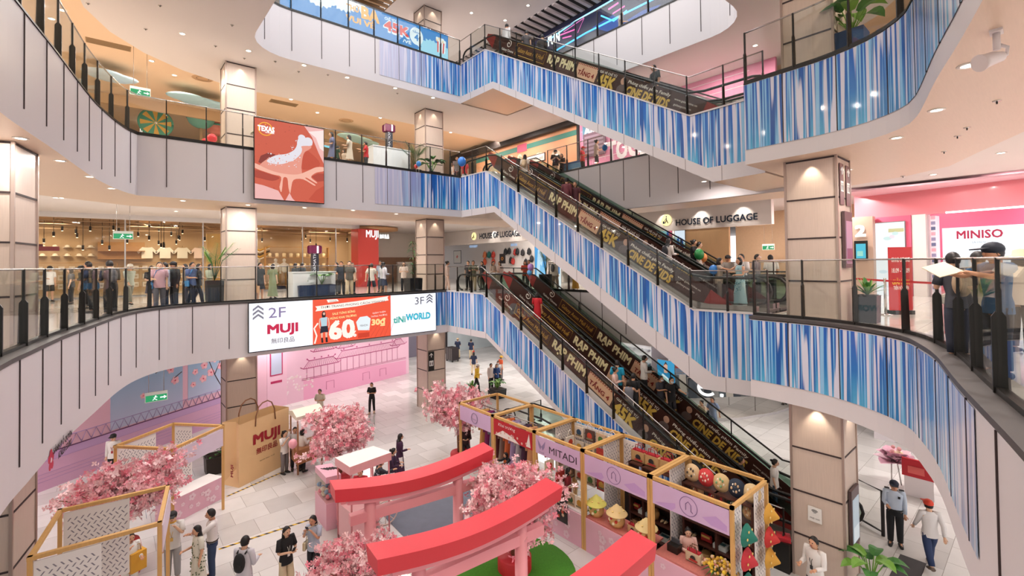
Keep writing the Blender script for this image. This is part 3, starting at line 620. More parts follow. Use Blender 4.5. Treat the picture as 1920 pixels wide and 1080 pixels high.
F.poly(mb, [(2.35, 5.68), (4.0, 5.76), (5.5, 5.93), (5.45, 6.05), (5.5, 6.12), (4.0, 5.98), (2.35, 5.88), (2.42, 5.78)], .015, 1); F.text(mb, 'THỜI TRANG PHONG CÁCH YISHION', 3.93, 5.88, 2.75, .12, .017, 2, .01, 0, .035)
F.poly(mb, [(2.85, 6.0), (3.3, 6.03), (3.22, 6.12), (2.8, 6.12)], .016, 1); F.text(mb, 'YISHION', 3.05, 6.05, .3, .06, .018, 2)
F.text(mb, 'SALE TƯNG BỪNG', 3.5, 5.56, .95, .12, .016, 3, .02, 0, .05); F.text(mb, 'MỪNG KHAI TRƯƠNG', 3.48, 5.38, 1.1, .12, .016, 3, .02, 0, .05)
F.text(mb, '60', 3.42, 4.86, 1.0, .72, .016, 1, .06); F.text(mb, '%', 3.9, 4.62, .24, .24, .018, 1, .03)
F.poly(mb, [(4.1, 4.75), (4.6, 4.7), (4.66, 5.2), (4.5, 5.32), (4.18, 5.3), (4.02, 5.1)], .015, 4); F.text(mb, 'YISHION', 4.35, 4.93, .35, .08, .017, 2); F.rect(mb, 4.1, 4.42, 4.6, 4.62, .013, .003, 6)
F.text(mb, 'THÔNG THƯỜNG', 5.05, 5.3, .75, .09, .016, 1, .01, 0, .05); F.text(mb, 'GIẢM THÊM', 5.05, 5.44, .6, .09, .016, 1, .01, 0, .05); F.text(mb, '30₫', 5.02, 5.0, .62, .32, .016, 3, .05)
for k in range(7): F.line(mb, [(4.2 + k * .22, 4.38), (4.6 + k * .2, 4.38 + .4 + .05 * k)], .006, .014, 6)
F.line(mb, [(2.32, 4.4), (2.4, 4.7), (2.3, 5.0), (2.45, 5.2)], .03, .014, 1)
# the model on the poster: hair, face, blouse, shorts, legs, boots
F.disc(mb, 2.68, 5.52, .08, .016, 5, 14, .15); F.disc(mb, 2.69, 5.56, .045, .018, 7, 12, .06); F.poly(mb, [(2.55, 5.4), (2.82, 5.42), (2.8, 5.05), (2.58, 5.05)], .017, 8); F.poly(mb, [(2.56, 5.06), (2.83, 5.06), (2.86, 4.8), (2.7, 4.82), (2.53, 4.78)], .018, 9)
for a, b in ((2.56, 2.64), (2.73, 2.82)): F.poly(mb, [(a, 4.8), (b, 4.8), (b - .01, 4.58), (a + .02, 4.58)], .016, 7); F.poly(mb, [(a + .01, 4.6), (b, 4.6), (b + .02, 4.4), (a + .02, 4.4)], .018, 5)
for a in (2.53, 2.86): F.line(mb, [(a, 5.38), (a + (-.03 if a < 2.7 else .03), 5.15), (a + .01, 4.98)], .022, .016, 7)
part('sale_poster', mb, [OR, screen('#fff4ea', 1), screen('#5a3a48', .6), screen('#ffdf9a', 1), screen('#e8f2f6', 1), screen('#3a2b33', .5), screen('#d8432c', .9), screen('#eec3ae', .9), screen('#b9d6e2', .95), screen('#2b3148', .5)], t)
mb = MB(); F.rect(mb, u2, z0, W, z1, 0, .012, 0); F.text(mb, '3F', 7.05, 5.82, .48, .34, .016, 1, .0)
for k in range(3): F.poly(mb, [(7.42, 5.66 + k * .13), (7.58, 5.78 + k * .13), (7.74, 5.66 + k * .13), (7.74, 5.73 + k * .13), (7.58, 5.85 + k * .13), (7.42, 5.73 + k * .13)], .016, 1)
F.text(mb, 'tiNi', 6.02, 5.03, .58, .27, .016, 2, .03); F.text(mb, 'WORLD', 6.98, 5.1, 1.25, .28, .016, 3, .06); F.text(mb, 'WORLD', 6.98, 5.1, 1.22, .25, .02, 4, .01)
part('white_panel', mb, [wh, screen('#77737f', .7), screen('#4fb6a8', .9), screen('#1e9dbd', .9), screen('#46d0e4', 1)], t)

# ---- the food screen
F = Face((4.02, 19.17), FX); z0, z1 = 10.03, 13.03; W = 2.5
t = thing('display_screen', 'tall orange red LED screen on the third floor edge showing a floured drumstick', 'display', (4.02, 19.2, z0))
mb = MB(); F.rect(mb, -.02, z0 - .03, W + .02, z1 + .03, -.09, .09); part('housing', mb, BLACKM, t)
mb = MB(); F.rect(mb, 0, z0, W, z1, 0, .01, 0)
Z = lambda a: z0 + a
F.poly(mb, [(0, 1.45), (.25, 1.55), (.5, 1.85), (.9, 1.8), (.6, 1.3), (0, 1.2)], .012, 1)
def pl(pts, d, m):
    n = len(pts); out = []
    for i in range(n):
        p0, p1, p2, p3 = (Vector(pts[(i + k) % n]) for k in (-1, 0, 1, 2)); out.append(p1)
        if n > 5 and (p2 - p1).length < 1.2:
            for t in (.33, .67): out.append(.5 * (2 * p1 + (p2 - p0) * t + (2 * p0 - 5 * p1 + 4 * p2 - p3) * t * t + (3 * p1 - p0 - 3 * p2 + p3) * t ** 3))
    F.poly(mb, [(min(W, max(0, p.x)), Z(min(3.0, max(0, p.y)))) for p in out], d, m)
mb2 = mb; mb = MB(); F.rect(mb, 0, z0, W, z1, 0, .01, 0)
pl([(1.75, 3.0), (2.5, 3.0), (2.5, 1.6), (2.3, 2.0), (2.05, 2.6)], .012, 7); pl([(1.9, 2.8), (2.5, 2.95), (2.5, 2.1), (2.35, 2.2), (2.2, 2.6)], .013, 8)
pl([(.12, 1.35), (.2, 1.6), (.45, 1.75), (.7, 1.72), (.5, 1.2)], .012, 1); pl([(1.6, 1.3), (1.62, 1.7), (1.75, 2.1), (2.3, 1.7), (2.3, 1.45), (2.0, 1.3)], .012, 6)
pl([(.12, 1.15), (.35, 1.45), (.7, 1.68), (1.1, 1.8), (1.38, 2.0), (1.5, 2.2), (1.52, 2.4), (1.68, 2.52), (1.85, 2.5), (1.98, 2.4), (2.02, 2.2), (1.92, 2.08), (1.76, 1.95), (1.68, 1.7), (1.64, 1.35), (1.6, 1.0), (.9, .95), (.4, 1.02)], .014, 2)
pl([(.4, 1.42), (.7, 1.68), (1.1, 1.8), (1.38, 2.0), (1.52, 2.25), (1.66, 2.1), (1.6, 1.85), (1.3, 1.55), (.8, 1.35)], .016, 3); pl([(1.5, 2.12), (1.5, 2.4), (1.65, 2.52), (1.95, 2.48), (2.05, 2.28), (1.7, 2.2)], .016, 3)
F.disc(mb, 1.9, Z(2.4), .17, .0162, 3); F.disc(mb, 1.66, Z(2.5), .14, .0164, 3)
for k in range(60): F.disc(mb, .4 + rnd.random() * 1.2, Z(1.3 + rnd.random() * .5), .01 + rnd.random() * .02, .0175, 2 + k % 2, 6)
for k in range(26): F.disc(mb, 1.25 + rnd.random() * .3, Z(2.0 + rnd.random() * .4), .008 + rnd.random() * .012, .017, 3, 6)
pl([(0, 1.3), (.5, 1.1), (1.0, 1.02), (1.5, 1.05), (1.9, 1.25), (2.2, 1.42), (2.5, 1.45), (2.5, 1.3), (2.2, 1.2), (2.0, 1.0), (2.22, .82), (2.18, .78), (1.85, .95), (1.8, .92), (2.15, .72), (2.1, .68), (1.7, .88), (1.35, .82), (1.26, .5), (1.22, .28), (1.16, .5), (1.12, .85), (.98, .86), (.94, .5), (.9, .3), (.84, .5), (.9, .88), (.6, .95), (0, 1.12)], .018, 4)
pl([(0, 1.05), (.5, .95), (.85, .85), (.6, .7), (.2, .75), (0, .8)], .015, 5); pl([(2.02, 1.02), (2.25, 1.18), (2.5, 1.2), (2.5, .9), (2.25, .84)], .015, 5)
pl([(0, .55), (.3, .5), (.8, .35), (1.0, 0), (0, 0)], .013, 7); pl([(1.1, .1), (1.2, .3), (1.3, .1), (1.4, 0), (1.05, 0)], .014, 7); pl([(2.5, .7), (2.2, .5), (1.9, .1), (2.5, 0)], .012, 6)
for k in range(30): F.disc(mb, rnd.random() * W, Z(rnd.random() * 2.9), .008 + rnd.random() * .014, .0125, 5, 6)
part('picture', mb, [screen(c, .95) for c in ('#cf604a', '#8a3b34', '#e89a88', '#e6e2ea', '#f5b8a4', '#b04a3c', '#c4513d', '#f0b8b4', '#fbe6e2', '#9a93a0')], t)
mb = MB(); n = 22
F.line(mb, [(.36 + cos(2 * pi * i / n) * .24, Z(2.63) + sin(2 * pi * i / n) * .24) for i in range(n + 1)], .02, .02, 0); F.text(mb, 'TEXAS', .38, Z(2.63), .56, .19, .045, 1, .06); F.text(mb, 'CHICKEN', .5, Z(2.5), .3, .05, .045, 1, .02); F.disc(mb, .36, Z(2.8), .03, .03, 0, 5)
part('logo', mb, [screen('#f0a53a', 1), screen('#ffffff', 1.1)], t)

# ---- the cinema LED on the top level, hung behind its glass railing
F = Face((5.0, 19.62), FX); z0, z1 = 17.8, 19.02; W = 7.85
t = thing('display_screen', 'long blue LED display behind the top floor glass, orange Vietnamese lettering and 45K', 'display', (5.0, 19.65, z0))
mb = MB(); F.rect(mb, 0, z0 - .05, W, z1 + .05, -.09, .09); part('housing', mb, BLACKM, t)
mb = MB(); F.rect(mb, .02, z0, W - .02, z1, 0, .01, 0)
def splash(u, z, r, m):
    pts = []
    for i in range(40):
        a = 2 * pi * i / 40; k = r * (1 + .22 * (i % 2) + .15 * rnd.random()); pts.append((min(W - .02, max(.02, u + cos(a) * k * 1.4)), min(z1, max(z0, z + sin(a) * k))))
    F.poly(mb, pts, .012, m)
splash(1.5, 18.75, .42, 1); splash(2.55, 18.85, .36, 1); splash(6.9, 18.0, .4, 2); F.poly(mb, [(6.1, z0), (6.4, 18.05), (6.9, 18.3), (7.83, 18.35), (7.83, z0)], .013, 2)
F.poly(mb, [(3.1, 19.02), (3.4, 18.4), (3.62, 18.4), (3.5, 19.02)], .012, 1)
F.text(mb, 'THỨ', 2.95, 18.72, .55, .3, .016, 3, .06); F.text(mb, 'BA', 3.75, 18.66, .8, .5, .016, 3, .06); F.text(mb, 'VUI VẺ', 3.3, 18.24, 1.3, .32, .016, 3, .06)
F.text(mb, 'CHỈ TỪ', 4.7, 18.78, .55, .16, .016, 1, .03); F.text(mb, '45K', 5.03, 18.42, 1.3, .52, .014, 1, .11); F.text(mb, '45K', 5.03, 18.45, 1.22, .42, .018, 4, .05); F.text(mb, '/VÉ', 5.55, 18.02, .42, .18, .016, 1, .03)
F.disc(mb, 6.05, 18.42, .36, .014, 1, 24, .42); F.poly(mb, [(5.95, 18.1), (6.25, 18.08), (6.3, 17.86)], .014, 1); F.text(mb, 'TẦNG', 6.05, 18.62, .42, .13, .017, 0, .02); F.text(mb, '4', 6.05, 18.36, .2, .3, .017, 0, .03)
for k in range(6): F.poly(mb, [(7.2 + k * .075, 18.0), (7.27 + k * .075, 18.0), (7.29 + k * .085, 18.55), (7.2 + k * .085, 18.55)], .016, 4 if k % 2 == 0 else 1)
for k in range(9): F.disc(mb, 7.2 + (k % 5) * .11, 18.6 + (k // 5) * .08, .08, .017, 1 if k % 3 else 5, 8)
part('picture', mb, [screen(c, 1.0) for c in ('#2a86d0', '#eaf8ff', '#9fdcf4', '#f4b04e', '#e0453e', '#f0d0a0')], t)

# ---- ground level: blossom hoarding, pink palace hoarding
A, B, Cc, D = Vector((-4.5, 20.6)), Vector((4.35, 26.5)), Vector((6.2, 26.95)), Vector((15.6, 29.15))
SKYM, _nt, _b = nodes_of('sky_gradient_print'); _uv = _n(_nt, 'ShaderNodeTexCoord'); _sp = _n(_nt, 'ShaderNodeSeparateXYZ'); _nt.links.new(_uv.outputs['Object'], _sp.inputs[0])
_mr = _n(_nt, 'ShaderNodeMapRange'); _nt.links.new(_sp.outputs[2], _mr.inputs[0]); _mr.inputs[1].default_value = 1.2; _mr.inputs[2].default_value = 4.4
_rp = _n(_nt, 'ShaderNodeValToRGB'); _nt.links.new(_mr.outputs[0], _rp.inputs[0]); _rp.color_ramp.elements[0].color = lin('#c3c4de'); _rp.color_ramp.elements[1].color = lin('#79b4d6'); _nt.links.new(_rp.outputs[0], _b.inputs['Base Color'])
wall('left_hoarding', A, B, 0, C1 + .36, PINKW); wall('corner_hoarding', B, Cc, 0, C1 + .36, PINKW); wall('palace_hoarding', Cc, D, 0, C1 + .36, mat('#e2a9c4', .5)); wall('hoarding_return', D, D + Vector((.3, 6)), 0, C1 + .36, WARMW)
F = Face((A.x, A.y), (B.x - A.x, B.y - A.y, 0)); L = (B - A).length
t = thing('mural', 'wall mural of pink cherry blossoms on blue sky over a lilac rail', 'mural', (A.x, A.y, 0))
mb = MB(); F.rect(mb, 5.4, 1.3, 8.3, 4.3, 0, .01, 0); F.rect(mb, 8.55, 1.55, 10.4, 4.4, 0, .01, 0); part('sky', mb, SKYM, t)
mb = MB(); F.rect(mb, 2.0, 0, 10.6, .95, 0, .012, 1); F.rect(mb, 2.0, .95, 10.6, 1.25, 0, .012, 0)
for z in (.3, .42, .55, .95): F.rect(mb, 2.0, z, 10.6, z + .015, .012, .004, 2)
F.rect(mb, 2.0, 1.22, 10.6, 1.26, .012, .01, 3)
for k in range(26): F.line(mb, [(2.2 + k * .32, 1.27), (2.36 + k * .32, 1.62), (2.52 + k * .32, 1.27)], .012, .014, 4)
F.line(mb, [(2.2, 1.63), (10.5, 1.63)], .012, .014, 4); part('painted_rail', mb, [mat('#c9a3cf', .6), mat('#d9a9c9', .6), mat('#b993c0', .6), mat('#6a3f66', .6), mat('#a98fc0', .6)], t)
BL = [(9.0, 4.15, .27), (9.5, 3.85, .3), (8.75, 3.7, .2), (9.95, 3.75, .24), (9.85, 3.2, .26), (9.35, 2.95, .2), (10.25, 3.15, .2), (9.7, 2.55, .22), (10.2, 2.75, .2), (8.9, 2.75, .16), (9.3, 2.35, .2), (8.8, 2.2, .15), (7.6, 3.55, .2), (7.75, 3.1, .18), (7.95, 2.6, .2), (6.6, 2.3, .13), (10.15, 4.1, .16)]
mb = MB()
for u, z, r in BL:
    a0 = rnd.random() * 6
    for k in range(5):
        a = a0 + k * 2 * pi / 5; pu, pz = u + cos(a) * r * .55, z + sin(a) * r * .5; F.poly(mb, [(pu + cos(a + g) * r * .42 * (1 if abs(g) < 3 else .8), pz + sin(a + g) * r * .42) for g in [i * pi / 5 for i in range(10)]], .018 + k * .001, k % 2)
    F.disc(mb, u, z, r * .2, .026, 2, 8)
for pts in ([(10.3, 1.7), (9.9, 2.4), (9.6, 3.1), (9.1, 3.7), (8.8, 4.1)], [(9.9, 2.4), (10.2, 3.0)], [(9.6, 3.1), (9.9, 3.7)], [(8.2, 3.5), (7.6, 3.35), (7.1, 3.1)], [(8.25, 2.9), (7.9, 2.7)]): F.line(mb, pts, .018, .016, 3)
part('blossoms', mb, [mat('#f3b0bc', .6), mat('#f7c3cb', .6), mat('#d9506a', .6), mat('#4a2e3a', .6)], t)
F = Face((Cc.x, Cc.y), (D.x - Cc.x, D.y - Cc.y, 0)); L = (D - Cc).length
t = thing('mural', 'pink wall mural with a line drawing of tiled palace roofs', 'mural', (Cc.x, Cc.y, 0))
mb = MB(); F.rect(mb, 0, 0, L, 4.45, 0, .008, 0); F.rect(mb, 0, .0, 1.05, 4.1, .008, .01, 1); F.rect(mb, .14, 1.7, .82, 3.75, .018, .012, 2); F.rect(mb, .2, 1.76, .76, 3.69, .03, .006, 3); F.rect(mb, .18, 1.3, .78, 1.42, .02, .01, 2)
for k in range(7): F.disc(mb, .05 + k * .16, 4.18, .05, .012, 2, 8)
F.poly(mb, [(2.0, 1.2), (9.4, .95), (9.4, .0), (2.0, .0)], .009, 4); F.disc(mb, 5.3, 4.1, .9, .0085, 4, 24, .6)
part('backdrop_print', mb, [mat('#e8bcd0', .5), mat('#eec0d4', .5), mat('#b62a5e', .5), mat('#b9bfd6', .4), mat('#e7a2c2', .55)], t)
mb = MB(); ln = lambda pts, r=.014: F.line(mb, pts, r, .016, 0)
def roof(u0, u1, z, h, slope=.35):
    ln([(u0 - .18, z + .1), (u0, z), (u1, z), (u1 + .18, z + .1)], .022); ln([(u0, z), (u0 + slope, z + h)]); ln([(u1, z), (u1 - slope, z + h)]); ln([(u0 + slope - .1, z + h + .08), (u0 + slope, z + h), (u1 - slope, z + h), (u1 - slope + .1, z + h + .08)], .022)
    k = int((u1 - u0) / .13)
    for i in range(1, k): x = u0 + (u1 - u0) * i / k; f = (x - u0) / (u1 - u0); ln([(x, z), (u0 + slope + (u1 - u0 - 2 * slope) * f, z + h)], .006)
    for i in range(5): F.disc(mb, u0 + (u1 - u0) * (i + .5) / 5, z + h + .1, .05, .016, 0, 7)
roof(2.0, 4.2, 1.75, .4); roof(2.6, 3.9, 2.6, .45); roof(4.1, 8.7, 1.95, .42); roof(5.0, 7.6, 2.75, .6); roof(4.2, 5.2, 2.55, .35); roof(7.5, 8.5, 2.6, .35); roof(8.2, 9.3, 2.1, .4)
for k in range(16): ln([(2.2 + k * .43, 1.15), (2.2 + k * .43, 1.75 + (.2 if k > 4 else 0))], .012)
for z in (1.12, 1.2): ln([(1.9, z), (9.4, z - .05)], .012)
for u in (5.9, 7.2, 3.4): ln([(u, .3), (u, .75), (u + .5, .75), (u + .5, .3)], .01)
part('palace_drawing', mb, mat('#b5487c', .5), t)
mb = MB()
for k in range(40): F.disc(mb, 1.0 + rnd.random() * 1.6, .55 + rnd.random() * .9, .04 + rnd.random() * .05, .013 + k * .0001, k % 2, 6)
part('pale_flowers', mb, [mat('#f2dbe2', .6), mat('#e8cfd0', .6)], t)

# ---- shop signs painted on the white fascia of the second level (hall name)
pts, _ = resample(smooth_path(LEFT2), .1)
def on_fascia(px, lo=0, hi=999):
    best = None
    for x, y, nx, ny, s in pts:
        v = Vector((x, y, 5)) - Vector((0, 0, EYE)); q = v.dot(FWD)
        if q > 0:
            e = abs(960 + FPX * v.dot(RIGHT) / q - px)
            if best is None or e < best[0]: best = (e, x, y, nx, ny)
    return best[1:]
x, y, nx, ny = on_fascia(115); Fs = Face((x, y), (-ny, nx, 0)); Fs = Face((x, y), (ny, -nx, 0))
mb = MB(); zc = at_y(115, 828, y).z
Fs.text(mb, 'SẢNH ĐỖ QUYÊN', .0, zc + .02, 1.15, .18, .03, 0, .03, 0, 0); Fs.text(mb, 'AZALEA COURT', .12, zc - .17, .85, .12, .03, 0, .02)
for k in range(5): a = k * 2 * pi / 5 + .3; Fs.disc(mb, -.66 + cos(a) * .1, zc - .12 + sin(a) * .12, .075, .018 + k * .0008, 1, 10)
Fs.disc(mb, -.66, zc - .12, .04, .026, 2, 8)
single('wall_lettering', mb, [mat('#2a2226', .5), mat('#c2274a', .5), mat('#f0c8c8', .5)], 'dark hall name lettering with red azalea emblem on the lower white fascia', 'sign', (x, y, zc))

# ---- second level, left: lifestyle shop behind tall glass
YG = 31.0
wall('shop_back', (-12, 37), (14.5, 37), F2, C2 + .4, BEIGE); wall('shop_side', (14.6, 33.5), (14.6, 37), F2, C2 + .4, BEIGE)
mb = MB(); mb.box((-13, YG + .2, C2 + .30), (14.6, 37, C2 + .36)); struct('ceiling_shop', mb, mat('#94785e', .9, noise=.25, nscale=3))
mb = MB(); mb.box((-13, YG - .15, C2 + .12), (13.4, YG + .1, C2 + .40)); struct('trim_shop_header', mb, CEIL)
for k, (a, b) in enumerate(((-13, -6.6), (-6.6, -2.9), (-2.9, .55), (.55, 3.9), (3.9, 6.6), (6.6, 9.2), (9.2, 11.3))):
    w = MB(); w.box((a + .03, YG - .006, F2 + .05), (b - .03, YG + .006, C2 + .12)); t = struct('window_%d' % (k + 1), w, GLASS_SHOP)
    w = MB(); w.box((b - .03, YG - .04, F2), (b + .03, YG + .04, C2 + .12)); w.box((a, YG - .03, F2), (b, YG + .03, F2 + .06)); struct('window_frame', w, STEEL, t)
x0 = at_y(665, 480, YG).x; x1 = at_y(703, 480, YG).x
mb = MB(); mb.box((x0, YG - .6, F2), (x1, YG + .6, C2 + .1)); single('entrance_pillar', mb, mat('#c0392f', .5), 'tall red entrance pillar at the end of the glazed lifestyle shop', 'pillar', (x0, YG, F2))
t = thing('shop_sign', 'glowing white shop sign on a round wooden canopy beside the red pillar', 'sign', ((x0 + x1) / 2, YG, 9.6)); F = Face((at_y(684, 440, YG - .8).x, YG - .8), FX)
mb = MB(); mb.lathe([(1.3, 9.95), (2.0, 10.0), (2.0, 10.2), (1.3, 10.22)], (x1 + .2, YG + 1.3, 0), 28); part('canopy', mb, mat('#b98a5e', .5), t)
mb = MB(); w = at_y(727, 440, YG - .8).x - F.o.x; F.text(mb, 'MUJI', w * .28, 9.55, w * .52, .6, .15, 0, .02); F.text(mb, '無印良品', w * .8, 9.47, w * .42, .3, .15, 0, .03); part('glowing_letters', mb, screen('#ffffff', 1.5), t)
wall('corridor_back', (15.2, 37), (21.5, 37), F2, C2 + .4, WARMW); wall('corridor_side', (20.6, 37), (20.6, 34.5), F2, C2 + .4, WARMW)
mb = MB(); mb.box((15.2, 36.9, F2), (20.6, 36.99, F2 + 2.1)); struct('trim_wood_wainscot', mb, mat('#9a7357', .5, noise=.2, nscale=5, stretch=(6, 1, .4)))
mb = MB(); mb.box((18.6, 36.6, F2), (20.0, 36.88, F2 + 1.7)); struct('door_1', mb, WARMW)
# goods, signs and lamps of the lifestyle shop
WOODS = mat('#b98d5c', .55, noise=.15, nscale=4, stretch=(1, 1, 5)); CREAMG = mat('#efe7d8', .6)
def rack(x0, x1, y, z, rows, cols, wname, label, shapes, pick, h=.5, depth=.4, grp=None):
    """shelving with every article on it a thing of its own"""
    t = thing('shelving_unit', label, 'shelf', (x0, y, z)); mb = MB()
    for r in range(rows + 1): mb.box((x0, y - depth, z + r * h - .03), (x1, y, z + r * h))
    part('shelf', mb, WOODS, t); mb = MB()
    for x in (x0, x1 - .04): mb.box((x, y - depth, z - .4 if z > F2 + .5 else z), (x + .04, y, z + rows * h))
    part('upright', mb, WOODS, t)
    n = 0
    for r in range(rows):
        for c in range(cols):
            o = pick(n); n += 1; dup(o, (x0 + .1 + (x1 - x0 - .2) * (c + .5) / cols, y - depth / 2, z + r * h), rnd.uniform(-.2, .2), None, grp)
def proto(name, mb, mats, label, cat, group): return single(name, mb, mats, label, cat, (0, 0, -50), group, local=True)
def drop(*o):
    for k in o: bpy.data.objects.remove(k)
m_ = MB(); m_.cbox((0, 0, .14), (.24, .2, .28), 0); m_.cbox((0, -.101, .14), (.12, .004, .1), 1); P1 = proto('storage_box', m_, [mat('#f7f1e6', .6), mat('#c4b49c', .6)], 'cream storage box on the lit shelves at the back of the lifestyle shop', 'box', 'boxes on the lifestyle shop shelves')
m_ = MB(); m_.lathe([(.02, .0), (.12, .0), (.11, .1), (.13, .26), (.05, .3)], (0, 0, 0), 10); P2 = proto('fabric_tote', m_, mat('#dccba8', .7), 'cream canvas tote on the back shelf of the lifestyle shop', 'bag', 'totes on the lifestyle shop shelves')
m_ = MB(); m_.lathe([(.19, .03), (.2, .05), (.11, .07), (.1, .16), (.02, .19)], (0, 0, 0), 12); P3 = proto('sun_hat', m_, mat('#efe6d3', .7), 'pale sun hat on the rows of wall pegs in the lifestyle shop', 'hat', 'hats on the lifestyle shop wall')
rack(-5.6, .3, 35.4, F2 + .35, 3, 14, 'a', 'long low shelving filled with cream boxes behind the shop glass', 0, lambda n: P1, .48, .4, 'boxes on the lifestyle shop shelves')
rack(.8, 4.4, 35.4, F2 + .35, 3, 8, 'b', 'low shelving of cream boxes nearer the shop corner', 0, lambda n: P1, .48, .4, 'boxes on the lifestyle shop shelves')
rack(8.2, 12.6, 36.4, F2 + .6, 3, 9, 'c', 'wooden shelving of canvas totes at the back of the lifestyle shop', 0, lambda n: P2, .75, .45, 'totes on the lifestyle shop shelves')
for r in range(2):
    for c in range(5): dup(P3, (-2.9 + c * .5, 36.85, F2 + 2.15 + r * .5), 0, None, 'hats on the lifestyle shop wall')
mb = MB(); mb.box((-.6, 36.9, F2 + 2.0), (1.6, 36.98, F2 + 3.05)); mb.box((-.6, 36.5, F2 + 2.48), (1.6, 36.9, F2 + 2.52)); mb.box((-.6, 36.5, F2 + 2.0), (1.6, 36.9, F2 + 2.04)); single('wall_shelf', mb, WOODS, 'lit wooden wall shelf above the boxes in the lifestyle shop', 'shelf', (-.6, 36.9, F2 + 2.0))
drop(P1, P2, P3)
def hang_shirt(x, y, z, m, lab):
    mb = MB(); mb.tube([(x, y, z + .1), (x, y, z - .02)], .01, 5, 1); mb.add([(x + a, y + d, z + b) for d in (-.05, .05) for a, b in ((-.28, -.7), (.28, -.7), (.27, -.25), (.42, -.42), (.5, -.3), (.24, 0), (.08, -.03), (-.08, -.03), (-.24, 0), (-.5, -.3), (-.42, -.42), (-.27, -.25))], [tuple(range(12)), tuple(range(23, 11, -1))] + [(i, i + 12, (i + 1) % 12 + 12, (i + 1) % 12) for i in range(12)], 0)
    single('hanging_shirt', mb, [m, STEEL], lab, 'shirt', (x, y, z))
for x, c, l in ((1.9, '#efe9dc', 'white blouse hung first along the shop wall display'), (2.9, '#f2ecdf', 'white blouse hung second along the shop wall display'), (3.9, '#e8e6d8', 'white top over pale blue shorts on the shop wall'), (4.9, '#efd9cc', 'white top over pink shorts on the shop wall'), (6.3, '#d98a7c', 'salmon pink dress hung on the shop wall'), (7.2, '#d8b24a', 'mustard top hung beside the salmon dress')):
    hang_shirt(x * .9, 36.8, F2 + 2.75, mat(c, .7), l)
mb = MB(); mb.box((-5.2, 33.2, F2 + 2.55), (-2.6, 33.25, F2 + 2.72), 0); mb.box((-5.2, 33.15, F2 + 2.38), (-2.0, 33.2, F2 + 2.6), 1); F = Face((-5.2, 33.14), FX); F.text(mb, 'Mỹ phẩm', .95, F2 + 2.64, .9, .1, .02, 2, .02); F.text(mb, 'Skincare', 1.3, F2 + 2.48, .7, .07, .02, 2)
single('hanging_sign', mb, [mat('#7d2b3a', .5), mat('#9c2632', .5), CREAMW], 'stepped maroon hanging sign at the left end of the lifestyle shop', 'sign', (-4, 33.2, F2 + 2.4))
mb = MB(); mb.box((6.0, 35.4, F2), (7.0, 35.8, F2 + 2.9)); single('partition_panel', mb, mat('#c99f6c', .5, noise=.1), 'tan wood partition inside the lifestyle shop beside the tall yellow panel', 'partition', (7.6, 36, F2))
mb = MB(); mb.box((4.2, 31.9, F2), (5.7, 32.2, F2 + 3.4)); single('partition_panel', mb, mat('#dcb36b', .5), 'tall honey yellow wood panel behind the palm by the left column', 'partition', (4.2, 32, F2))
def mannequin(x, y, top, legs, lab):
    t = thing('mannequin', lab, 'mannequin', (x, y, F2 + .2)); W_ = mat('#e8e0d4', .5)
    mb = MB(); mb.lathe([(.0, 1.5), (.06, 1.51), (.1, 1.6), (.09, 1.7), (.0, 1.76)], (x, y, F2 + .2), 10); mb.tube([(x, y, F2 + 1.55), (x, y, F2 + 1.75)], .05, 8); part('head', mb, W_, t)
    mb = MB(); mb.lathe([(.13, .85), (.17, 1.0), (.16, 1.2), (.21, 1.4), (.06, 1.5)], (x, y, F2 + .2), 12); mb.tube([(x - .2, y, F2 + 1.58), (x - .27, y, F2 + 1.25), (x - .22, y - .08, F2 + 1.0)], [.065, .055, .04], 8); mb.tube([(x + .2, y, F2 + 1.58), (x + .27, y, F2 + 1.25), (x + .22, y - .08, F2 + 1.0)], [.065, .055, .04], 8); part('jacket', mb, top, t)
    mb = MB(); mb.tube([(x - .09, y, F2 + 1.1), (x - .1, y, F2 + .65), (x - .11, y, F2 + .25)], [.1, .075, .06], 8); mb.tube([(x + .09, y, F2 + 1.1), (x + .1, y, F2 + .65), (x + .11, y, F2 + .25)], [.1, .075, .06], 8); part('trousers', mb, legs, t)
    mb = MB(); mb.box((x - .5, y - .35, F2), (x + .5, y + .35, F2 + .2)); part('plinth', mb, WOODS, t)
for px, c1, c2, l in ((485, '#efe9df', '#d9cfb4', 'white mannequin in a pale jacket at the left end of the window'), (517, '#f3eee4', '#8f8a5a', 'white mannequin with a sun hat and olive trousers in the window'), (533, '#f2ede4', '#b58a55', 'mannequin in a white shirt and tan trousers in the window')):
    v = at_y(px, 520, YG + .9); mannequin(v.x, YG + .9, mat(c1, .7), mat(c2, .7), l)
mb = MB()
for k in range(5): F = Face((8.0, 36.75), FX); F.line(mb, [(-.65, F2 + 2.9 - k * .16), (0, F2 + 2.6 - k * .16), (.65, F2 + 2.9 - k * .16)], .045, .05, k % 3)
single('wall_hanging', mb, [mat('#d8a83a', .6), CREAMG, mat('#3e2f1c', .6)], 'chevron striped yellow and black hanging at the back of the lifestyle shop', 'wall hanging', (8.0, 36.75, F2 + 2))
mb = MB(); mb.lathe([(.05, 0), (.055, .2), (.05, .24)], (0, 0, -.24), 8, 0); mb.lathe([(.0, -.235), (.046, -.236)], (0, 0, -.01), 8, 1, cap=False); mb.ball((0, 0, -.245), (.045, .045, .02), 1, 8, 4)
SP = proto('track_spotlight', mb, [BLACKM, screen('#ffe9c4', 6)], 'black cylinder track spotlight in the open ceiling of the lifestyle shop', 'spotlight', 'track spotlights in the lifestyle shop')
STEMS = []
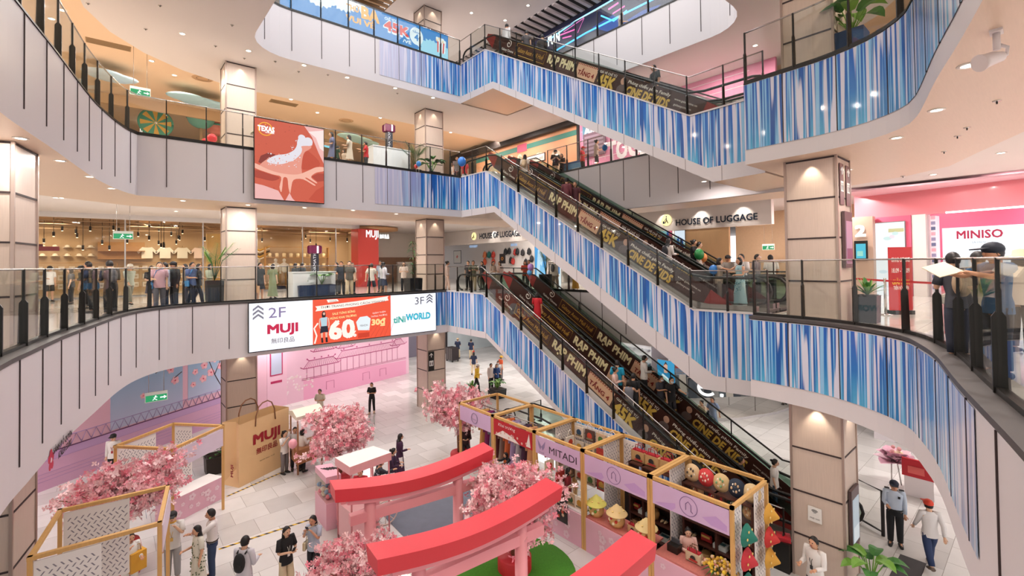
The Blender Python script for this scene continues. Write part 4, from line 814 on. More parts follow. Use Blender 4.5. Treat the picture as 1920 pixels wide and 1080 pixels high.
for k in range(70):
    px, py = rnd.uniform(80, 690), rnd.uniform(400, 462); y = 32 + (462 - py) / 62 * .5 + rnd.random() * 4; v = at_y(px, py, y)
    if v.z < 10.05 and v.z > 8.7 and abs(px - 447) > 36: (dup(SP, (v.x, y, v.z), None, None, 'track spotlights in the lifestyle shop'), STEMS.append((v.x, y, v.z)))
drop(SP); t = thing('lighting_track', 'thin black drop rods of the shop spotlights', 'lighting track', (-12, 33, 10)); mb = MB()
for q in STEMS: mb.tube([q, (q[0], q[1], C2 + .3)], .012, 4)
part('drop_rods', mb, BLACKM, t)
t = thing('ceiling_pipework', 'open run of pale ducts and lighting rails under the shop ceiling', 'pipework', (-12, 33, 10)); mb = MB()
for y in (32.2, 33.2, 34.2, 35.2, 36.2): mb.tube([(-12, y, 9.75 + (y % 3) * .08), (14, y, 9.75 + (y % 3) * .08)], .03 + .02 * (int(y) % 2), 6)
part('rail', mb, mat('#c2a687', .6), t); mb = MB()
for x in range(-11, 14, 3): mb.tube([(x, 31.8, 9.95), (x + 1.2, 36.8, 9.95)], .05, 6)
part('duct', mb, mat('#b89a7a', .6), t)
for x in (-8, -3, 2, 7, 12): area_light('shop_light', (x, 34.6, 10.05), 2.5, 190, (1, .86, .66))

# ---- second level, back: luggage shop wrapped round the corner
XW = 22.0
wall('luggage_front', (XW, 47), (XW, 8.0), F2 + 3.05, C2 + .4, mat('#f0e6e0', .5), .3)
wall('luggage_back', (26.5, 47), (26.5, 12.2), F2, C2 + .4, mat('#f1e9e4', .6), -.2)
wall('luggage_wood', (XW + .2, 12.1), (XW + .2, 9.9), F2, F2 + 3.05, mat('#d9b184', .5, noise=.1, nscale=5, stretch=(1, 1, .3)), -.15)
wall('luggage_corridor', (28, 12.1), (28, 3), F2, C2 + .4, mat('#c9a887', .55, noise=.08), -.15)
F = Face((XW, 0), FY); up = lambda px, py, x=XW: at_x(px, py, x)
def fu(px, py, x=XW): v = at_x(px, py, x); return -v.y, v.z
HB = mat('#1d2a3c', .4); GLOWY = screen('#ffe9a0', 1.4)
for k, (pa, pb, pr, lab) in enumerate((((900, 443), (976, 437), (889, 443), 'glowing luggage shop name seen beyond the wood column, far section of the white band'), ((1268, 412), (1421, 412), (1250, 413), 'large navy luggage shop name with round yellow emblem on the near white band'))):
    u0, za = fu(*pa); u1, zb = fu(*pb); zc = (za + zb) / 2; t = thing('shop_sign', lab, 'sign', (XW, -u0, zc)); mb = MB(); h = .3 if k else .42
    F.text(mb, 'HOUSE OF LUGGAGE', (u0 + u1) / 2, zc, u1 - u0, h, .04, 0, .02); part('letters', mb, HB, t)
    ur, zr = fu(*pr); mb = MB(); F.disc(mb, ur, zr, .3, .03, 0); F.line(mb, [(ur, zr + .14), (ur + .02, zr), (ur + .1, zr - .16)], .025, .045, 1); F.line(mb, [(ur + .02, zr), (ur - .08, zr - .16)], .025, .045, 1); F.line(mb, [(ur, zr + .1), (ur - .1, zr - .05)], .02, .045, 1); F.disc(mb, ur + .01, zr + .19, .04, .045, 1, 8); F.rect(mb, ur - .2, zr - .18, ur - .1, zr - .05, .04, .01, 1); part('emblem', mb, [GLOWY, HB], t)
F2_ = Face((26.28, 0), FY)
for px, py, s, lab, w in ((888, 462, 'ODYSSEY', 'small pale blue brand lettering on the white band, left of two', 1.3), (964, 459, 'ace', 'small grey blue lettering above the backpack shelves, right of two', .8)):
    v = at_x(px, py, 26.28); mb = MB(); F2_.text(mb, s, -v.y, v.z, w, .2, .03, 0, .02); single('brand_lettering', mb, screen('#9dbbe0', .9), lab, 'sign', tuple(v))
v = at_x(1331, 441, XW + .2); mb = MB(); Face((XW + .1, 0), FY).text(mb, 'samsonite', -v.y, v.z - .05, 1.75, .22, .02, 0, .02); single('brand_lettering', mb, mat('#3c5068', .4), 'dark lettering beneath the near luggage band over open shelves', 'sign', tuple(v))
def backpack(v, c, lab, s=1.0, nm='backpack'):
    t = thing(nm, lab, 'bag', tuple(v)); mb = MB(); mb.ball((v.x, v.y, v.z + .24 * s), (.13 * s, .17 * s, .26 * s), 0, 12, 8); part('body', mb, c, t)
    mb = MB(); mb.ball((v.x - .1 * s, v.y, v.z + .14 * s), (.07 * s, .12 * s, .11 * s), 0, 10, 6); part('front_pocket', mb, c, t)
    mb = MB(); mb.tube([(v.x, v.y - .04, v.z + .48 * s), (v.x, v.y, v.z + .56 * s), (v.x, v.y + .04, v.z + .48 * s)], .012, 5); part('grab_handle', mb, DARK, t)
for px, py, c, l in ((909, 484, '#ee8a5c', 'coral backpack on the white shop wall, top left of six'), (917, 484, '#2f7f78', 'teal backpack on the white shop wall, top middle'), (925, 484, '#cc4438', 'red backpack on the white shop wall, top right'), (909, 497, '#e4633c', 'orange backpack on the white shop wall, lower left'), (925, 497, '#d8523c', 'orange red backpack on the white shop wall, lower right')):
    backpack(at_x(px, py, 26.14), mat(c, .6), l, 1.25)
for i, (px, py) in enumerate(((948, 478), (955, 477), (966, 479), (970, 478), (980, 480), (992, 478), (958, 494), (962, 496), (997, 492), (986, 498))):
    backpack(at_x(px, py, 26.15), mat(('#26262a', '#2c2a2c', '#c03a34', '#2a2a2e', '#3a3436')[i % 5], .6), ('dark' if i % 5 != 2 else 'red') + ' bag on the luggage shelves, %s along its shelf' % ('first second third fourth fifth sixth first second third fourth'.split()[i]) + (' of the top row' if i < 6 else ' of the lower row'), 1.15)
mb = MB()
for z in (7.62, 8.12, 6.9): mb.box((25.2, 22.3, z - .03), (26.28, 25.2, z))
for y in (22.3, 23.8, 25.2): mb.box((25.3, y - .02, F2), (26.28, y + .02, 8.6))
single('shelving_unit', mb, mat('#e9e2dc', .5), 'white shelving holding bags in the far luggage shop', 'shelf', (26, 23, F2))
for pa, pb, lab, kind in (((851, 470), (865, 494), 'framed poster of a pink suitcase in the far luggage shop', 0), ((937, 476), (948, 494), 'dark poster with an orange ring among the far bags', 1)):
    a = at_x(*pa, 25.0); b = at_x(*pb, 25.0); f = Face((25.0, 0), FY); mb = MB(); f.rect(mb, -a.y, b.z, -b.y, a.z, 0, .03, 0); f.rect(mb, -a.y + .05, b.z + .05, -b.y - .05, a.z - .05, .03, .005, 1); cu, cz = -(a.y + b.y) / 2, (a.z + b.z) / 2
    (f.poly(mb, [(cu - .18, cz), (cu, cz + .2), (cu + .16, cz + .05), (cu - .02, cz - .15)], .04, 2) if kind == 0 else f.line(mb, [(cu + cos(i * .6) * .12, cz + sin(i * .6) * .12) for i in range(12)], .025, .045, 2)); mb.box((24.98, min(-0, b.y), F2), (25.0, min(-0, b.y) + .02, b.z), 0)
    single('poster', mb, [DARK, CREAMW if kind == 0 else DARK, mat('#e0705c' if kind == 0 else '#e8912e', .5)], lab, 'poster', (25.0, a.y, b.z))
def lightbox(px0, py0, px1, py1, x, cols, lab, shapes=0):
    a, b = at_x(px0, py0, x), at_x(px1, py1, x); f = Face((x, 0), FY); u0, u1, z0, z1 = -a.y, -b.y, b.z, a.z; t = thing('lightbox_poster', lab, 'poster', (x, a.y, z0)); mb = MB(); f.rect(mb, u0, z0, u1, z1, 0, .05); part('frame', mb, STEEL, t); mb = MB(); f.rect(mb, u0 + .03, z0 + .03, u1 - .03, z1 - .03, .05, .01, 0); w, h = u1 - u0, z1 - z0
    for (pts, m) in shapes or []: f.poly(mb, [(u0 + w * p, z0 + h * q) for p, q in pts], .064 + m * .001, m)
    part('picture', mb, [screen(c, .95) for c in cols], t)
lightbox(1227, 430, 1262, 500, XW + .1, ('#bfe6f4', '#3c68b0', '#d0607a'), 'pale blue lightbox at the near luggage shop with a blue and red streak', [([(.55, .0), (.75, 1), (.95, 1), (1, 0)], 1), ([(.78, .3), (.85, 1), (1, 1), (1, .4)], 2)])
lightbox(1265, 432, 1287, 500, XW + .05, ('#dcebf6', '#3d6fc0', '#2b56a0'), 'blue and white lightbox showing two folded travel bags', [([(.1, .1), (.25, .75), (.45, .85), (.5, .1)], 1), ([(.5, .15), (.55, .8), (.8, .75), (.92, .1)], 2)])
lightbox(1003, 452, 1026, 540, 23.2, ('#4aa0dc', '#bfe2f4', '#7cc0ea'), 'tall blue airline style lightbox behind the potted palm', [([(.1, .1), (.3, .8), (.8, .95), (.6, .2)], 1), ([(.3, .0), (.5, .5), (.9, .4), (.9, .0)], 2)])
lightbox(1044, 482, 1054, 545, 22.6, ('#e8f4fb', '#2f7fc6', '#bcdcf0'), 'narrow white and blue lettered lightbox right of the potted palm', [([(.3, .5), (.3, .95), (.7, .95), (.7, .5)], 1)])
mb = MB()
for z in (F2 + .3, F2 + 1.0, F2 + 1.75, F2 + 2.4): mb.box((25.2, 12.3, z - .03), (25.8, 15.4, z))
for y in (12.3, 13.8, 15.4): mb.box((25.2, y - .03, F2), (25.8, y + .03, F2 + 2.8))
single('shelving_unit', mb, WOODS, 'open shelving of suitcases below the near luggage name', 'shelf', (25.5, 14, F2))
def suitcase(x, y, z, c, lab):
    t = thing('suitcase', lab, 'suitcase', (x, y, z)); mb = MB(); mb.cbox((x, y, z + .3), (.24, .4, .52), 0, bev=.05); part('shell', mb, c, t); mb = MB(); mb.tube([(x, y - .1, z + .56), (x, y - .1, z + .68), (x, y + .1, z + .68), (x, y + .1, z + .56)], .015, 5); part('pull_handle', mb, STEEL, t); mb = MB()
    for d in (-.14, .14): mb.ball((x, y + d, z + .03), .03, 0, 8, 5)
    part('wheel', mb, BLACK, t)
for i, (y, z, c, l) in enumerate(((13.1, F2 + 1.75, '#23252c', 'black suitcase on the top shelf, left one'), (12.6, F2 + 1.75, '#2c3340', 'navy suitcase on the top shelf, right one'), (13.3, F2 + 1.0, '#d8d4d0', 'pale suitcase on the middle luggage shelf'), (12.7, F2 + 1.0, '#1e1f24', 'black suitcase on the middle luggage shelf'), (13.2, F2 + .3, '#26262a', 'black suitcase on the lowest luggage shelf'), (14.4, F2 + 1.75, '#40434c', 'grey suitcase alone at the far end of the top shelf'))): suitcase(25.5, y, z, mat(c, .35), l)
for y, pw in ((10, 60), (16, 80), (22, 70), (28, 45)): area_light('shop_light', (24.2, y, 10.1), 1.6, pw * 1.3, (1, .95, .9))
for y in (9.2, 11.2, 13.2, 15.2, 20, 22.5, 25, 27.5): spot_light('sign_spot', (XW - .55, y, 10.18), (XW, y, 9.3), 45, 80, (1, .93, .84), .03)

# ---- second level, right: pink variety shop
Pa, Pb = Vector((23.6, 5.35)), Vector((21.6, -4.6)); F = Face((Pa.x, Pa.y), (Pb.x - Pa.x, Pb.y - Pa.y, 0)); PINK = mat('#e2828c', .3, coat=.3); HOT = mat('#e0607c', .4)
wall('pink_shop_band', Pb, Pa, 9.15, C2 + .36, PINK, -.3); wall('pink_shop_back', (27.5, 4.9), (25.5, -7), F2, C2 + .3, HOT, .2)
def fp(px, py, d=0.0):
    o = F.p(0, 0, d); r = _ray(px, py); n = F.n; tt = (o - Vector((0, 0, EYE))).dot(n) / r.dot(n); v = Vector((0, 0, EYE)) + r * tt; return (v - F.o).dot(F.ux), v.z
u0, _ = fp(1635, 500); u1, _ = fp(1708, 500)
mb = MB(); F.rect(mb, u0, F2, u1 + .05, 9.16, -.2, .25); struct('wall_pink_surround', mb, HOT)
a, za = fp(1640, 418); b, zb = fp(1703, 545); t = thing('lightbox_poster', 'tall white lightbox in the pink surround with faint line drawings', 'poster', tuple(F.p(a, zb))); mb = MB(); F.rect(mb, a, zb - .3, b, za, .05, .05); part('frame', mb, STEEL, t); mb = MB(); F.rect(mb, a + .03, zb - .27, b - .03, za - .03, .1, .01, 0)
for k in range(9): F.disc(mb, a + .2 + rnd.random() * (b - a - .4), zb + .1 + rnd.random() * (za - zb - .5), .08 + rnd.random() * .12, .112 + k * .0004, 1 + k % 3, 16, .07)
F.rect(mb, a + .5, za - .42, a + 1.0, za - .28, .112, .002, 4); part('picture', mb, [screen(c, 1.0) for c in ('#f3f7fb', '#d8e8f0', '#eee2ea', '#d3ebe8', '#d6d09a')], t)
a, _ = fp(1712, 500); b, _ = fp(1738, 500); mb = MB(); F.rect(mb, a, F2, b, 9.16, -.4, .42); struct('column', mb, mat('#e6dcd8', .5))
a, za = fp(1742, 405); b, zb = fp(1756, 530); mb = MB(); F.rect(mb, a, F2, b, za, -.4, .3, 0)
for k in range(14): F.rect(mb, a + .02, F2 + .3 + k * .2, b - .02, F2 + .42 + k * .2, -.1, .02, 1 + k % 3)
single('display_shelf', mb, [mat('#e8e2ec', .5), mat('#8c86a8', .5), mat('#d9a0b0', .5), mat('#5c6488', .5)], 'narrow shelf tower of small goods at the pink shop entrance', 'shelf', tuple(F.p(a, F2)))
G = Face((27.3, 4.7), (Pb.x - Pa.x, Pb.y - Pa.y, 0))
def gp(px, py, d=0.0):
    r = _ray(px, py); o = G.p(0, 0, d); tt = (o - Vector((0, 0, EYE))).dot(G.n) / r.dot(G.n); v = Vector((0, 0, EYE)) + r * tt; return (v - G.o).dot(G.ux), v.z
a, za = gp(1768, 424); b, zb = gp(1960, 500); zb = F2 + .6; t = thing('display_screen', 'big glowing white wall with red shop name inside the pink shop', 'display', tuple(G.p(a, zb))); mb = MB(); G.rect(mb, a, zb, b, za - .1, .05, .05, 0); c, zc = gp(1838, 439); d, _ = gp(1882, 439); e, _ = gp(1796, 439)
G.text(mb, 'MINISO', (e + d) / 2, zc, d - e, .32, .11, 1, .02); G.text(mb, 'Life is for fun', (e + d) / 2, zc - .32, (d - e) * .3, .07, .11, 2, .0); part('picture', mb, [screen('#eef6fb', 1.1), screen('#c22e4e', .9), screen('#9aa0a8', .7)], t)
mb = MB(); mb.box((21.5, -7, C2 + .2), (29, 5.2, C2 + .26)); struct('ceiling_pink_shop', mb, mat('#eebcc8', .7)); a, za = fp(1780, 386); b, _ = fp(1935, 372); mb = MB(); F.rect(mb, a, 9.1, b, 9.16, .3, .05); single('linear_lamp', mb, screen('#ffffff', 3), 'long thin white strip lamp under the pink band', 'lamp', tuple(F.p(a, 9.1, .3)))
mb = MB(); mb.lathe([(.0, 0), (.11, 0), (.12, .03), (.0, .03)], (0, 0, 0), 12); PL = proto('ceiling_lamp', mb, screen('#fff4ee', 5), 'round white lamp in the pink shop ceiling', 'lamp', 'round lamps in the pink shop ceiling')
for k in range(14): dup(PL, (23.9 + (k % 4) * .9, 3.6 - (k // 4) * 1.8 - (k % 2) * .7, C2 + .17), None, None, 'round lamps in the pink shop ceiling')
drop(PL)
for y in (3.5, 0, -3.5): area_light('shop_light', (25.2, y, 10.0), 1.6, 120, (1, .9, .92))
# wall with level number and screen
v = at_x(1612, 450, 22.9); mb = MB(); mb.box((22.9, 4.6, F2), (23.3, 5.75, 9.2)); struct('wall_level_number', mb, mat('#b89c8a', .5)); f = Face((22.9, 0), FY); v = at_x(1613, 433, 22.88); mb = MB(); f.text(mb, '2', -v.y, v.z, .3, .42, .03, 0, .05); single('level_number', mb, mat('#ffffff', .4, emit=1.0), 'big white figure two on the beige wall beside the pink shop', 'sign', tuple(v))
t = thing('information_screen', 'small black framed blue screen under the white figure two', 'screen', tuple(at_x(1615, 487, 22.8))); a, b = at_x(1602, 452, 22.85), at_x(1628, 487, 22.85); mb = MB(); f.rect(mb, -a.y, b.z, -b.y, a.z, .05, .06); part('frame', mb, BLACK, t); mb = MB(); f.rect(mb, -a.y + .06, b.z + .06, -b.y - .06, a.z - .12, .11, .01, 0); f.rect(mb, -a.y + .1, b.z + .15, -b.y - .15, b.z + .35, .12, .004, 1); part('picture', mb, [screen('#55c4dc', .9), screen('#9fe0d0', .9)], t)

# ---- third level: play centre on the left, hoardings on the right
wall('play_centre_back', (-10, 38), (24, 38), F3, C3 + .4, mat('#d8c4ae', .8)); wall('play_centre_band', (-10, 29.5), (16, 29.5), C3 - .15, C3 + .4, mat('#d9b48c', .7))
for k in range(5):
    a = at_y(254 + k * 3, 195 + k * 19, 34); b = at_y(310 - k * 8, 205 + k * 18, 34); mb = MB(); mb.tube([a, b], .05, 6); mb.tube([a, (a.x, a.y, C3 + .36)], .008, 4); mb.tube([b, (b.x, b.y, C3 + .36)], .008, 4); single('tube_lamp', mb, screen('#ffffff', 3), 'white tube lamp in the play centre, number %s from the top' % 'one two three four five'.split()[k], 'lamp', tuple(a))
def lollipop(px, py, y, r, kind, lab):
    v = at_y(px, py, y); t = thing('giant_lollipop', lab, 'decoration', (v.x, v.y, F3)); mb = MB(); mb.tube([(v.x, y, F3), (v.x, y, v.z - r * .7)], .07, 8); part('stick', mb, mat('#e2b58c', .5), t); mb = MB()
    if kind == 0:
        f = Face((v.x, y - .1), FX)
        for k in range(16):
            a0, a1 = k * pi / 8, (k + 1) * pi / 8; f.poly(mb, [(cos(a0 + .0) * .06, v.z + sin(a0) * .06)] + [(cos(a0 + (a1 - a0) * i / 4 + .25 * 1) * r, v.z + sin(a0 + (a1 - a0) * i / 4 + .25) * r) for i in range(5)] + [(cos(a1) * .06, v.z + sin(a1) * .06)], 0, k % 2)
        mb.tube([(v.x + cos(i * pi / 12) * r, y - .08, v.z + sin(i * pi / 12) * r) for i in range(25)], .06, 6, 0)
        part('candy', mb, [mat('#57a48c', .5), mat('#e6b35a', .5)], t)
    else:
        mb.ball((v.x, y, v.z), (r, r, r * .82), 0, 18, 12); mb.lathe([(r * 1.0, -.05), (r * 1.08, 0), (r * 1.0, .05)], (v.x, y, v.z), 20, 1, cap=False); part('candy', mb, [mat(kind, .4), mat('#4f9d93', .5)], t)
lollipop(292, 231, 31, .72, 0, 'giant green and yellow swirl lollipop in the play centre'); lollipop(377, 223, 31, .66, '#7cc0b0', 'giant round mint lollipop in the play centre'); lollipop(406, 238, 31.5, .65, '#e88a7c', 'giant coral lollipop half hidden by the left column')
def cloud(pts, z, lab, c):
    mb = MB()
    for px, py, r in pts: v = at_z(px, py, z); mb.ball((v.x, v.y, z), (r * .9, r * .7, .1), 0, 14, 6)
    single('ceiling_cloud', mb, mat(c, .6), lab, 'decoration', tuple(at_z(pts[0][0], pts[0][1], z)))
cloud([(350, 182, .9), (372, 190, 1.0), (395, 196, .9), (408, 199, .7)], 15.5, 'pale blue cloud board hung from the play centre ceiling', '#a9ccd6'); cloud([(195, 138, .8), (210, 145, .9), (230, 148, .6)], 15.5, 'blue and white cloud board beyond the left railing', '#b4d2e6'); cloud([(655, 255, .8), (672, 262, 1.0), (690, 268, .8)], 15.3, 'teal cloud board above the third floor shoppers', '#b9dcd8')
mb = MB(); f = Face((9.2, 33), FX); v = at_y(618, 258, 33); f = Face((v.x, 33), FX); f.disc(mb, 0, v.z, 1.1, .0, 0, 24, .75); f.disc(mb, -.35, v.z + .1, .6, .02, 1, 20, .5); f.disc(mb, -.4, v.z + .12, .36, .03, 2, 16); single('wall_display', mb, [screen('#8fdcf0', 1.2), screen('#e9fbff', 1.2), mat('#1c8cae', .4)], 'glowing cyan ringed display at the play centre entrance', 'display', tuple(v))
XH = 20.0
wall('orange_hoarding', (XH, 27), (XH, 17.35), F3, 15.45, mat('#e6a57c', .6), .15); wall('pink_hoarding', (XH, 17.2), (XH, 7), F3, 15.7, mat('#e48fae', .6), .15); wall('third_right', (24, 7), (24, -8), F3, C3 + .4, mat('#e0b48e', .7), -.15)
mb = MB(); mb.box((XH - .35, 17.2, 15.3), (XH, 30, 15.75)); struct('trim_dark_header', mb, DARK); mb = MB(); mb.box((XH - .1, 17.2, F3), (XH - .02, 17.36, 15.5)); struct('trim_hoarding_post', mb, DARK)
f = Face((XH, 0), FY)
def hp(px, py): v = at_x(px, py, XH); return -v.y, v.z
t = thing('mural', 'orange hoarding mural with teal stripe and pale flower shapes on the third floor', 'mural', (XH, 22, F3)); mb = MB(); f.rect(mb, -27, 14.75, -17.4, 15.05, .01, .01, 0); f.rect(mb, -22.5, 14.65, -21.6, 15.15, .02, .01, 1); part('stripe', mb, [mat('#4f8a7c', .6), mat('#d8607c', .6)], t); mb = MB()
for k in range(34): f.disc(mb, rnd.uniform(-26, -18.6), rnd.uniform(F3 + .6, 14.5), .18 + rnd.random() * .25, .012 + k * .0004, k % 3, 9)
part('flower_shapes', mb, [mat('#efc7a8', .6), mat('#e8b4a0', .6), mat('#f0d4bc', .6)], t)
u0, za = hp(989, 304); u1, zb = hp(1023, 291); mb = MB(); zc = (za + zb) / 2; f.rect(mb, u0, zc - .25, u1, zc + .25, .03, .03, 0); f.rect(mb, u0 + .05, zc - .2, u1 - .05, zc + .2, .06, .01, 1); f.text(mb, 'AEON MALL HUẾ', (u0 + u1) / 2, zc, (u1 - u0) * .8, .2, .075, 0, .01); part('name_plate', mb, [DARK, CREAMW], t)
t = thing('mural', 'pink hoarding mural with white brick lines and big white TOGETHER lettering', 'mural', (XH, 14, F3)); mb = MB()
for k in range(7): f.rect(mb, -17.1, F3 + .3 + k * .55, -8, F3 + .33 + k * .55, .01, .006, 0)
for k in range(30): f.rect(mb, -17 + (k % 6) * 1.4 + (k // 6 % 2) * .7, F3 + .3 + (k // 6) * .55, -16.97 + (k % 6) * 1.4 + (k // 6 % 2) * .7, F3 + .85 + (k // 6) * .55, .01, .006, 0)
part('brick_lines', mb, mat('#f3d5de', .6), t); mb = MB(); u0, z_ = hp(1140, 283); f.text(mb, 'TOGETHER', u0, 13.35, 4.6, .95, .03, 0, .05, align='L'); u0, z_ = hp(1093, 245); f.rect(mb, u0, z_ - .5, u0 + 1.6, z_ + .35, .02, .02, 1); f.text(mb, 'AKI', u0 + .6, z_ - .08, .9, .5, .05, 0, .04); part('lettering', mb, [mat('#f7eef0', .5), mat('#5f8fa8', .5)], t)
u0, z0 = hp(1096, 297); mb = MB(); f.rect(mb, u0, z0, u0 + 1.5, z0 + 1.3, .03, .06, 0)
for k in range(5): f.rect(mb, u0 + .1, z0 + .15 + k * .22, u0 + 1.4, z0 + .27 + k * .22, .09, .01, 1)
single('notice_board', mb, [mat('#7a5a68', .6), mat('#a08694', .6)], 'grey lettered board on the pink hoarding', 'board', (XH, -u0, z0))
mb = MB(); a = hp(1063, 303); f_ = Face((18.2, 0), FY); v = at_x(1075, 312, 18.2); mb.cbox((18.2, v.y, F3 + .5), (.08, 1.5, 1.0), 0); mb.cbox((18.15, v.y, F3 + .6), (.02, 1.35, .6), 1); mb.cbox((18.14, v.y - .2, F3 + .5), (.02, .5, .25), 2); single('standing_board', mb, [mat('#2f5f98', .5), mat('#6f9fc8', .5), mat('#d8e4ec', .5)], 'low blue notice board standing before the orange hoarding', 'board', (18.2, v.y, F3 + .1))

# ---- top level: neon front, ceiling, slats
XN = 19.2; wall('neon_back', (XN, 30), (XN, 4), F4, 21, mat('#20203c', .5), .15); f = Face((XN, 0), FY)
t = thing('neon_display', 'dark blue neon light display with pink and cyan angular stripes on the top floor', 'display', (XN, 15, F4)); mb = MB()
def np_(px, py): v = at_x(px, py, XN); return -v.y, v.z
def nl(pts, m, r=.03): f.line(mb, [np_(*p) for p in pts], r, .04, m)
f.rect(mb, -21, F4 + .4, -7, 20.75, .005, .01, 4)
f.poly(mb, [np_(*p) for p in ((1110, 52), (1150, 28), (1170, 42), (1205, 20), (1240, 8), (1210, 40), (1150, 62))], .02, 5); f.poly(mb, [np_(*p) for p in ((1060, 65), (1094, 36), (1085, 60), (1064, 72))], .02, 6)
nl([(1020, 82), (1080, 40), (1150, 0)], 0, .045); nl([(1035, 100), (1100, 62), (1200, 12), (1240, -8)], 1, .05); nl([(1058, 60), (1096, 34), (1084, 62)], 2); nl([(1052, 66), (1078, 56)], 3, .04); nl([(1056, 72), (1072, 68)], 3, .04); nl([(1142, 18), (1160, 6)], 3, .05); nl([(1150, 26), (1172, 12)], 3, .04); nl([(1128, 30), (1152, 40), (1176, 20)], 1, .04)
u0, z0 = np_(1035, 76); part('neon_lines', mb, [screen('#8fd8ff', 2.2), screen('#58b8ff', 2.4), screen('#d070b0', 1.5), screen('#f070b8', 1.6), screen('#1c2450', .8), screen('#2c5cb8', .9), screen('#402858', .6)], t); mb = MB(); f.text(mb, 'FUN', u0 + .2, z0, .9, .5, .06, 0, .05); part('lettering', mb, screen('#ffffff', 1.6), t)
mb = MB(); mb.box((11, 15.6, C4), (17.4, 45, C4 + .1)); struct('ceiling_top_level', mb, mat('#ded3d2', .7)); mb = MB(); mb.box((-10, 20, C4 + .5), (11, 40, C4 + .55)); mb.box((17.4, 3, C4 + .5), (24, 45, C4 + .55)); struct('ceiling_top_dark', mb, mat('#1c1414', .9))
mb = MB()
for k in range(40): mb.box((-8, 20.2 + k * .45, C4 + .0), (11, 20.34 + k * .45, C4 + .16), 0)
struct('trim_wood_slats', mb, mat('#a9825c', .6)); mb = MB()
for k in range(60): mb.box((17.5, 4 + k * .55, C4), (XN + .1, 4.2 + k * .55, C4 + .12), 0)
struct('trim_pale_slats', mb, mat('#b9a9a6', .6))
wall('top_back', (-8, 40), (17.4, 40), F4, C4, mat('#d0bda8', .7))

# ---- ground level, back: clothes shop with curved glass, white shop, posters
wall('ground_back', (36, 44), (36, 4), 0, C1 + .4, mat('#e9e6e6', .6), -.2); wall('ground_far_left', (15.9, 38), (36, 38), 0, C1 + .4, mat('#8a8690', .5), .2)
g0 = [(21.2, 12.3), (21.1, 11.4), (21.5, 10.4), (22.3, 9.8), (23.3, 9.4), (24.6, 8.9), (27, 8.6), (31, 8.5)]
gp_ = smooth_path(g0, .5); t = thing('shop_glazing', 'curved clear glass front of the ground floor clothes shop', 'shop front', (21.2, 12, 0))
for a, b in zip(gp_, gp_[1:]): mb = MB(); mb.quad((*a, .12), (*b, .12), (*b, 3.9), (*a, 3.9)); part('glass_panel', mb, GLASS_SHOP, t)
mb = MB()
for a, b in zip(gp_, gp_[1:]): mb.quad((*a, 0), (*b, 0), (*b, .12), (*a, .12)); mb.quad((*a, 3.9), (*b, 3.9), (*b, C1 + .36), (*a, C1 + .36))
part('frame', mb, mat('#c9c5c6', .4), t)
mb = MB(); o = at_x(1326, 727, 21.3); d = Vector((.45, -.9, 0)).normalized(); q = lambda a, b: o + d * a + UZ * b; mb.tube([q(cos(k * .19 + .75) * .38, sin(k * .19 + .75) * .34) for k in range(26)], .065, 6); mb.tube([q(-.36, 0), q(.3, 0)], .06, 6); mb.cbox(q(.62, -.3), (.12, .12, .12)); single('glowing_letter', mb, screen('#ffffff', 1.3), 'glowing white letter e on the curved clothes shop glass', 'sign', tuple(o))
for i in range(18):
    a = .3 + i * .19; x, y = 21.75 + (i % 9) * .3, 11.7 - (i % 9) * .22 + (i // 9) * 1.3; mb = MB(); cols = ('#3c4654', '#5a6068', '#2c3440', '#8a8f94', '#4c5a66', '#c8c6c2'); mb.cbox((x, y, 1.2), (.1, .42, .9), 0, rz=.9, taper=.75); mb.tube([(x, y, 1.64), (x, y, 1.75)], .012, 5, 1); single('hanging_coat', mb, [mat(cols[i % 6], .8), STEEL], '%s garment on the %s rail in the glazed clothes shop' % (('navy', 'grey', 'dark', 'pale grey', 'slate', 'white')[i % 6], 'front' if i < 9 else 'rear'), 'clothes', (x, y, .75), 'garments on the %s clothes shop rail' % ('front' if i < 9 else 'rear'))
for k, (x, y) in enumerate(((21.75, 11.7), (21.75, 13.0))):
    mb = MB(); mb.tube([(x - .2, y + .15, 0), (x - .2, y + .15, 1.75), (x + 2.6, y - 1.9, 1.75), (x + 2.6, y - 1.9, 0)], .02, 6); single('clothes_rail', mb, STEEL, ('front' if k == 0 else 'rear') + ' steel clothes rail in the glazed clothes shop', 'rail', (x, y, 0))
mb = MB(); mb.box((20.7, 12.35, 0), (21.3, 13.3, C1 + .36)); struct('wall_poster_pier', mb, mat('#b9bccb', .4))
lightbox(1233, 672, 1268, 772, 20.62, ('#3a9ac8', '#dff0f6', '#1c7fae', '#d8a890', '#3a2c2a', '#2c9ab4'), 'blue sportswear lightbox of a man in white beside the clothes shop', [([(0, .8), (1, .55), (1, .7), (0, .95)], 2), ([(.2, .3), (.15, .62), (.35, .74), (.65, .74), (.85, .58), (.75, .3)], 1), ([(.4, .74), (.38, .9), (.5, .95), (.6, .9), (.6, .74)], 3), ([(.37, .88), (.5, .97), (.62, .9), (.5, .92)], 4), ([(.25, .08), (.25, .3), (.75, .3), (.78, .08)], 5)])
t = thing('shoe_wall', 'white shop wall covered with rows of small shelves beyond the escalator', 'shelf wall', (26.5, 20, 0)); mb = MB(); mb.box((26.5, 13.4, 0), (26.6, 28, C1 + .3)); part('panel', mb, mat('#f2f2f2', .5), t); mb = MB()
for r in range(9):
    for c in range(22): mb.box((26.2, 13.8 + c * .55, .5 + r * .42), (26.5, 14.15 + c * .55, .56 + r * .42))
part('ledges', mb, mat('#d9dadd', .5), t)
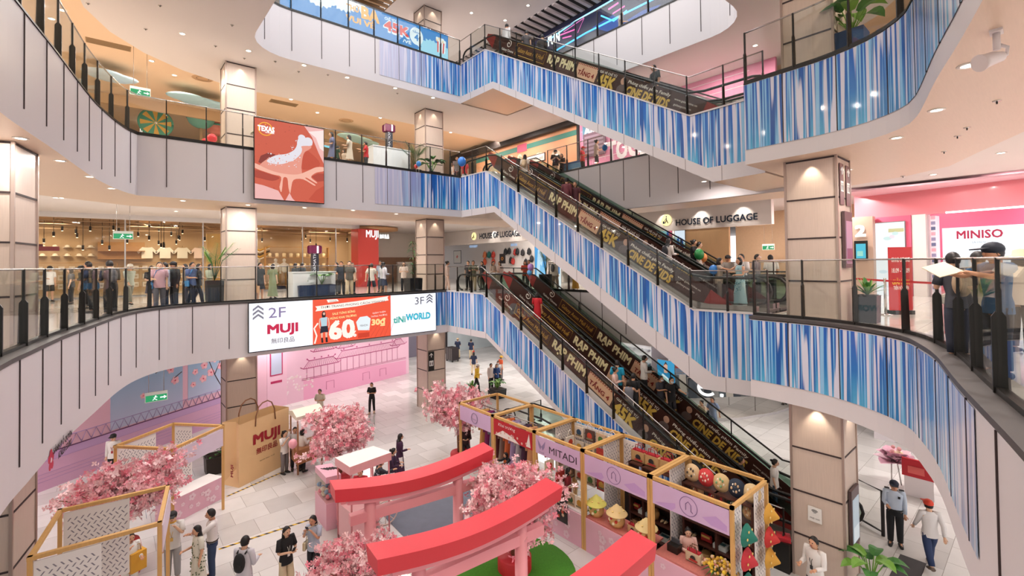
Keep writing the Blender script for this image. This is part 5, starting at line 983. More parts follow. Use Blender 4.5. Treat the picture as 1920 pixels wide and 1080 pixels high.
for k in range(26):
    x, y = 21.9 + (k % 4) * 1.15 + rnd.uniform(-.15, .15), 14.0 + (k // 4) * 1.35 + rnd.uniform(-.15, .15); mb = MB(); h = rnd.uniform(.9, 1.5); mb.cbox((x, y, h / 2), (.5, .9, h), 0, rz=.2); mb.cbox((x, y, h + .08), (.4, .7, .16), 1, rz=.2); single('clothes_stand', mb, [mat(('#dcdde2', '#6a7284', '#8fa6c4', '#3a3f4c')[k % 4], .7), mat(('#f2f2f2', '#b8c4d4', '#c0392f', '#9aa4b4')[k % 4], .7)], 'low stand of folded clothes in the white shop beyond the escalator', 'stand', (x, y, 0), 'clothes stands in the white shop')
mb = MB(); mb.box((15.9, 34, 0), (21, 34.2, 3.6), 0); mb.box((21.4, 33.5, 0), (27, 33.7, 3.2), 1); mb.box((21.2, 33.4, 0), (21.5, 33.8, 4.0), 2); struct('wall_far_shopfronts', mb, [mat('#7c7484', .4), mat('#c6d0d4', .3), DARK])
for x, y, pw in ((24, 25, 90), (24, 17, 70), (25, 11.5, 55), (20, 22, 110), (19, 31, 110)): area_light('shop_light', (x, y, C1 + .25), 1.8, pw, (1, .97, .94))
# ================================================================= the ground floor hall: kiosks, gates, trees, carts, paper bag
LIL = mat('#d9b8dc', .5, noise=.12, nscale=1.3); LATT = mat('#f3ece8', .5); HOLE = mat('#8d8790', .7); FLORAL = mat('#e8b4c6', .55, noise=.1, nscale=2); REDV = mat('#c0202c', .5)
def lattice(mb, f, u0, z0, u1, z1, d=0.0, t=.02):
    f.rect(mb, u0, z0, u1, z1, d, t, 0); k = 0; z = z0 + .08
    while z < z1 - .08:
        u = u0 + .06 + (.05 if k % 2 else 0)
        while u < u1 - .05:
            s = .022 if k % 2 else -.022
            for dd in (d + t + .001, d - .001): f.poly(mb, [(u - .012 - s, z - .03), (u + .012 - s, z - .03), (u + .012 + s, z + .03), (u - .012 + s, z + .03)], dd, 1)
            u += .1
        z += .085; k += 1
def frame_parts(t, P4, zt, post=.07):
    for x, y in P4: mb = MB(); mb.box((x - post / 2, y - post / 2, 0), (x + post / 2, y + post / 2, zt)); part('post', mb, PINE, t)
    for i in range(4):
        a, b = Vector((*P4[i], zt)), Vector((*P4[(i + 1) % 4], zt)); d = (b - a).normalized(); n = Vector((-d.y, d.x, 0)) * post / 2; w = Vector((0, 0, post)); a = a - d * post / 2; b = b + d * post / 2
        mb = MB(); mb.add([a - n, b - n, b + n, a + n, a - n + w, b - n + w, b + n + w, a + n + w], ((0, 3, 2, 1), (4, 5, 6, 7), (0, 1, 5, 4), (2, 3, 7, 6), (1, 2, 6, 5), (3, 0, 4, 7))); part('beam', mb, PINE, t)
KX0, KX1, KY = 9.4, 11.1, [13.85, 11.93, 9.97, 8.13, 6.12, 4.23]; ZT = 2.53
KL = ['first kiosk at the far end of the row, hung with long dresses', 'second kiosk from the far end, with a red banner', 'middle kiosk of the row, selling printed totes under a butterfly sign', 'fourth kiosk of the row, with three handbags on its top shelf', 'nearest kiosk of the row, with round embroidered hats on top']
def flowers(mb, f, u0, z0, u1, z1, m, n=7):
    for k in range(n):
        u, z, r = rnd.uniform(u0 + .15, u1 - .15), rnd.uniform(z0 + .15, z1 - .12), rnd.uniform(.06, .12)
        for j in range(5): a = j * 2 * pi / 5; f.disc(mb, u + cos(a) * r * .6, z + sin(a) * r * .6, r * .42, .013 + .0004 * k, m, 7)
KT = []
for i in range(5):
    ya, yb = KY[i] - .04, KY[i + 1] + .04; t = thing('market_kiosk', 'wooden frame ' + KL[i], 'kiosk', (KX0, ya, 0)); KT.append(t)
    frame_parts(t, [(KX0, ya), (KX0, yb), (KX1, yb), (KX1, ya)], ZT); f = Face((KX0 - .03, 0), FY); L = ya - yb; mb = MB()
    f.rect(mb, -ya + .04, ZT - .52, -yb - .04, ZT - .02, 0, .02, 0); sb = part('sign_board', mb, REDV if i == 1 else LIL, t); mb = MB(); um = -(ya + yb) / 2; zm = ZT - .27
    if i == 0: f.line(mb, [(um + cos(k * .3) * .17, zm + sin(k * .3) * .17) for k in range(22)], .008, .03, 2); f.text(mb, 'Boutique', um, zm - .04, .22, .06, .03, 2)
    if i == 1:
        f.poly(mb, [(-ya + .1, zm - .24), (-ya + .5, zm - .02), (um + .1, zm - .12), (um + .35, zm - .24)], .022, 3); f.text(mb, 'Khai trương', um - .25, zm + .12, .8, .13, .024, 3, .01, .2); f.text(mb, 'ưu đãi', um - .1, zm - .08, .4, .1, .024, 3, .01, .2); f.poly(mb, [(-yb - .3, zm - .2), (-yb - .16, zm + .2), (-yb - .1, zm - .2)], .023, 3)
        for k in range(8): f.disc(mb, -ya + .2 + k * .2, zm - .17 + .05 * (k % 3), .04, .026, 4, 7)
    if i == 2:
        f.text(mb, 'MITADI', um + .22, zm - .02, 1.02, .19, .024, 5, .008)
        for s in (-1, 1): f.poly(mb, [(um - .6, zm - .02), (um - .6 + s * .16, zm + .17), (um - .6 + s * .12, zm - .02), (um - .6 + s * .05, zm - .12)], .024, 6)
        f.text(mb, 'Mitadi', um - .6, zm - .18, .2, .05, .024, 6)
    if i > 2:
        f.line(mb, [(um + cos(k * pi / 12) * .2, zm + sin(k * pi / 12) * .2) for k in range(25)], .007, .024, 7); f.line(mb, [(um - .06, zm - .09), (um - .06, zm + .04), (um, zm + .1), (um + .06, zm + .04), (um + .06, zm - .09)], .009, .024, 7); f.line(mb, [(um + .06, zm - .09), (um + .1, zm - .11)], .009, .024, 7)
        f.poly(mb, [(-ya + .1, zm - .2), (-ya + .6, zm - .05), (um - .3, zm - .15), (um - .4, zm - .24)], .0215, 8); f.poly(mb, [(um + .3, zm - .1), (um + .6, zm + .03), (-yb - .08, zm - .08), (-yb - .08, zm - .2), (um + .5, zm - .2)], .0215, 8)
    part('sign_print', mb, [LIL, REDV, mat('#7a6a8a', .5), mat('#f6ece6', .5), mat('#e8c0b0', .5), mat('#2a2430', .5), mat('#9a86b0', .5), mat('#8c6c9a', .5), mat('#c79fd4', .5)], sb)
    if i >= 2:
        mb = MB(); f.rect(mb, -ya + .04, 0, -yb - .04, .86, -.02, .03, 0); flowers(mb, f, -ya, 0, -yb, .86, 1, 8); part('front_panel', mb, [FLORAL, mat('#f0cfda', .6)], t)
        mb = MB(); mb.box((KX0 - .02, yb + .04, .86), (KX0 + .62, ya - .04, .9)); part('counter', mb, mat('#c9766c', .5, noise=.25, nscale=20) if i > 2 else WHITE, t)
    if i in (1, 2, 3, 4):
        y = yb + .05; g = Face((0, y), FX); mb = MB()
        if i == 4: lattice(mb, g, KX0 + .05, .05, KX0 + .5, ZT - .02); lattice(mb, g, KX1 - .55, .05, KX1 - .04, ZT - .02)
        else: lattice(mb, g, KX1 - .75, .3, KX1 - .04, ZT - .02)
        part('lattice_panel', mb, [LATT, HOLE], t)
    if i in (2, 3): g = Face((KX1 - .04, 0), FY); mb = MB(); lattice(mb, g, -ya + .04, .9 if i == 2 else 1.0, -yb - .04 if i == 2 else -ya + .5, ZT - .05); part('lattice_panel', mb, [LATT, HOLE], t)
# dresses on a rail
mb = MB(); mb.tube([(10.35, KY[0] - .1, 2.32), (10.35, KY[2] + .9, 2.32)], .016, 6); single('clothes_rail', mb, STEEL, 'steel rail of dresses through the two far kiosks', 'rail', (10.35, KY[0] - .1, 2.3))
for k, (c, nm) in enumerate((('#dba25a', 'mustard'), ('#8a2460', 'magenta'), ('#8d8a94', 'silver grey'), ('#5a1a1e', 'dark maroon'), ('#8a7468', 'taupe'), ('#e8743c', 'orange'), ('#b8a0c8', 'lilac'), ('#c0b8bc', 'pearl grey'), ('#4a2a44', 'plum'), ('#d99a6a', 'apricot'))):
    y = KY[0] - .22 - k * .28; mb = MB(); x = 10.35; w = .17; prof = [(.05, 2.2), (.17, 2.17), (.15, 1.95), (.12, 1.75), (.16, 1.5), (.2, 1.0), (.23, .75)]
    n = 12; vs = [(x + cos(2 * pi * j / n) * r * 1.25, y + sin(2 * pi * j / n) * r * .55, z) for r, z in prof for j in range(n)]; mb.add(vs, [(a * n + j, a * n + (j + 1) % n, (a + 1) * n + (j + 1) % n, (a + 1) * n + j) for a in range(6) for j in range(n)], 0, True)
    for s in (-1, 1): mb.tube([(x + s * .18, y, 2.15), (x + s * .25, y, 1.9), (x + s * .26, y, 1.5)], [.055, .05, .04], 7)
    mb.tube([(x, y, 2.2), (x, y, 2.3), (x + .03, y, 2.34)], .008, 5, 1)
    single('long_dress', mb, [mat(c, .6), STEEL], nm + ' long tunic dress hanging on the kiosk rail', 'dress', (x, y, .75))
# totes pinned on the lattice of the middle kiosk
TC = ('#e8dccb', '#d9c4a8', '#b53a34', '#e3d2c0', '#5a4038', '#d0b090')
def tote(x, y, z, c, c2, lab, facing=0, s=1.0, grp=None):
    t = thing('printed_tote', lab, 'bag', (x, y, z), 0, grp); f = Face((x, y), FY if facing == 0 else FX); w = .17 * s; mb = MB(); f.rect(mb, -w, z, w, z + .34 * s, 0, .05, 0); f.disc(mb, 0, z + .17 * s, .1 * s, .053, 1, 9); f.rect(mb, -.12 * s, z + .05 * s, .13 * s, z + .1 * s, .052, .003, 2); part('body', mb, [mat(c, .7), mat(c2, .6), mat('#8a7a5c', .6)], t)
    mb = MB(); f.line(mb, [(-w * .55, z + .34 * s), (-w * .45, z + .48 * s), (0, z + .54 * s), (w * .45, z + .48 * s), (w * .55, z + .34 * s)], .012, .03); part('strap', mb, mat('#efe6da', .6), t)
pos = 'left,second,third,fourth,right'.split(',')
for r in range(4):
    for c in range(4): tote(KX1 - .12, KY[2] - .35 - c * .42, .78 + r * .44, TC[(r * 3 + c) % 6], ('#c8442f', '#4f7a3c', '#e0b050', '#2f4d6a')[(c + r) % 4], 'printed canvas tote on the middle kiosk back wall, %s column, %s row' % (('far', 'second', 'third', 'near')[c], ('bottom', 'second', 'third', 'top')[r]))
for r in range(3):
    for c in range(3): tote(KX0 + .3 + c * .45, KY[2] - .25, .95 + r * .46, TC[(r + c * 2) % 6], ('#4f7a3c', '#c8442f', '#7a5a3a')[(c + r) % 3], 'printed tote on the far side of the middle kiosk, %s one in the %s row' % (('front', 'middle', 'back')[c], ('bottom', 'middle', 'top')[r]), 1)
for c in range(5): tote(KX0 + .12, KY[2] - .3 - c * .33, .9, TC[(c + 2) % 6], ('#b53a34', '#3c2c28', '#8f3a30', '#3c5a34', '#c8943c')[c], 'printed tote standing on the middle kiosk counter, %s along it' % ('first', 'second', 'third', 'fourth', 'nearest')[c])
mb = MB(); f = Face((KX0 - .03, 0), FY); f.rect(mb, -KY[3] - .95, .42, -KY[3] - .55, 1.05, .0, .03, 0)
for k in range(6): f.disc(mb, -KY[3] - .75 + rnd.uniform(-.12, .12), .55 + k * .08, .05, .035 + k * .001, 1 + k % 2, 7)
single('dark_poster', mb, [DARK, mat('#c84a34', .6), mat('#e0c0a0', .6)], 'dark food poster fixed to the pink front of the middle kiosk', 'poster', (KX0, KY[3] + .75, .42))
# dark wood shelves of the two near kiosks
for i, lab in ((3, 'dark wooden shelving in the fourth kiosk'), (4, 'dark wooden shelving in the nearest kiosk')):
    ya, yb = KY[i] - .1, KY[i + 1] + .1; t = thing('shelving_unit', lab, 'shelf', (KX1 - .5, yb, 0)); mb = MB()
    for z in (.35, .8, 1.25, 1.7, 2.12): mb.box((KX1 - .52, yb + .02, z - .03), (KX1 - .08, ya - .45 if i == 3 else ya, z))
    part('shelf', mb, WALNUT, t); mb = MB()
    for y in (yb + .02, (ya + yb) / 2, ya - .5 if i == 3 else ya - .04): mb.box((KX1 - .5, y, 0), (KX1 - .08, y + .05, 2.12))
    part('upright', mb, WALNUT, t); mb = MB(); mb.box((KX1 - .07, yb, 0), (KX1 - .04, ya, 1.7)); part('back_panel', mb, mat('#2c1a16', .6), t)
def handbag(x, y, z, c, lab, s=1.0, red=True):
    t = thing('handbag', lab, 'bag', (x, y, z)); mb = MB(); mb.cbox((x, y, z + .13 * s), (.16 * s, .4 * s, .26 * s), 0, taper=.85, bev=.02); f = Face((x - .081 * s, y), FY); f.disc(mb, 0, z + .12 * s, .07 * s, .0, 1, 10); f.poly(mb, [(-.12 * s, z + .05), (.1 * s, z + .04), (.13 * s, z + .09), (-.05 * s, z + .1)], .001, 2); part('body', mb, [mat(c, .7, noise=.15, nscale=30), mat('#2c2a2c', .6), mat('#b53a30', .6)], t)
    mb = MB()
    for d in (-.05, .05): mb.tube([(x + d * s, y - .1 * s, z + .26 * s), (x + d * s, y - .07 * s, z + .4 * s), (x + d * s, y + .07 * s, z + .4 * s), (x + d * s, y + .1 * s, z + .26 * s)], .011, 5)
    part('handle', mb, mat('#9c2630' if red else '#6a4a30', .6), t); mb = MB(); mb.cbox((x, y, z + .265 * s), (.12 * s, .32 * s, .03), 0); part('lining', mb, mat('#b3202e', .6), t)
for k, (y, l) in enumerate(((7.35, 'left'), (6.95, 'middle'), (6.5, 'right'))): handbag(KX1 - .3, y, 2.12, '#c9a06c', 'woven handbag with red lining on the top shelf of the fourth kiosk, %s of three' % l, 1.15)
def disc_hat(x, y, z, c, c2, lab, r=.2, tilt=-.35):
    t = thing('embroidered_hat', lab, 'hat', (x, y, z)); M = Matrix.Translation((x, y, z + r)) @ Matrix.Rotation(-pi / 2 + .3, 4, 'Y'); o = MB(); o.lathe([(r, -.02), (r * 1.02, 0), (r * .6, .05), (.0, .1)], (0, 0, 0), 18, 0); mb = MB(); mb.merge(o, M); part('crown', mb, mat(c, .7, noise=.1, nscale=20), t)
    o = MB()
    for k in range(7): a = k * .9; o.ball((cos(a) * r * .4, sin(a) * r * .4, .075 - .03 * (k % 2) + .012), (.035, .025, .012), k % 2, 7, 4)
    mb = MB(); mb.merge(o, M); part('embroidery', mb, [mat(c2, .6), mat('#f2e8d8', .6)], t)
for k, (y, c, c2, l) in enumerate(((5.85, '#d9b98c', '#4a4038', 'natural straw'), (5.5, '#cf3a3c', '#f2d0c0', 'bright red'), (5.13, '#d3b480', '#7aa878', 'straw with green sprig'), (4.78, '#1e2a3c', '#d8b48c', 'navy'), (4.45, '#d6ba8a', '#c8a878', 'plain straw at the near end'))): disc_hat(KX1 - .32, y, 2.13, mat and c, c2, l + ' round embroidered hat on the top of the nearest kiosk', .2)
for k, (y, z, c, c2, l) in enumerate(((5.75, 1.72, '#d7a878', '#b86a50', 'tan'), (5.3, 1.72, '#b8262c', '#e0a060', 'red'), (4.85, 1.72, '#1f5a4a', '#c0d0a0', 'green'), (4.5, 1.72, '#d9b888', '#c08a60', 'pale straw'))): disc_hat(KX1 - .3, y, z, c, c2, l + ' embroidered hat on the second shelf of the nearest kiosk', .17)
GOODS = [('gift_box', lambda mb: (mb.cbox((0, 0, .05), (.22, .3, .1), 0), mb.cbox((0, 0, .102), (.1, .2, .006), 1)), ('#cfd8d4', '#3f6a70'), 'box'), ('straw_basket', lambda mb: (mb.lathe([(.1, 0), (.13, .12), (.12, .2)], (0, 0, 0), 10, 0), mb.tube([(0, -.11, .2), (0, -.06, .3), (0, .06, .3), (0, .11, .2)], .01, 5, 1)), ('#c49a62', '#7a5a38'), 'basket'), ('slippers', lambda mb: [(mb.ball((0, d, .03), (.12, .04, .03), 0, 8, 5), mb.ball((.04, d, .05), (.05, .045, .03), 1, 8, 5)) for d in (-.05, .05)], ('#c9b08a', '#2c2c30'), 'shoes'), ('clutch_bag', lambda mb: (mb.cbox((0, 0, .09), (.08, .26, .18), 0, bev=.02), mb.cbox((-.045, 0, .13), (.01, .2, .05), 1)), ('#b03030', '#d8b060'), 'bag')]
for i in (3, 4):
    ya, yb = KY[i] - (.65 if i == 3 else .25), KY[i + 1] + .22; n = 5
    for r, z in enumerate((1.7, 1.25, .8, .35) if i == 3 else (1.25, .8, .35)):
        for c in range(n):
            nm, fn, cc, cat = GOODS[(r * 2 + c + i) % 4]; mb = MB(); fn(mb); y = ya + (yb - ya) * c / (n - 1)
            single(nm, mb, [mat(cc[0], .6), mat(cc[1], .6)], '%s on the %s kiosk shelves, %s shelf from the top, %s along it' % (nm.replace('_', ' '), 'fourth' if i == 3 else 'nearest', ('second', 'third', 'fourth', 'fifth')[r if i == 3 else r + 1], ('farthest', 'second', 'middle', 'fourth', 'nearest')[c]), cat, (KX1 - .32, y, z), local=True)
def conical(x, y, z, c, lab, r=.26, tilt=0.0, dirn=(0, 0)):
    o = MB(); o.lathe([(r, 0), (r * .96, .012), (r * .5, .12), (.02, .23)], (0, 0, 0), 20); M = Matrix.Translation((x, y, z)) @ Matrix.Rotation(tilt, 4, 'X') @ Matrix.Rotation(dirn[0], 4, 'Y'); mb = MB(); mb.merge(o, M)
    for k in range(6): a = k * 1.05; o = MB(); o.ball((cos(a) * r * .62, sin(a) * r * .62, .1), (.03, .03, .012), 1, 6, 4); mb.merge(o, M)
    single('conical_hat', mb, [mat(c, .65, noise=.08, nscale=12), mat('#e8c87a', .6)], lab, 'hat', (x, y, z))
for k, (y, c, l) in enumerate(((7.9, '#d8d06a', 'yellow green painted conical hat on a floral bag, far end of the kiosk counter'), (7.25, '#e2c48c', 'straw conical hat on a flowered bag on the kiosk counter'), (6.4, '#e5cc90', 'straw conical hat with red dots at the near end of the counter'))):
    conical(KX0 + .22, y, 1.2, c, l, .27); t = thing('flowered_bucket_bag', ('green leafed', 'red flowered', 'red dotted')[k] + ' straw bucket bag under a conical hat on the counter', 'bag', (KX0 + .22, y, .9)); mb = MB(); mb.lathe([(.15, .9), (.2, 1.0), (.19, 1.18), (.15, 1.25)], (KX0 + .22, y, 0), 14, 0); part('body', mb, mat('#d9b070', .7, noise=.15, nscale=25), t); mb = MB()
    for j in range(6): a = pi + (j - 2.5) * .35; mb.ball((KX0 + .22 + cos(a) * .19, y + sin(a) * .19, 1.02 + .06 * (j % 3)), .04, j % 2, 7, 5)
    part('painted_flowers', mb, [mat(('#5f9a3c', '#c8382c', '#d0402c')[k], .6), mat('#f0e0c0', .6)], t)
handbag(KX0 + .25, 6.78, .9, '#dcc090', 'small pale straw bag between the conical hats on the counter', .75, False); handbag(KX0 + .3, 5.25, .9, '#e2cfae', 'white and gold sequined bag on the nearest kiosk counter', .9, False)
for k, (c, z) in enumerate((('#1f7a68', 1.98), ('#c8303a', 1.5), ('#1f7a68', 1.0))): conical(KX0 + .27, KY[5] - .1, z, c, '%s hat hung on the near lattice of the kiosk row, %s' % (('teal', 'red', 'teal')[k], ('top of the left column', 'middle of the left column', 'bottom of the left column')[k]), .23, pi / 2)
for k, (c, z) in enumerate((('#d8a03c', 2.0), ('#c8302c', 1.5), ('#d8a03c', 1.05))): conical(KX1 - .3, KY[5] - .1, z, c, '%s hat hung on the far lattice at the end of the kiosk row, %s' % (('yellow', 'red', 'yellow')[k], ('top', 'middle', 'bottom')[k]), .22, pi / 2)
# bouquet and card machine on the near counter
t = thing('flower_arrangement', 'yellow and pale flower arrangement on the near kiosk counter', 'flowers', (KX0 + .2, 4.62, .9)); mb = MB(); mb.lathe([(.12, .9), (.16, 1.0), (.14, 1.05)], (KX0 + .2, 4.62, 0), 12); part('basket', mb, mat('#8a6a3c', .7), t); mb = MB()
for k in range(120): a, e = rnd.random() * 6.28, rnd.random() * 1.4; r = .3 * (.6 + .4 * rnd.random()); c = Vector((KX0 + .2 + cos(a) * cos(e) * r * .9, 4.62 + sin(a) * cos(e) * r * 1.2, 1.08 + sin(e) * r * .75)); mb.ball(c, rnd.uniform(.02, .045), k % 3, 6, 4)
part('blooms', mb, [mat('#f0cc3c', .6), mat('#e8c4a0', .6), mat('#d8a83c', .6)], t); mb = MB()
for k in range(30): a = rnd.random() * 6.28; mb.tube([(KX0 + .2, 4.62, 1.02), (KX0 + .2 + cos(a) * .22, 4.62 + sin(a) * .25, 1.1), (KX0 + .2 + cos(a) * .34, 4.62 + sin(a) * .4, 1.0)], [.012, .018, .003], 4)
part('leaves', mb, mat('#3f6a2c', .6), t)
mb = MB(); mb.cbox((KX0 + .35, 5.75, .98), (.22, .25, .16), 0); mb.cbox((KX0 + .4, 5.75, 1.1), (.03, .2, .12), 1); single('cash_terminal', mb, [BLACK, mat('#4a4c52', .3)], 'black cash terminal on the nearest kiosk counter', 'terminal', (KX0 + .35, 5.75, .9))

# ---- red gates
GRED, GPINK = mat('#e2414c', .45), mat('#f2a3ab', .45)
def gate(a, b, zt, lab, f0=.2, f1=.78):
    a, b = Vector((*a, 0)), Vector((*b, 0)); d = (b - a).normalized(); n = Vector((-d.y, d.x, 0)); L = (b - a).length; t = thing('torii_gate', lab, 'gate', tuple((a + b) / 2)); mb = MB(); K = 16; V_ = []
    for i in range(K + 1):
        s = i / K; c = a + d * L * s; z = zt - .02 - .24 * sin(pi * s); ex = (s - .5) * .12
        for (w, h) in ((-.24, -.3), (.24, -.3), (.28, 0), (-.28, 0)): V_.append(c + n * w + d * ex * (1 + h) + Vector((0, 0, z + h)))
    fs = [(i * 4 + j, i * 4 + (j + 1) % 4, i * 4 + 4 + (j + 1) % 4, i * 4 + 4 + j) for i in range(K) for j in range(4)]; mb.add(V_, [q[::-1] for q in fs] + [(0, 1, 2, 3), (K * 4 + 3, K * 4 + 2, K * 4 + 1, K * 4)], 0); part('top_beam', mb, GRED, t)
    mb = MB(); c = a + d * L * .5; vs = [];
    for i in range(K + 1):
        s = i / K; c = a + d * L * (.06 + .88 * s); z = zt - .32 - .24 * sin(pi * (.06 + .88 * s))
        for w, h in ((-.17, -.12), (.17, -.12), (.17, 0), (-.17, 0)): vs.append(c + n * w + Vector((0, 0, z + h)))
    mb.add(vs, [q[::-1] for q in fs] + [(0, 1, 2, 3), (K * 4 + 3, K * 4 + 2, K * 4 + 1, K * 4)], 0); part('under_beam', mb, GPINK, t)
    mb = MB(); e0, e1 = a + d * L * .08, a + d * L * .92; w = n * .09; q = [e0 - w, e1 - w, e1 + w, e0 + w]; z0 = zt - 1.02; mb.add([p + Vector((0, 0, z0)) for p in q] + [p + Vector((0, 0, z0 + .22)) for p in q], ((0, 3, 2, 1), (4, 5, 6, 7), (0, 1, 5, 4), (1, 2, 6, 5), (2, 3, 7, 6), (3, 0, 4, 7))); part('tie_beam', mb, GPINK, t)
    for f_ in (f0, f1): c = a + d * L * f_; mb = MB(); mb.lathe([(.2, 0), (.2, .06), (.14, .07), (.13, zt - .6)], c, 18); part('post', mb, GPINK, t)
g1 = (at_z(628, 908, 2.6).to_2d(), at_z(912, 836, 2.6).to_2d()); g2 = (at_z(703, 1032, 2.6).to_2d(), at_z(1035, 905, 2.6).to_2d()); g3b = at_z(1203, 1008, 2.6).to_2d(); g3a = g3b + (g2[0] - g2[1])
gate(*g1, 2.62, 'red curved top torii gate farthest from the viewer, beside the pink cart'); gate(*g2, 2.62, 'middle red torii gate, above the round green carpet'); gate(g3a, g3b, 2.62, 'nearest red torii gate, mostly below the frame, only its right end showing')
# ---- carpets, tapes
mb = MB(); c = at_z(960, 1075, 0); mb.lathe([(1.55, 0), (1.55, .02), (.0, .021)], c, 40, 0, cap=False); single('round_carpet', mb, mat('#4f9a2c', .95, noise=.3, nscale=30), 'round bright green turf carpet beneath the gates', 'carpet', tuple(c))
mb = MB(); mb.add([at_z(*p, .012) for p in ((712, 960), (885, 912), (975, 945), (790, 1040))], ((0, 1, 2, 3),)); mb.add([at_z(*p, .004) for p in ((712, 960), (885, 912), (975, 945), (790, 1040))], ((3, 2, 1, 0),)); single('floor_mat', mb, mat('#6f7482', .7, noise=.15, nscale=4), 'grey blue floor mat between the two gates', 'mat', tuple(at_z(840, 975, 0)))
TAPE, _nt, _b = nodes_of('hazard_tape'); _w = _n(_nt, 'ShaderNodeTexWave', wave_type='BANDS', bands_direction='DIAGONAL'); _w.inputs['Scale'].default_value = 3.2; _tc = _n(_nt, 'ShaderNodeTexCoord'); _nt.links.new(_tc.outputs['Object'], _w.inputs[0]); _r = _n(_nt, 'ShaderNodeValToRGB'); _r.color_ramp.interpolation = 'CONSTANT'; _r.color_ramp.elements[0].color = lin('#e8b92c'); _r.color_ramp.elements[1].position = .5; _r.color_ramp.elements[1].color = lin('#1c1a18'); _nt.links.new(_w.outputs[1], _r.inputs[0]); _nt.links.new(_r.outputs[0], _b.inputs['Base Color'])
for pa, pb, lab in (((425, 931), (532, 884), 'hazard tape along the foot of the giant paper bag'), ((410, 1030), (588, 972), 'hazard tape crossing the hall floor in front of the pink machine'), ((735, 970), (772, 1012), 'hazard tape along the edge of the grey mat'), ((480, 1000 - 16), (481, 985), 'x'), ((165, 1060), (205, 1012), 'hazard tape inside the left kiosk')):
    if lab == 'x': continue
    a, b = at_z(*pa, .003), at_z(*pb, .003); d = (b - a).normalized(); n = Vector((-d.y, d.x, 0)) * .035; mb = MB(); w = Vector((0, 0, .003)); mb.add([a - n, b - n, b + n, a + n, a - n + w, b - n + w, b + n + w, a + n + w], ((0, 3, 2, 1), (4, 5, 6, 7), (0, 1, 5, 4), (1, 2, 6, 5), (2, 3, 7, 6), (3, 0, 4, 7))); single('hazard_tape', mb, TAPE, 'yellow and black ' + lab, 'tape', tuple(a))
# ---- blossom trees
def blossom_mesh(seed, n=3200):
    r = random.Random(seed); wood = MB(); bl = MB(); tips = []
    wood.tube([(0, 0, .3), (.04, .02, .9), (-.02, .05, 1.35)], [.085, .065, .05], 8)
    for k in range(13):
        a = k * 2.4 + r.random() * .5; L = .75 + r.random() * .6; up = .25 + r.random() * .95; z0 = .95 + r.random() * .4; p = [Vector((0, .03, z0)), Vector((cos(a) * L * .5, sin(a) * L * .5, z0 + up * .55)), Vector((cos(a) * L, sin(a) * L, z0 + up * (.8 if up > .5 else .45)))]
        wood.tube(p, [.04, .025, .01], 6); tips.append(p)
        for j in range(2): q = p[1] + Vector((r.uniform(-.5, .5), r.uniform(-.5, .5), r.uniform(.1, .5))); wood.tube([p[1], q], [.02, .008], 5); tips.append([p[1], (p[1] + q) / 2, q])
    for k in range(n):
        p = r.choice(tips); s = r.random(); c = (p[0].lerp(p[1], .5 + s) if s < .5 else p[1].lerp(p[2], (s - .5) * 2.1)) + Vector((r.gauss(0, .15), r.gauss(0, .15), r.gauss(0, .12))); m = r.choice((0, 0, 1, 1, 2)); R = r.uniform(.045, .072)
        for f in range(2):
            ax = Vector((r.uniform(-1, 1), r.uniform(-1, 1), r.uniform(-.2, 1))).normalized(); u = ax.orthogonal().normalized(); w = ax.cross(u); cc = c + Vector((r.gauss(0, .03), r.gauss(0, .03), r.gauss(0, .03)))
            for j in range(4):
                g = j * pi / 2 + r.random() * .3; e = u * cos(g) + w * sin(g); h = u * cos(g + 1.57) + w * sin(g + 1.57); bl.add([cc, cc + e * R * .7 + h * R * .45 + ax * R * .25, cc + e * R * 1.25 + ax * R * .35, cc + e * R * .7 - h * R * .45 + ax * R * .25], ((0, 1, 2, 3),), m)
    return wood, bl
BLM = [mat('#fbbdc4', .7), mat('#fdd9da', .7), mat('#f594a4', .7)]; TR = []
for s in (3, 8):
    w, b = blossom_mesh(s); t = thing('blossom_tree', 'x', 'tree', (0, 0, -40)); part('trunk', w, mat('#8a6248', .8, noise=.3, nscale=8), t, True); o = part('blossoms', b, BLM, t, True); o['kind'] = 'stuff'
    mb = MB(); mb.lathe([(.36, 0), (.36, .3), (.34, .34), (.0, .34)], (0, 0, 0), 22, 0, cap=False); part('round_base', mb, mat('#d2323c', .45), t, True); TR.append(t)
def tree(k, loc, s, rz, lab): o = dup(TR[k], loc, rz, 'artificial pink ' + lab); o.scale = s if isinstance(s, tuple) else (s, s, s)
tree(0, tuple(at_z(226, 1068, 0)), (1.08, 1.08, 1.08), .4, 'blossom tree behind the lattice kiosk at the lower left'); tree(1, tuple(at_z(637, 906, 0)), (1.08, 1.08, 1.06), 1.2, 'blossom tree between the white cart and the pink cart roof'); tree(0, tuple(at_z(862, 866, 0)), (.98, .98, 1.16), 2.6, 'blossom tree at the foot of the far wood column'); tree(1, tuple(at_z(965, 1066, 0)), (1.16, 1.16, 1.06), 4.0, 'blossom tree on the green carpet behind the middle gate'); tree(0, (3.7, 9.3, 0), (.82, .82, .8), 5.2, 'blossom tree in front of the pink cart, lowest in the picture')
for t in TR:
    for c in list(t.children): bpy.data.objects.remove(c)
    bpy.data.objects.remove(t)
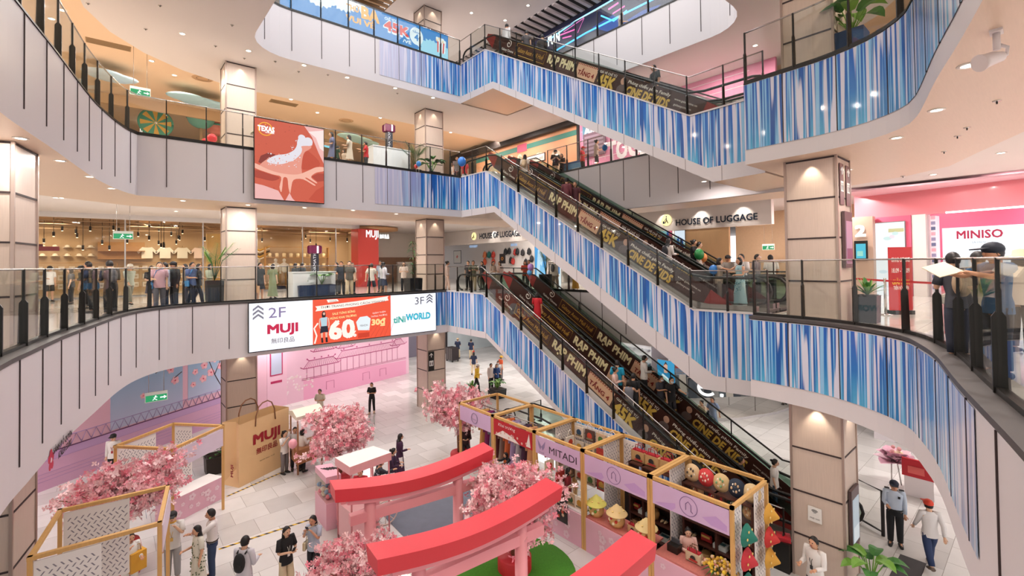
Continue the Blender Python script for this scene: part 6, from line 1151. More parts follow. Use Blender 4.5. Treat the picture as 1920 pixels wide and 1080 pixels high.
# ---- giant paper bag
a, b = at_z(448, 915, 0), at_z(542, 868, 0); d = (b - a); W = d.length; d.normalize(); n = Vector((-d.y, d.x, 0)); H = 2.12; t = thing('giant_paper_bag', 'giant tan paper shopping bag with dark red lettering standing in the hall', 'bag', tuple(a)); KR = mat('#efc793', .6, noise=.04, nscale=3); dep = n * .8; mb = MB()
A, B_, C_, D_ = a, b, b + dep, a + dep; up_ = Vector((0, 0, H)); mid = a + dep * .5 + d * .22; lean = n * .06
for p, q in ((A, B_), (B_, C_), (C_, D_)): mb.add([p, q, q + up_, p + up_], ((0, 1, 2, 3),))
mb.add([A, A + up_, mid + up_, mid + Vector((0, 0, .5)), D_, D_ + up_], ((0, 1, 2, 3), (3, 2, 5, 4), (0, 3, 4))); part('body', mb, KR, t)
f = Face((a.x, a.y), d); mb = MB(); f.text(mb, 'MUJI', W * .53, 1.36, W * .52, .42, .012, 0, .06); f.text(mb, '無印良品', W * .53, .97, W * .42, .22, .012, 0, .015); f.text(mb, 'AEON MALL HUẾ', W * .53, .6, W * .3, .055, .012, 1, .005); g = Face((D_.x, D_.y), A - D_); g.text(mb, 'MUJI', .55, .55, .4, .14, .05, 0, .03, 0, pi / 2); part('lettering', mb, [mat('#a3202c', .5), mat('#6a3a24', .6)], t)
for off, l in ((-.02, 1), (.82, 1)):
    mb = MB(); o = a + n * off; mb.tube([o + d * W * u + Vector((0, 0, z)) for u, z in ((.3, H - .25), (.31, H + .1), (.36, H + .38), (.44, H + .5), (.54, H + .52), (.62, H + .42), (.68, H + .15), (.7, H - .25))], .022, 6); part('handle', mb, mat('#8a5a3c', .7), t)
# ---- carts
c = at_z(578, 845, 0); t = thing('market_cart', 'wooden cart with cream canvas canopy behind the blossom tree', 'cart', tuple(c)); PA, PB, PC, PD = (at_z(*p, 2.15) for p in ((541, 770), (556, 783), (607, 768), (592, 757))); mb = MB(); h = Vector((0, 0, .12)); k = (PA + PB) / 2 + h; l = (PC + PD) / 2 + h; mb.add([PA, PB, PC, PD, k, l], ((1, 2, 5, 4), (3, 0, 4, 5), (0, 1, 4), (2, 3, 5))); mb.add([p - h for p in (PA, PB, PC, PD)] + [PA, PB, PC, PD], ((0, 1, 5, 4), (1, 2, 6, 5), (2, 3, 7, 6), (3, 0, 4, 7))); part('canopy', mb, mat('#f0e6d4', .7), t)
for p in (PA, PB, PC, PD): mb = MB(); q = p.lerp((PA + PC) / 2, .12); mb.tube([(q.x, q.y, .1), (q.x, q.y, 2.1)], .03, 6); part('post', mb, mat('#9c6a48', .5), t)
mb = MB(); q = [p.lerp((PA + PC) / 2, .05) for p in (PA, PB, PC, PD)]; mb.prism([(p.x, p.y) for p in q], .45, .95); part('body', mb, mat('#a87048', .55), t)
RA, RB, RC, RD = (at_z(*p, 2.2) for p in ((628, 858), (656, 876), (734, 848), (700, 836))); t = thing('snack_cart', 'pink roofed snack cart with slim posts, a person in red under it', 'cart', tuple(at_z(690, 930, 0))); mb = MB(); mb.prism([(p.x, p.y) for p in (RA, RB, RC, RD)], 1.98, 2.2); mb.m[:] = [0] * len(mb.m); mb.m[1] = 1; part('roof', mb, [mat('#efb0b4', .5, noise=.1, nscale=6), mat('#f6ece6', .5)], t); q = [p.lerp((RA + RC) / 2, .1) for p in (RA, RB, RC, RD)]
for p in q + [q[1].lerp(q[2], .5)]: mb = MB(); mb.tube([(p.x, p.y, 0), (p.x, p.y, 1.98)], .025, 6); part('post', mb, mat('#d8868c', .5), t)
mb = MB(); mb.prism([(p.x, p.y) for p in (q[0], q[1], q[1].lerp(q[2], .45), q[0].lerp(q[3], .45))], 0.1, .95); part('counter', mb, mat('#eeb8bc', .5), t)
# pink vending box and ice cart
B0 = [at_z(*p, 0) for p in ((591, 968), (612, 996), (640, 988), (622, 962))]; t = thing('claw_machine', 'pale pink glazed prize machine beside the far gate', 'machine', tuple(B0[1])); mb = MB(); xy = [(p.x, p.y) for p in B0]; mb.prism(xy, 0, .75); part('cabinet', mb, mat('#eab3c4', .45), t); mb = MB(); mb.prism(xy, 1.32, 1.5); part('top_box', mb, mat('#eab3c4', .45), t); mb = MB(); mb.prism([tuple(Vector(p).lerp(Vector(xy[0]).lerp(Vector(xy[2]), .5), .04)) for p in xy], .75, 1.32); part('glass_case', mb, GLASS_SHOP, t); mb = MB()
for k in range(24): p = Vector(xy[0]).lerp(Vector(xy[1]), .15 + .7 * rnd.random()).lerp(Vector(xy[3]).lerp(Vector(xy[2]), .5), .1 + .8 * rnd.random()); mb.ball((p.x, p.y, .82 + rnd.random() * .2), .07, k % 3, 7, 5)
o = part('soft_toys', mb, [mat('#f0e4d0', .8), mat('#8fb0d0', .8), mat('#e88a9a', .8)], t); o['kind'] = 'stuff'; mb = MB(); cc = (B0[0] + B0[2]) / 2
for k in range(5): mb.cbox((cc.x - .05 + k * .07, cc.y + .1 - k * .03, 1.505), (.03, .3, .01), 0, rz=.5)
part('vent', mb, DARK, t)
B1 = [at_z(*p, 0) for p in ((628, 983), (640, 1012), (712, 992), (700, 966))]; t = thing('ice_cream_cart', 'pink ice cart with spoked wheel under the far gate', 'cart', tuple(B1[1])); xy = [(p.x, p.y) for p in B1]; mb = MB(); mb.prism(xy, .25, 1.05); mb.prism(xy, .1, .14); part('body', mb, GPINK, t); e = B1[2] - B1[1]; L = e.length; f = Face((B1[1].x, B1[1].y), e); mb = MB(); f.rect(mb, L * .5, .65, L * .85, .92, .0, .015, 0); f.rect(mb, L * .1, .3, L * .9, .55, .0, .012, 1); f.disc(mb, L * .32, .8, .09, .01, 2, 12); f.text(mb, 'A', L * .32, .8, .08, .09, .014, 3, .02); part('menu_panel', mb, [screen('#a8c8e0', .8), mat('#e0606c', .5), mat('#ffffff', .5), mat('#c03a44', .5)], t)
for s in (.35,): 
    mb = MB(); f.line(mb, [(L * s + cos(k * pi / 12) * .33, .34 + sin(k * pi / 12) * .33) for k in range(25)], .022, .06)
    for k in range(8): f.line(mb, [(L * s, .34), (L * s + cos(k * pi / 4) * .33, .34 + sin(k * pi / 4) * .33)], .012, .06)
    part('wheel', mb, mat('#f2d9cf', .5), t)
c = at_z(723, 985, 0); mb = MB(); ff = Face((c.x, c.y), e); ff.line(mb, [(cos(k * pi / 12) * .34, .36 + sin(k * pi / 12) * .34) for k in range(25)], .022, 0)
for k in range(8): ff.line(mb, [(0, .36), (cos(k * pi / 4) * .34, .36 + sin(k * pi / 4) * .34)], .012, 0)
mb.tube([c + Vector((0, 0, .36)), c + Vector((-.1, .35, .36))], .03, 6); single('spoked_wheel', mb, mat('#f2d9cf', .5), 'cream spoked wheel of a cart behind the right part of the far gate', 'wheel', tuple(c))
# ---- left kiosks
def left_kiosk(P4, lab, lat, brd):
    t = thing('market_kiosk', lab, 'kiosk', (*P4[0], 0)); frame_parts(t, P4, ZT)
    for i, s0, s1, z0 in lat:
        a, b = Vector(P4[i]), Vector(P4[(i + 1) % 4]); f = Face(a, (b - a).to_3d()); L = (b - a).length; mb = MB(); lattice(mb, f, L * s0 + .05, z0, L * s1 - .05, ZT - .03); part('lattice_panel', mb, [LATT, HOLE], t)
    for i in brd: a, b = Vector(P4[i]), Vector(P4[(i + 1) % 4]); f = Face(a, (b - a).to_3d()); mb = MB(); f.rect(mb, .05, ZT - .55, (b - a).length - .05, ZT - .03, .03, .02); part('sign_board', mb, mat('#e6d6e6', .5, noise=.12, nscale=1.5), t)
left_kiosk([(-1.04, 11.5), (.72, 11.35), (.98, 13.12), (-.78, 13.32)], 'wooden lattice kiosk at the lower left corner, woman in white inside', [(0, 0, .55, .05), (2, .35, 1, .9)], [1]); left_kiosk([(.1, 17.05), (1.28, 15.72), (2.64, 16.9), (1.5, 18.22)], 'wooden kiosk frame behind the left blossom tree, beside the paper bag', [(3, .3, 1, .9), (2, .6, 1, .9)], [1])
a, b = at_z(320, 940, .7), at_z(419, 893, .7); d = (b - a).normalized(); n = Vector((-d.y, d.x, 0)) * .65; mb = MB(); mb.prism([(p.x, p.y) for p in (a, b, b + n, a + n)], 0, .7); mb.m[1] = 1; f = Face((a.x, a.y), d); flowers(mb, f, 0, 0, (b - a).length, .7, 2, 10); single('display_counter', mb, [FLORAL, mat('#f6f1ee', .4), mat('#f2d6df', .6)], 'low pink flowered counter with white top beside the paper bag', 'counter', tuple(a))
c = at_z(228, 1052, 0); mb = MB(); q = at_z(222, 1048, .3); mb.lathe([(.0, .1), (.32, .1), (.38, .5), (.3, .9), (.0, .95)], (-.0 + at_z(232, 1055, .4).x, at_z(232, 1055, .4).y, 0), 18); single('stool', mb, mat('#d0252c', .45), 'round red seat inside the lower left kiosk', 'seat', (q.x, q.y, 0))
mb = MB(); q = at_z(256, 1050, .9); mb.cbox((q.x, q.y, .9), (.3, .22, .42), 0, rz=.4); mb.tube([(q.x - .08, q.y, 1.1), (q.x - .06, q.y, 1.25), (q.x + .06, q.y, 1.25), (q.x + .08, q.y, 1.1)], .01, 5, 1); single('yellow_paper_bag', mb, [mat('#e2a636', .6), mat('#a8762c', .6)], 'yellow paper bag held before the woman in white in the left kiosk', 'bag', (q.x, q.y, .7))
mb = MB(); q = at_z(272, 930, 1.5); mb.ball((q.x, q.y, 1.5), (.17, .17, .2), 0, 14, 10); mb.tube([(q.x, q.y, 1.3), (q.x + .03, q.y, .9)], .004, 4); single('balloon', mb, mat('#9ab4dc', .3), 'pale blue balloon in front of the left blossom tree', 'balloon', (q.x, q.y, 1.3))
# ================================================================= people
SKIN = [mat('#d9a483', .55), mat('#cf9877', .55), mat('#e3b596', .55)]; HAIRM = mat('#17110f', .5); EYE_M = mat('#1a1210', .4); LIP = mat('#a8605a', .5); SOLE = mat('#2a2725', .6)
_body = {}
def limb(mb, a, b, c, r, m=0, n=8): mb.tube([a, (a + b) / 2, b, (b + c) / 2, c], [r[0], (r[0] + r[1]) / 2, r[1], (r[1] + r[2]) / 2 * 1.02, r[2]], n, m)
def pose_joints(pose, arms, lean, g):
    """joint places for a body one unit tall, facing +y, right side +x"""
    J = {}; s = 1 if g == 'm' else .93
    hipz = .515; st = {'stand': (.0, .0), 'walk': (.13, -.15), 'step': (.06, -.05), 'sit': (0, 0)}[pose]
    for k, sx in (('R', 1), ('L', -1)):
        d = st[0] if k == 'R' else st[1]; hip = Vector((sx * .052, 0, hipz - .01))
        if pose == 'sit': knee = Vector((sx * .06, .22, hipz - .02)); ank = Vector((sx * .06, .22, hipz - .26))
        else:
            knee = Vector((sx * .055, d * .62 + (.03 if d <= 0 and pose == 'walk' else .012), .285)); ank = Vector((sx * .058, d, .045 if d >= 0 else .045 + abs(d) * .35))
        J['hip' + k], J['kne' + k], J['ank' + k] = hip, knee, ank; J['toe' + k] = ank + Vector((sx * .012, .085, -.03 if d >= 0 else -.05))
    J['pel'] = Vector((0, 0, hipz)); 
    def up(v): 
        v = Vector(v); z = v.z - hipz; return Vector((v.x, v.y + z * sin(lean), hipz + z * cos(lean)))
    J['wai'] = up((0, 0, .6)); J['che'] = up((0, .005, .72)); J['nek'] = up((0, .0, .835)); hd = lean * .4
    J['hed'] = J['nek'] + Vector((0, .018 + .06 * sin(hd), .065)); J['top'] = J['nek'] + Vector((0, .02 + .1 * sin(hd), .125))
    AR = {'down': ((.018, -.01, -.165), (.0, .035, -.145)), 'swing_f': ((.015, .07, -.15), (0, .09, -.115)), 'swing_b': ((.02, -.08, -.145), (.0, -.02, -.145)), 'front': ((.03, .03, -.16), (-.075, .125, .035)), 'face': ((.03, .07, -.14), (-.07, .06, .13)), 'rail': ((.03, .13, -.10), (0, .135, -.01)), 'up': ((.05, .12, .02), (-.02, .06, .14)), 'hold': ((.02, .02, -.165), (-.03, .13, .0)), 'hip': ((.07, -.03, -.15), (-.07, .06, -.06)), 'back': ((.03, -.06, -.15), (-.06, -.05, -.1)), 'reach': ((.03, .12, -.07), (.0, .14, .03)), 'side': ((.12, .02, -.1), (.1, .06, -.02))}
    for k, sx, a in (('R', 1, arms[0]), ('L', -1, arms[1])):
        sh = up((sx * .102 * s, -.004, .808)); e, w = AR[a]; J['sho' + k] = sh; J['elb' + k] = sh + Vector((e[0] * sx, e[1], e[2])); J['wri' + k] = J['elb' + k] + Vector((w[0] * sx, w[1], w[2])); J['han' + k] = J['wri' + k] + Vector((w[0] * sx, w[1], w[2])).normalized() * .045
    return J
def body_mesh(J, g):
    """the whole body as one skinned surface, then nose, ears, eyes, mouth and five fingers a hand"""
    s = 1 if g == 'm' else .92
    ed = [('pel', 'wai'), ('wai', 'che'), ('che', 'nek'), ('nek', 'hed'), ('hed', 'top')]
    for k in 'RL': ed += [('pel', 'hip' + k), ('hip' + k, 'kne' + k), ('kne' + k, 'ank' + k), ('ank' + k, 'toe' + k), ('che', 'sho' + k), ('sho' + k, 'elb' + k), ('elb' + k, 'wri' + k), ('wri' + k, 'han' + k)]
    R = dict(pel=.07, wai=.062, che=.07, nek=.032, hed=.052, top=.04, hip=.056, kne=.034, ank=.023, toe=.02, sho=.036, elb=.024, wri=.017, han=.018)
    keys = list({k: 1 for e in ed for k in e}); me = bpy.data.meshes.new('b'); me.from_pydata([J[k] for k in keys], [(keys.index(a), keys.index(b)) for a, b in ed], []); o = bpy.data.objects.new('b', me); COL.objects.link(o)
    md = o.modifiers.new('s', 'SKIN'); md.use_smooth_shade = True; sk = me.skin_vertices[0].data
    for i, k in enumerate(keys):
        r = R.get(k, R.get(k[:3], .03)) * s; sk[i].radius = (r, r); sk[i].use_root = k == 'pel'
    sb = o.modifiers.new('u', 'SUBSURF'); sb.levels = 1; sb.render_levels = 1
    dg = bpy.context.evaluated_depsgraph_get(); m2 = bpy.data.meshes.new_from_object(o.evaluated_get(dg)); mb = MB(); mb.add([v.co.copy() for v in m2.vertices], [tuple(p.vertices) for p in m2.polygons], 0, True)
    bpy.data.objects.remove(o); bpy.data.meshes.remove(me); bpy.data.meshes.remove(m2)
    c = J['hed'] + Vector((0, .004, .012)); mb.ball(c, (.048, .056, .066), 0, 12, 9)
    mb.ball(c + Vector((0, .056, -.008)), (.009, .013, .014), 0, 6, 4); mb.ball(c + Vector((0, .05, -.034)), (.017, .008, .006), 2, 7, 4)
    for sx in (-1, 1): mb.ball(c + Vector((sx * .048, -.004, -.006)), (.006, .012, .018), 0, 6, 4); mb.ball(c + Vector((sx * .019, .051, .008)), (.008, .006, .005), 1, 6, 4)
    for k, sx in (('R', 1), ('L', -1)):
        w, h = J['wri' + k], J['han' + k]; d = (h - w).normalized(); a = d.cross(Vector((0, 0, 1))); a = a.normalized() if a.length > .2 else Vector((1, 0, 0)); b = a.cross(d)
        for i in range(4):
            p = h - d * .006 + a * (i - 1.5) * .0095; L = (.036, .043, .04, .031)[i]; q = p + d * L * .55 - b * .004; mb.tube([p, q, q + d * L * .4 - b * .014], [.0062, .0056, .004], 5, 0)
        p = w + d * .018 + a * sx * .014; mb.tube([p, p + d * .018 + a * sx * .016, p + d * .036 + a * sx * .018], [.0068, .0062, .0045], 5, 0)
    return mb
def ring_loft(mb, rings, m=0, n=14, cap=False):
    """rings of (centre, half width, half depth)"""
    vs = [c + Vector((cos(2 * pi * j / n) * w, sin(2 * pi * j / n) * d, 0)) for c, w, d in rings for j in range(n)]; k = len(rings); b = mb.add(vs, [(i * n + j, i * n + (j + 1) % n, (i + 1) * n + (j + 1) % n, (i + 1) * n + j) for i in range(k - 1) for j in range(n)], m, True)
    if cap: mb.f.append(tuple(b + (k - 1) * n + j for j in range(n))); mb.m.append(m); mb.sm.append(False)
N_P = [0]
def person(label, pos, z, f=0, h=1.63, pose='stand', arms=('down', 'down'), top='#e8e4de', sleeve='short', bottom='#1d1b1c', legs='trousers', hair='short', g='m', lean=0.0, shoes='#2a2725', extra=(), collar=None, group=None, mirror=False):
    c_, r_ = -FWD, RIGHT; hv = c_ * cos(radians(f)) + r_ * sin(radians(f)); rz = atan2(hv.y, hv.x) - pi / 2; N_P[0] += 1; n_ = N_P[0]
    if pose == 'sit': z -= .26 * h
    t = thing('person', label, 'person', (pos[0], pos[1], z), rz, group); t.scale = (h, h, h); J = pose_joints(pose, arms, lean, g); key = (pose, arms, lean, g); sk = SKIN[n_ % 3] if g == 'm' else SKIN[2 - n_ % 2 * 2]
    if key not in _body: _body[key] = body_mesh(J, g)
    def pt(nm, mb, ms): return part(nm, mb, ms, t, True)
    pt('body', _body[key], [sk, EYE_M, LIP]); s = 1 if g == 'm' else .92; U = lambda a, b, k: a.lerp(b, k)
    tm = mat(top, .75); bm = mat(bottom, .75); mb = MB(); P, Wa, Ch, Nk = J['pel'], J['wai'], J['che'], J['nek']; tl = Vector((0, 0, -.045)); fit = {'dress': 1.0, 'jacket': 1.12}.get(sleeve, 1.0)
    if any(e[0] == 'belt' for e in extra): tl = Vector((0, 0, .03))
    rings = [(P + tl, .106 * s * fit, .079 * fit), (P + Vector((0, 0, .035)), .1 * s * fit, .075 * fit), (Wa, .088 * s * fit, .064 * fit), (Ch, .104 * s * fit, .074 * fit), (U(Ch, Nk, .6), .112 * s * fit, .068 * fit), (U(Ch, Nk, .84), .085 * s, .052), (U(Ch, Nk, .98), .045, .04)]
    ring_loft(mb, rings, 0)
    for k in 'RL':
        S, E, Wr = J['sho' + k], J['elb' + k], J['wri' + k]; i = U(Ch, Nk, .55)
        if sleeve == 'none': continue
        if sleeve == 'short': mb.tube([U(S, i, .5), S + Vector((0, 0, -.005)), U(S, E, .45), U(S, E, .78)], [.045 * s, .043 * s, .04 * s, .041 * s], 9, 0)
        else: mb.tube([U(S, i, .5), S + Vector((0, 0, -.005)), U(S, E, .5), E, U(E, Wr, .5), U(E, Wr, .92)], [.044 * s, .041 * s, .036 * s, .032 * s, .028 * s, .025 * s], 9, 0)
    if collar: mb.lathe([(.044, -.012), (.05, .0), (.04, .014)], U(Ch, Nk, .97), 10, 1, cap=False)
    pt('dress' if legs == 'dress' else 'shirt', mb, [tm, mat(collar or top, .7)])
    if legs in ('trousers', 'shorts', 'wide'):
        mb = MB(); w = 1.35 if legs == 'wide' else 1.0; ring_loft(mb, [(P + Vector((0, 0, .05)), .09 * s, .066), (P, .093 * s, .07), (P + Vector((0, 0, -.05)), .09 * s, .068)], 0)
        for k in 'RL':
            H, K, A = J['hip' + k], J['kne' + k], J['ank' + k]
            if legs == 'shorts': mb.tube([H + Vector((0, 0, .01)), U(H, K, .5), U(H, K, .95)], [.05 * s, .052 * s, .056 * s], 9, 0)
            else: mb.tube([H + Vector((0, 0, .01)), U(H, K, .5), K, U(K, A, .5), U(A, K, .08)], [.051 * s, .053 * s, .046 * s * w, .042 * s * w, .037 * s * w], 9, 0)
        pt('shorts' if legs == 'shorts' else 'trousers', mb, bm)
    elif legs in ('skirt', 'dress', 'long_dress'):
        mb = MB(); e = J['kneR'].lerp(J['kneL'], .5); a = J['ankR'].lerp(J['ankL'], .5); lo = {'skirt': e + Vector((0, 0, .04)), 'dress': e + Vector((0, 0, .0)), 'long_dress': a + Vector((0, 0, .04))}[legs]
        ring_loft(mb, [(P + Vector((0, 0, .06)), .086 * s, .064), (P, .102 * s, .078), (U(P, lo, .5), .115 * s, .095), (lo, .13 * s if legs != 'long_dress' else .14, .115)], 0); pt('skirt', mb, bm if legs == 'skirt' else tm)
        if legs == 'long_dress' and bottom != top:
            mb = MB()
            for k in 'RL': mb.tube([J['hip' + k], J['kne' + k], U(J['ank' + k], J['kne' + k], .05)], [.055, .05, .046], 8)
            pt('trousers', mb, bm)
    mb = MB()
    for k in 'RL': A, T = J['ank' + k], J['toe' + k]; mb.tube([A + Vector((0, -.03, -.022)), A + Vector((0, .01, -.012)), (A + T) / 2 + Vector((0, 0, -.008)), T + Vector((0, .012, .0))], [.03, .034, .031, .02], 8, 0, sq=.85)
    pt('shoes', mb, mat(shoes, .6))
    c = J['hed'] + Vector((0, .004, .012)); mb = MB(); n = 12
    if hair != 'bald':
        vs = []; K = 5
        for i in range(K + 1):
            for j in range(n):
                a = 2 * pi * j / n; frontness = max(0, sin(a)); lowest = -.5 + 1.25 * frontness ** .7; el = pi / 2 + (lowest - pi / 2) * i / K; vs.append(c + Vector((cos(a) * cos(el) * .055, sin(a) * cos(el) * .063 - .004, sin(el) * .074 + .002)))
        mb.add(vs, [(i * n + j, i * n + (j + 1) % n, (i + 1) * n + (j + 1) % n, (i + 1) * n + j)[::-1] for i in range(K) for j in range(n)], 0, True)
        if hair == 'long':
            mb.ball(c + Vector((0, -.03, -.05)), (.056, .036, .085), 0, 10, 7); mb.tube([c + Vector((0, -.04, -.04)), c + Vector((0, -.062, -.14)), c + Vector((0, -.066, -.24))], [.05, .045, .02], 9, 0, sq=.5)
        if hair in ('bun', 'tail'): mb.ball(c + Vector((0, -.066, .035)), .024, 0, 8, 6)
        if hair == 'tail': mb.tube([c + Vector((0, -.066, .03)), c + Vector((0, -.09, -.05)), c + Vector((0, -.08, -.13))], [.018, .022, .008], 7)
        if hair == 'bob': mb.ball(c + Vector((0, -.018, -.02)), (.06, .05, .07), 0, 10, 7)
        pt('hair', mb, HAIRM)
    for e in extra:
        kind, col = e[0], mat(e[1], .65); mb = MB()
        if kind == 'cap': mb.ball(c + Vector((0, -.002, .028)), (.06, .068, .054), 0, 12, 8); mb.cbox(c + Vector((0, .085, .03)), (.085, .075, .008), 0, rx=-.15); pt('cap', mb, col)
        if kind == 'sunhat': mb.lathe([(.12, .02), (.12, .028), (.062, .035), (.055, .085), (.0, .1)], c, 14); pt('hat', mb, col)
        if kind == 'mask': mb.ball(c + Vector((0, .022, -.032)), (.04, .042, .028), 0, 9, 6); pt('face_mask', mb, col)
        if kind == 'glasses':
            for sx in (-1, 1): mb.tube([c + Vector((sx * .019 + cos(a * .7) * .014, .062, .008 + sin(a * .7) * .011)) for a in range(10)], .0025, 4); mb.tube([c + Vector((sx * .034, .06, .01)), c + Vector((sx * .05, -.005, .01))], .0025, 4)
            pt('glasses', mb, col)
        if kind == 'backpack':
            mb.ball(Ch + Vector((0, -.105, -.02)), (.078, .05, .125), 0, 10, 8); mb.ball(Ch + Vector((0, -.14, -.06)), (.055, .025, .06), 0, 8, 6)
            for sx in (-1, 1): mb.tube([Ch + Vector((sx * .055, -.07, .08)), U(Ch, Nk, .8) + Vector((sx * .06, 0, .02)), Ch + Vector((sx * .065, .075, .02)), Ch + Vector((sx * .07, .0, -.1))], .011, 5)
            pt('backpack', mb, col)
        if kind == 'shoulder_bag': mb.cbox(P + Vector((.13, -.01, .0)), (.05, .15, .13), 0, bev=.012); mb.tube([P + Vector((.13, 0, .06)), U(Ch, Nk, .6) + Vector((.05, .07, .03)), U(Ch, Nk, .8) + Vector((-.06, .0, .04))], .007, 5); pt('shoulder_bag', mb, col)
        if kind == 'phone': q = (J['hanR'] + J['hanL']) / 2 if arms[0] == arms[1] else J['hanR']; mb.cbox(q + Vector((0, .02, .03)), (.045, .006, .085), 0, rx=-.5); pt('phone', mb, col)
        if kind == 'carry': q = J['hanR'] + Vector((0, .0, -.13)); mb.cbox(q, (.06, .2, .17), 0); mb.tube([q + Vector((0, -.05, .08)), J['hanR'], q + Vector((0, .05, .08))], .006, 5); pt('shopping_bag', mb, col)
        if kind == 'lanyard': mb.tube([U(Ch, Nk, .9) + Vector((-.04, .03, 0)), Ch + Vector((-.01, .08, -.02)), Wa + Vector((0, .07, .03)), Ch + Vector((.015, .08, -.02)), U(Ch, Nk, .9) + Vector((.04, .03, 0))], .004, 4); mb.cbox(Wa + Vector((0, .075, .01)), (.035, .004, .05)); pt('lanyard', mb, col)
        if kind == 'apron': ring_loft(mb, [(U(P, J['kneR'].lerp(J['kneL'], .5), .6), .108 * s, .085), (P, .105 * s, .08), (Wa, .095 * s, .07), (Ch + Vector((0, 0, .02)), .108 * s, .078)], 0); pt('waistcoat', mb, col)
        if kind == 'belt': ring_loft(mb, [(P + Vector((0, 0, .03)), .105 * s, .079), (P + Vector((0, 0, .05)), .103 * s, .077)], 0); pt('belt', mb, col)
        if kind == 'dots':
            for j in range(40): a, q = rnd.random() * 6.28, rnd.random(); ce = P.lerp(U(Ch, Nk, .4), q); w_ = .1 * s; mb.ball(ce + Vector((cos(a) * w_, sin(a) * .072, 0)), (.012, .012, .009), 0, 5, 4)
            for j in range(40): a, q = rnd.random() * 6.28, rnd.random(); ce = P.lerp(J['kneR'].lerp(J['kneL'], .5), q); mb.ball(ce + Vector((cos(a) * .112, sin(a) * .092, 0)), (.012, .012, .009), 0, 5, 4)
            pt('printed_motifs', mb, col)
        if kind == 'epaulettes':
            for sx in (-1, 1): mb.cbox(J['shoR' if sx > 0 else 'shoL'] + Vector((-sx * .015, 0, .042)), (.06, .035, .012), 0)
            mb.cbox(Ch + Vector((-.05, .078, .04)), (.03, .006, .035)); pt('epaulettes', mb, col)
        if kind == 'scarf': mb.lathe([(.045, -.02), (.06, .0), (.045, .03)], U(Ch, Nk, .98), 10, cap=False); pt('scarf', mb, col)
        if kind == 'paper': q = (J['hanR'] + J['hanL']) / 2; mb.cbox(q + Vector((0, .05, .015)), (.2, .15, .006), 0, rx=-.3, ry=-.35); pt('paper', mb, col)
        if kind == 'bottle': mb.lathe([(.018, -.05), (.018, .03), (.008, .05)], J['hanL'] + Vector((0, .02, .02)), 8); pt('bottle', mb, col)
    return t
def hp_(px, py, h, z=0.0): v = at_z(px, py, z + h * .985); return (v.x, v.y)
def dp(px, depth): v = FWD * depth + RIGHT * ((px - 960) / FPX * depth); return (v.x, v.y)
WT, BK = '#e9e5e0', '#1b191b'
P1 = lambda lab, px, py, h=1.62, **k: person(lab, hp_(px, py, h), 0.0, h=h, **k)
# ---- ground floor hall
P1('woman in a white suit inside the lower left kiosk', 243, 998, 1.58, f=60, arms=('face', 'hold'), top='#efece6', sleeve='long', bottom='#efece6', hair='bun', g='f')
P1('man in pale polo with yellow collar and black cap, hand at his chin', 324, 958, 1.66, f=25, arms=('down', 'face'), top='#dedad6', bottom='#a9a6a6', collar='#e0a63c', shoes='#d8d4d0', extra=(('cap', BK), ('glasses', BK), ('lanyard', '#d8b05a')))
P1('long haired woman in a cream patterned long dress between two men', 372, 984, 1.56, f=-40, arms=('hold', 'down'), top='#e2dccb', legs='long_dress', bottom='#dcd5c2', hair='long', g='f', extra=(('dots', '#6f7a5a'),))
P1('man in white shirt and blue jeans touching the hair of the long haired woman', 398, 953, 1.7, f=-55, arms=('hold', 'reach'), top='#e6dfdc', sleeve='long', bottom='#2b3c5c', extra=(('belt', '#3a2a20'),))
P1('man seen from behind in grey shirt with black backpack at the bottom of the picture', 458, 1006, 1.66, f=175, arms=('hold', 'hold'), top='#cfcbd2', sleeve='long', bottom='#2a2a30', extra=(('backpack', '#141416'),))
P1('woman in black tee and wide beige trousers looking at her phone', 536, 986, 1.6, f=55, arms=('front', 'front'), top='#191719', bottom='#d9c6a4', legs='wide', hair='long', g='f', extra=(('phone', BK), ('lanyard', '#e8e4e0')))
P1('woman in pale blue shirt photographing with her phone, cream bag at her side', 588, 965, 1.57, f=-10, arms=('face', 'face'), top='#b9c2d4', bottom='#23222a', hair='long', g='f', extra=(('phone', '#3a3a40'), ('shoulder_bag', '#e2d2b0')))
P1('man in black cap and glasses standing behind the left kiosk', 213, 813, 1.64, f=20, top='#e2dcd8', sleeve='long', extra=(('cap', BK), ('glasses', BK), ('lanyard', '#b04040')))
P1('man in beige polo in front of the pink palace mural', 600, 729, 1.62, f=0, arms=('front', 'front'), top='#e3d9c6', bottom='#26242a')
P1('young woman in white half hidden behind the blossom tree and white cart', 601, 772, 1.5, f=-20, top='#eae4de', hair='tail', g='f')
P1('woman in black and white outfit walking alone on the hall floor', 697, 717, 1.58, f=0, pose='step', arms=('front', 'front'), top='#1d1b1e', bottom='#161517', hair='bun', g='f', shoes='#c8a890', extra=(('scarf', '#e8e2dc'),))
P1('woman in white tee and grey trousers leftmost of three beside the paper bag', 533, 807, 1.57, f=70, arms=('face', 'hold'), top='#ece8e4', bottom='#7d7677', hair='tail', g='f')
P1('woman in white shirt holding up a drink, middle of three by the paper bag', 553, 800, 1.6, f=30, arms=('up', 'hold'), top='#e4e2e2', sleeve='long', bottom='#201e22', hair='tail', g='f')
P1('woman in cream blouse and black trousers with her back turned, by the paper bag', 566, 804, 1.58, f=150, arms=('front', 'front'), top='#efe9e2', sleeve='long', bottom='#1a181a', hair='bob', g='f')
P1('tall woman in dark purple long dress with hair down her back', 749, 813, 1.62, f=120, arms=('hold', 'down'), top='#3d1c3c', sleeve='long', legs='long_dress', bottom='#e8dfe0', hair='long', g='f')
P1('shorter woman in dark purple dress and white trousers beside the pink cart', 736, 840, 1.56, f=100, arms=('hold', 'hold'), top='#3a2140', sleeve='long', legs='long_dress', bottom='#e6e0e0', hair='tail', g='f')
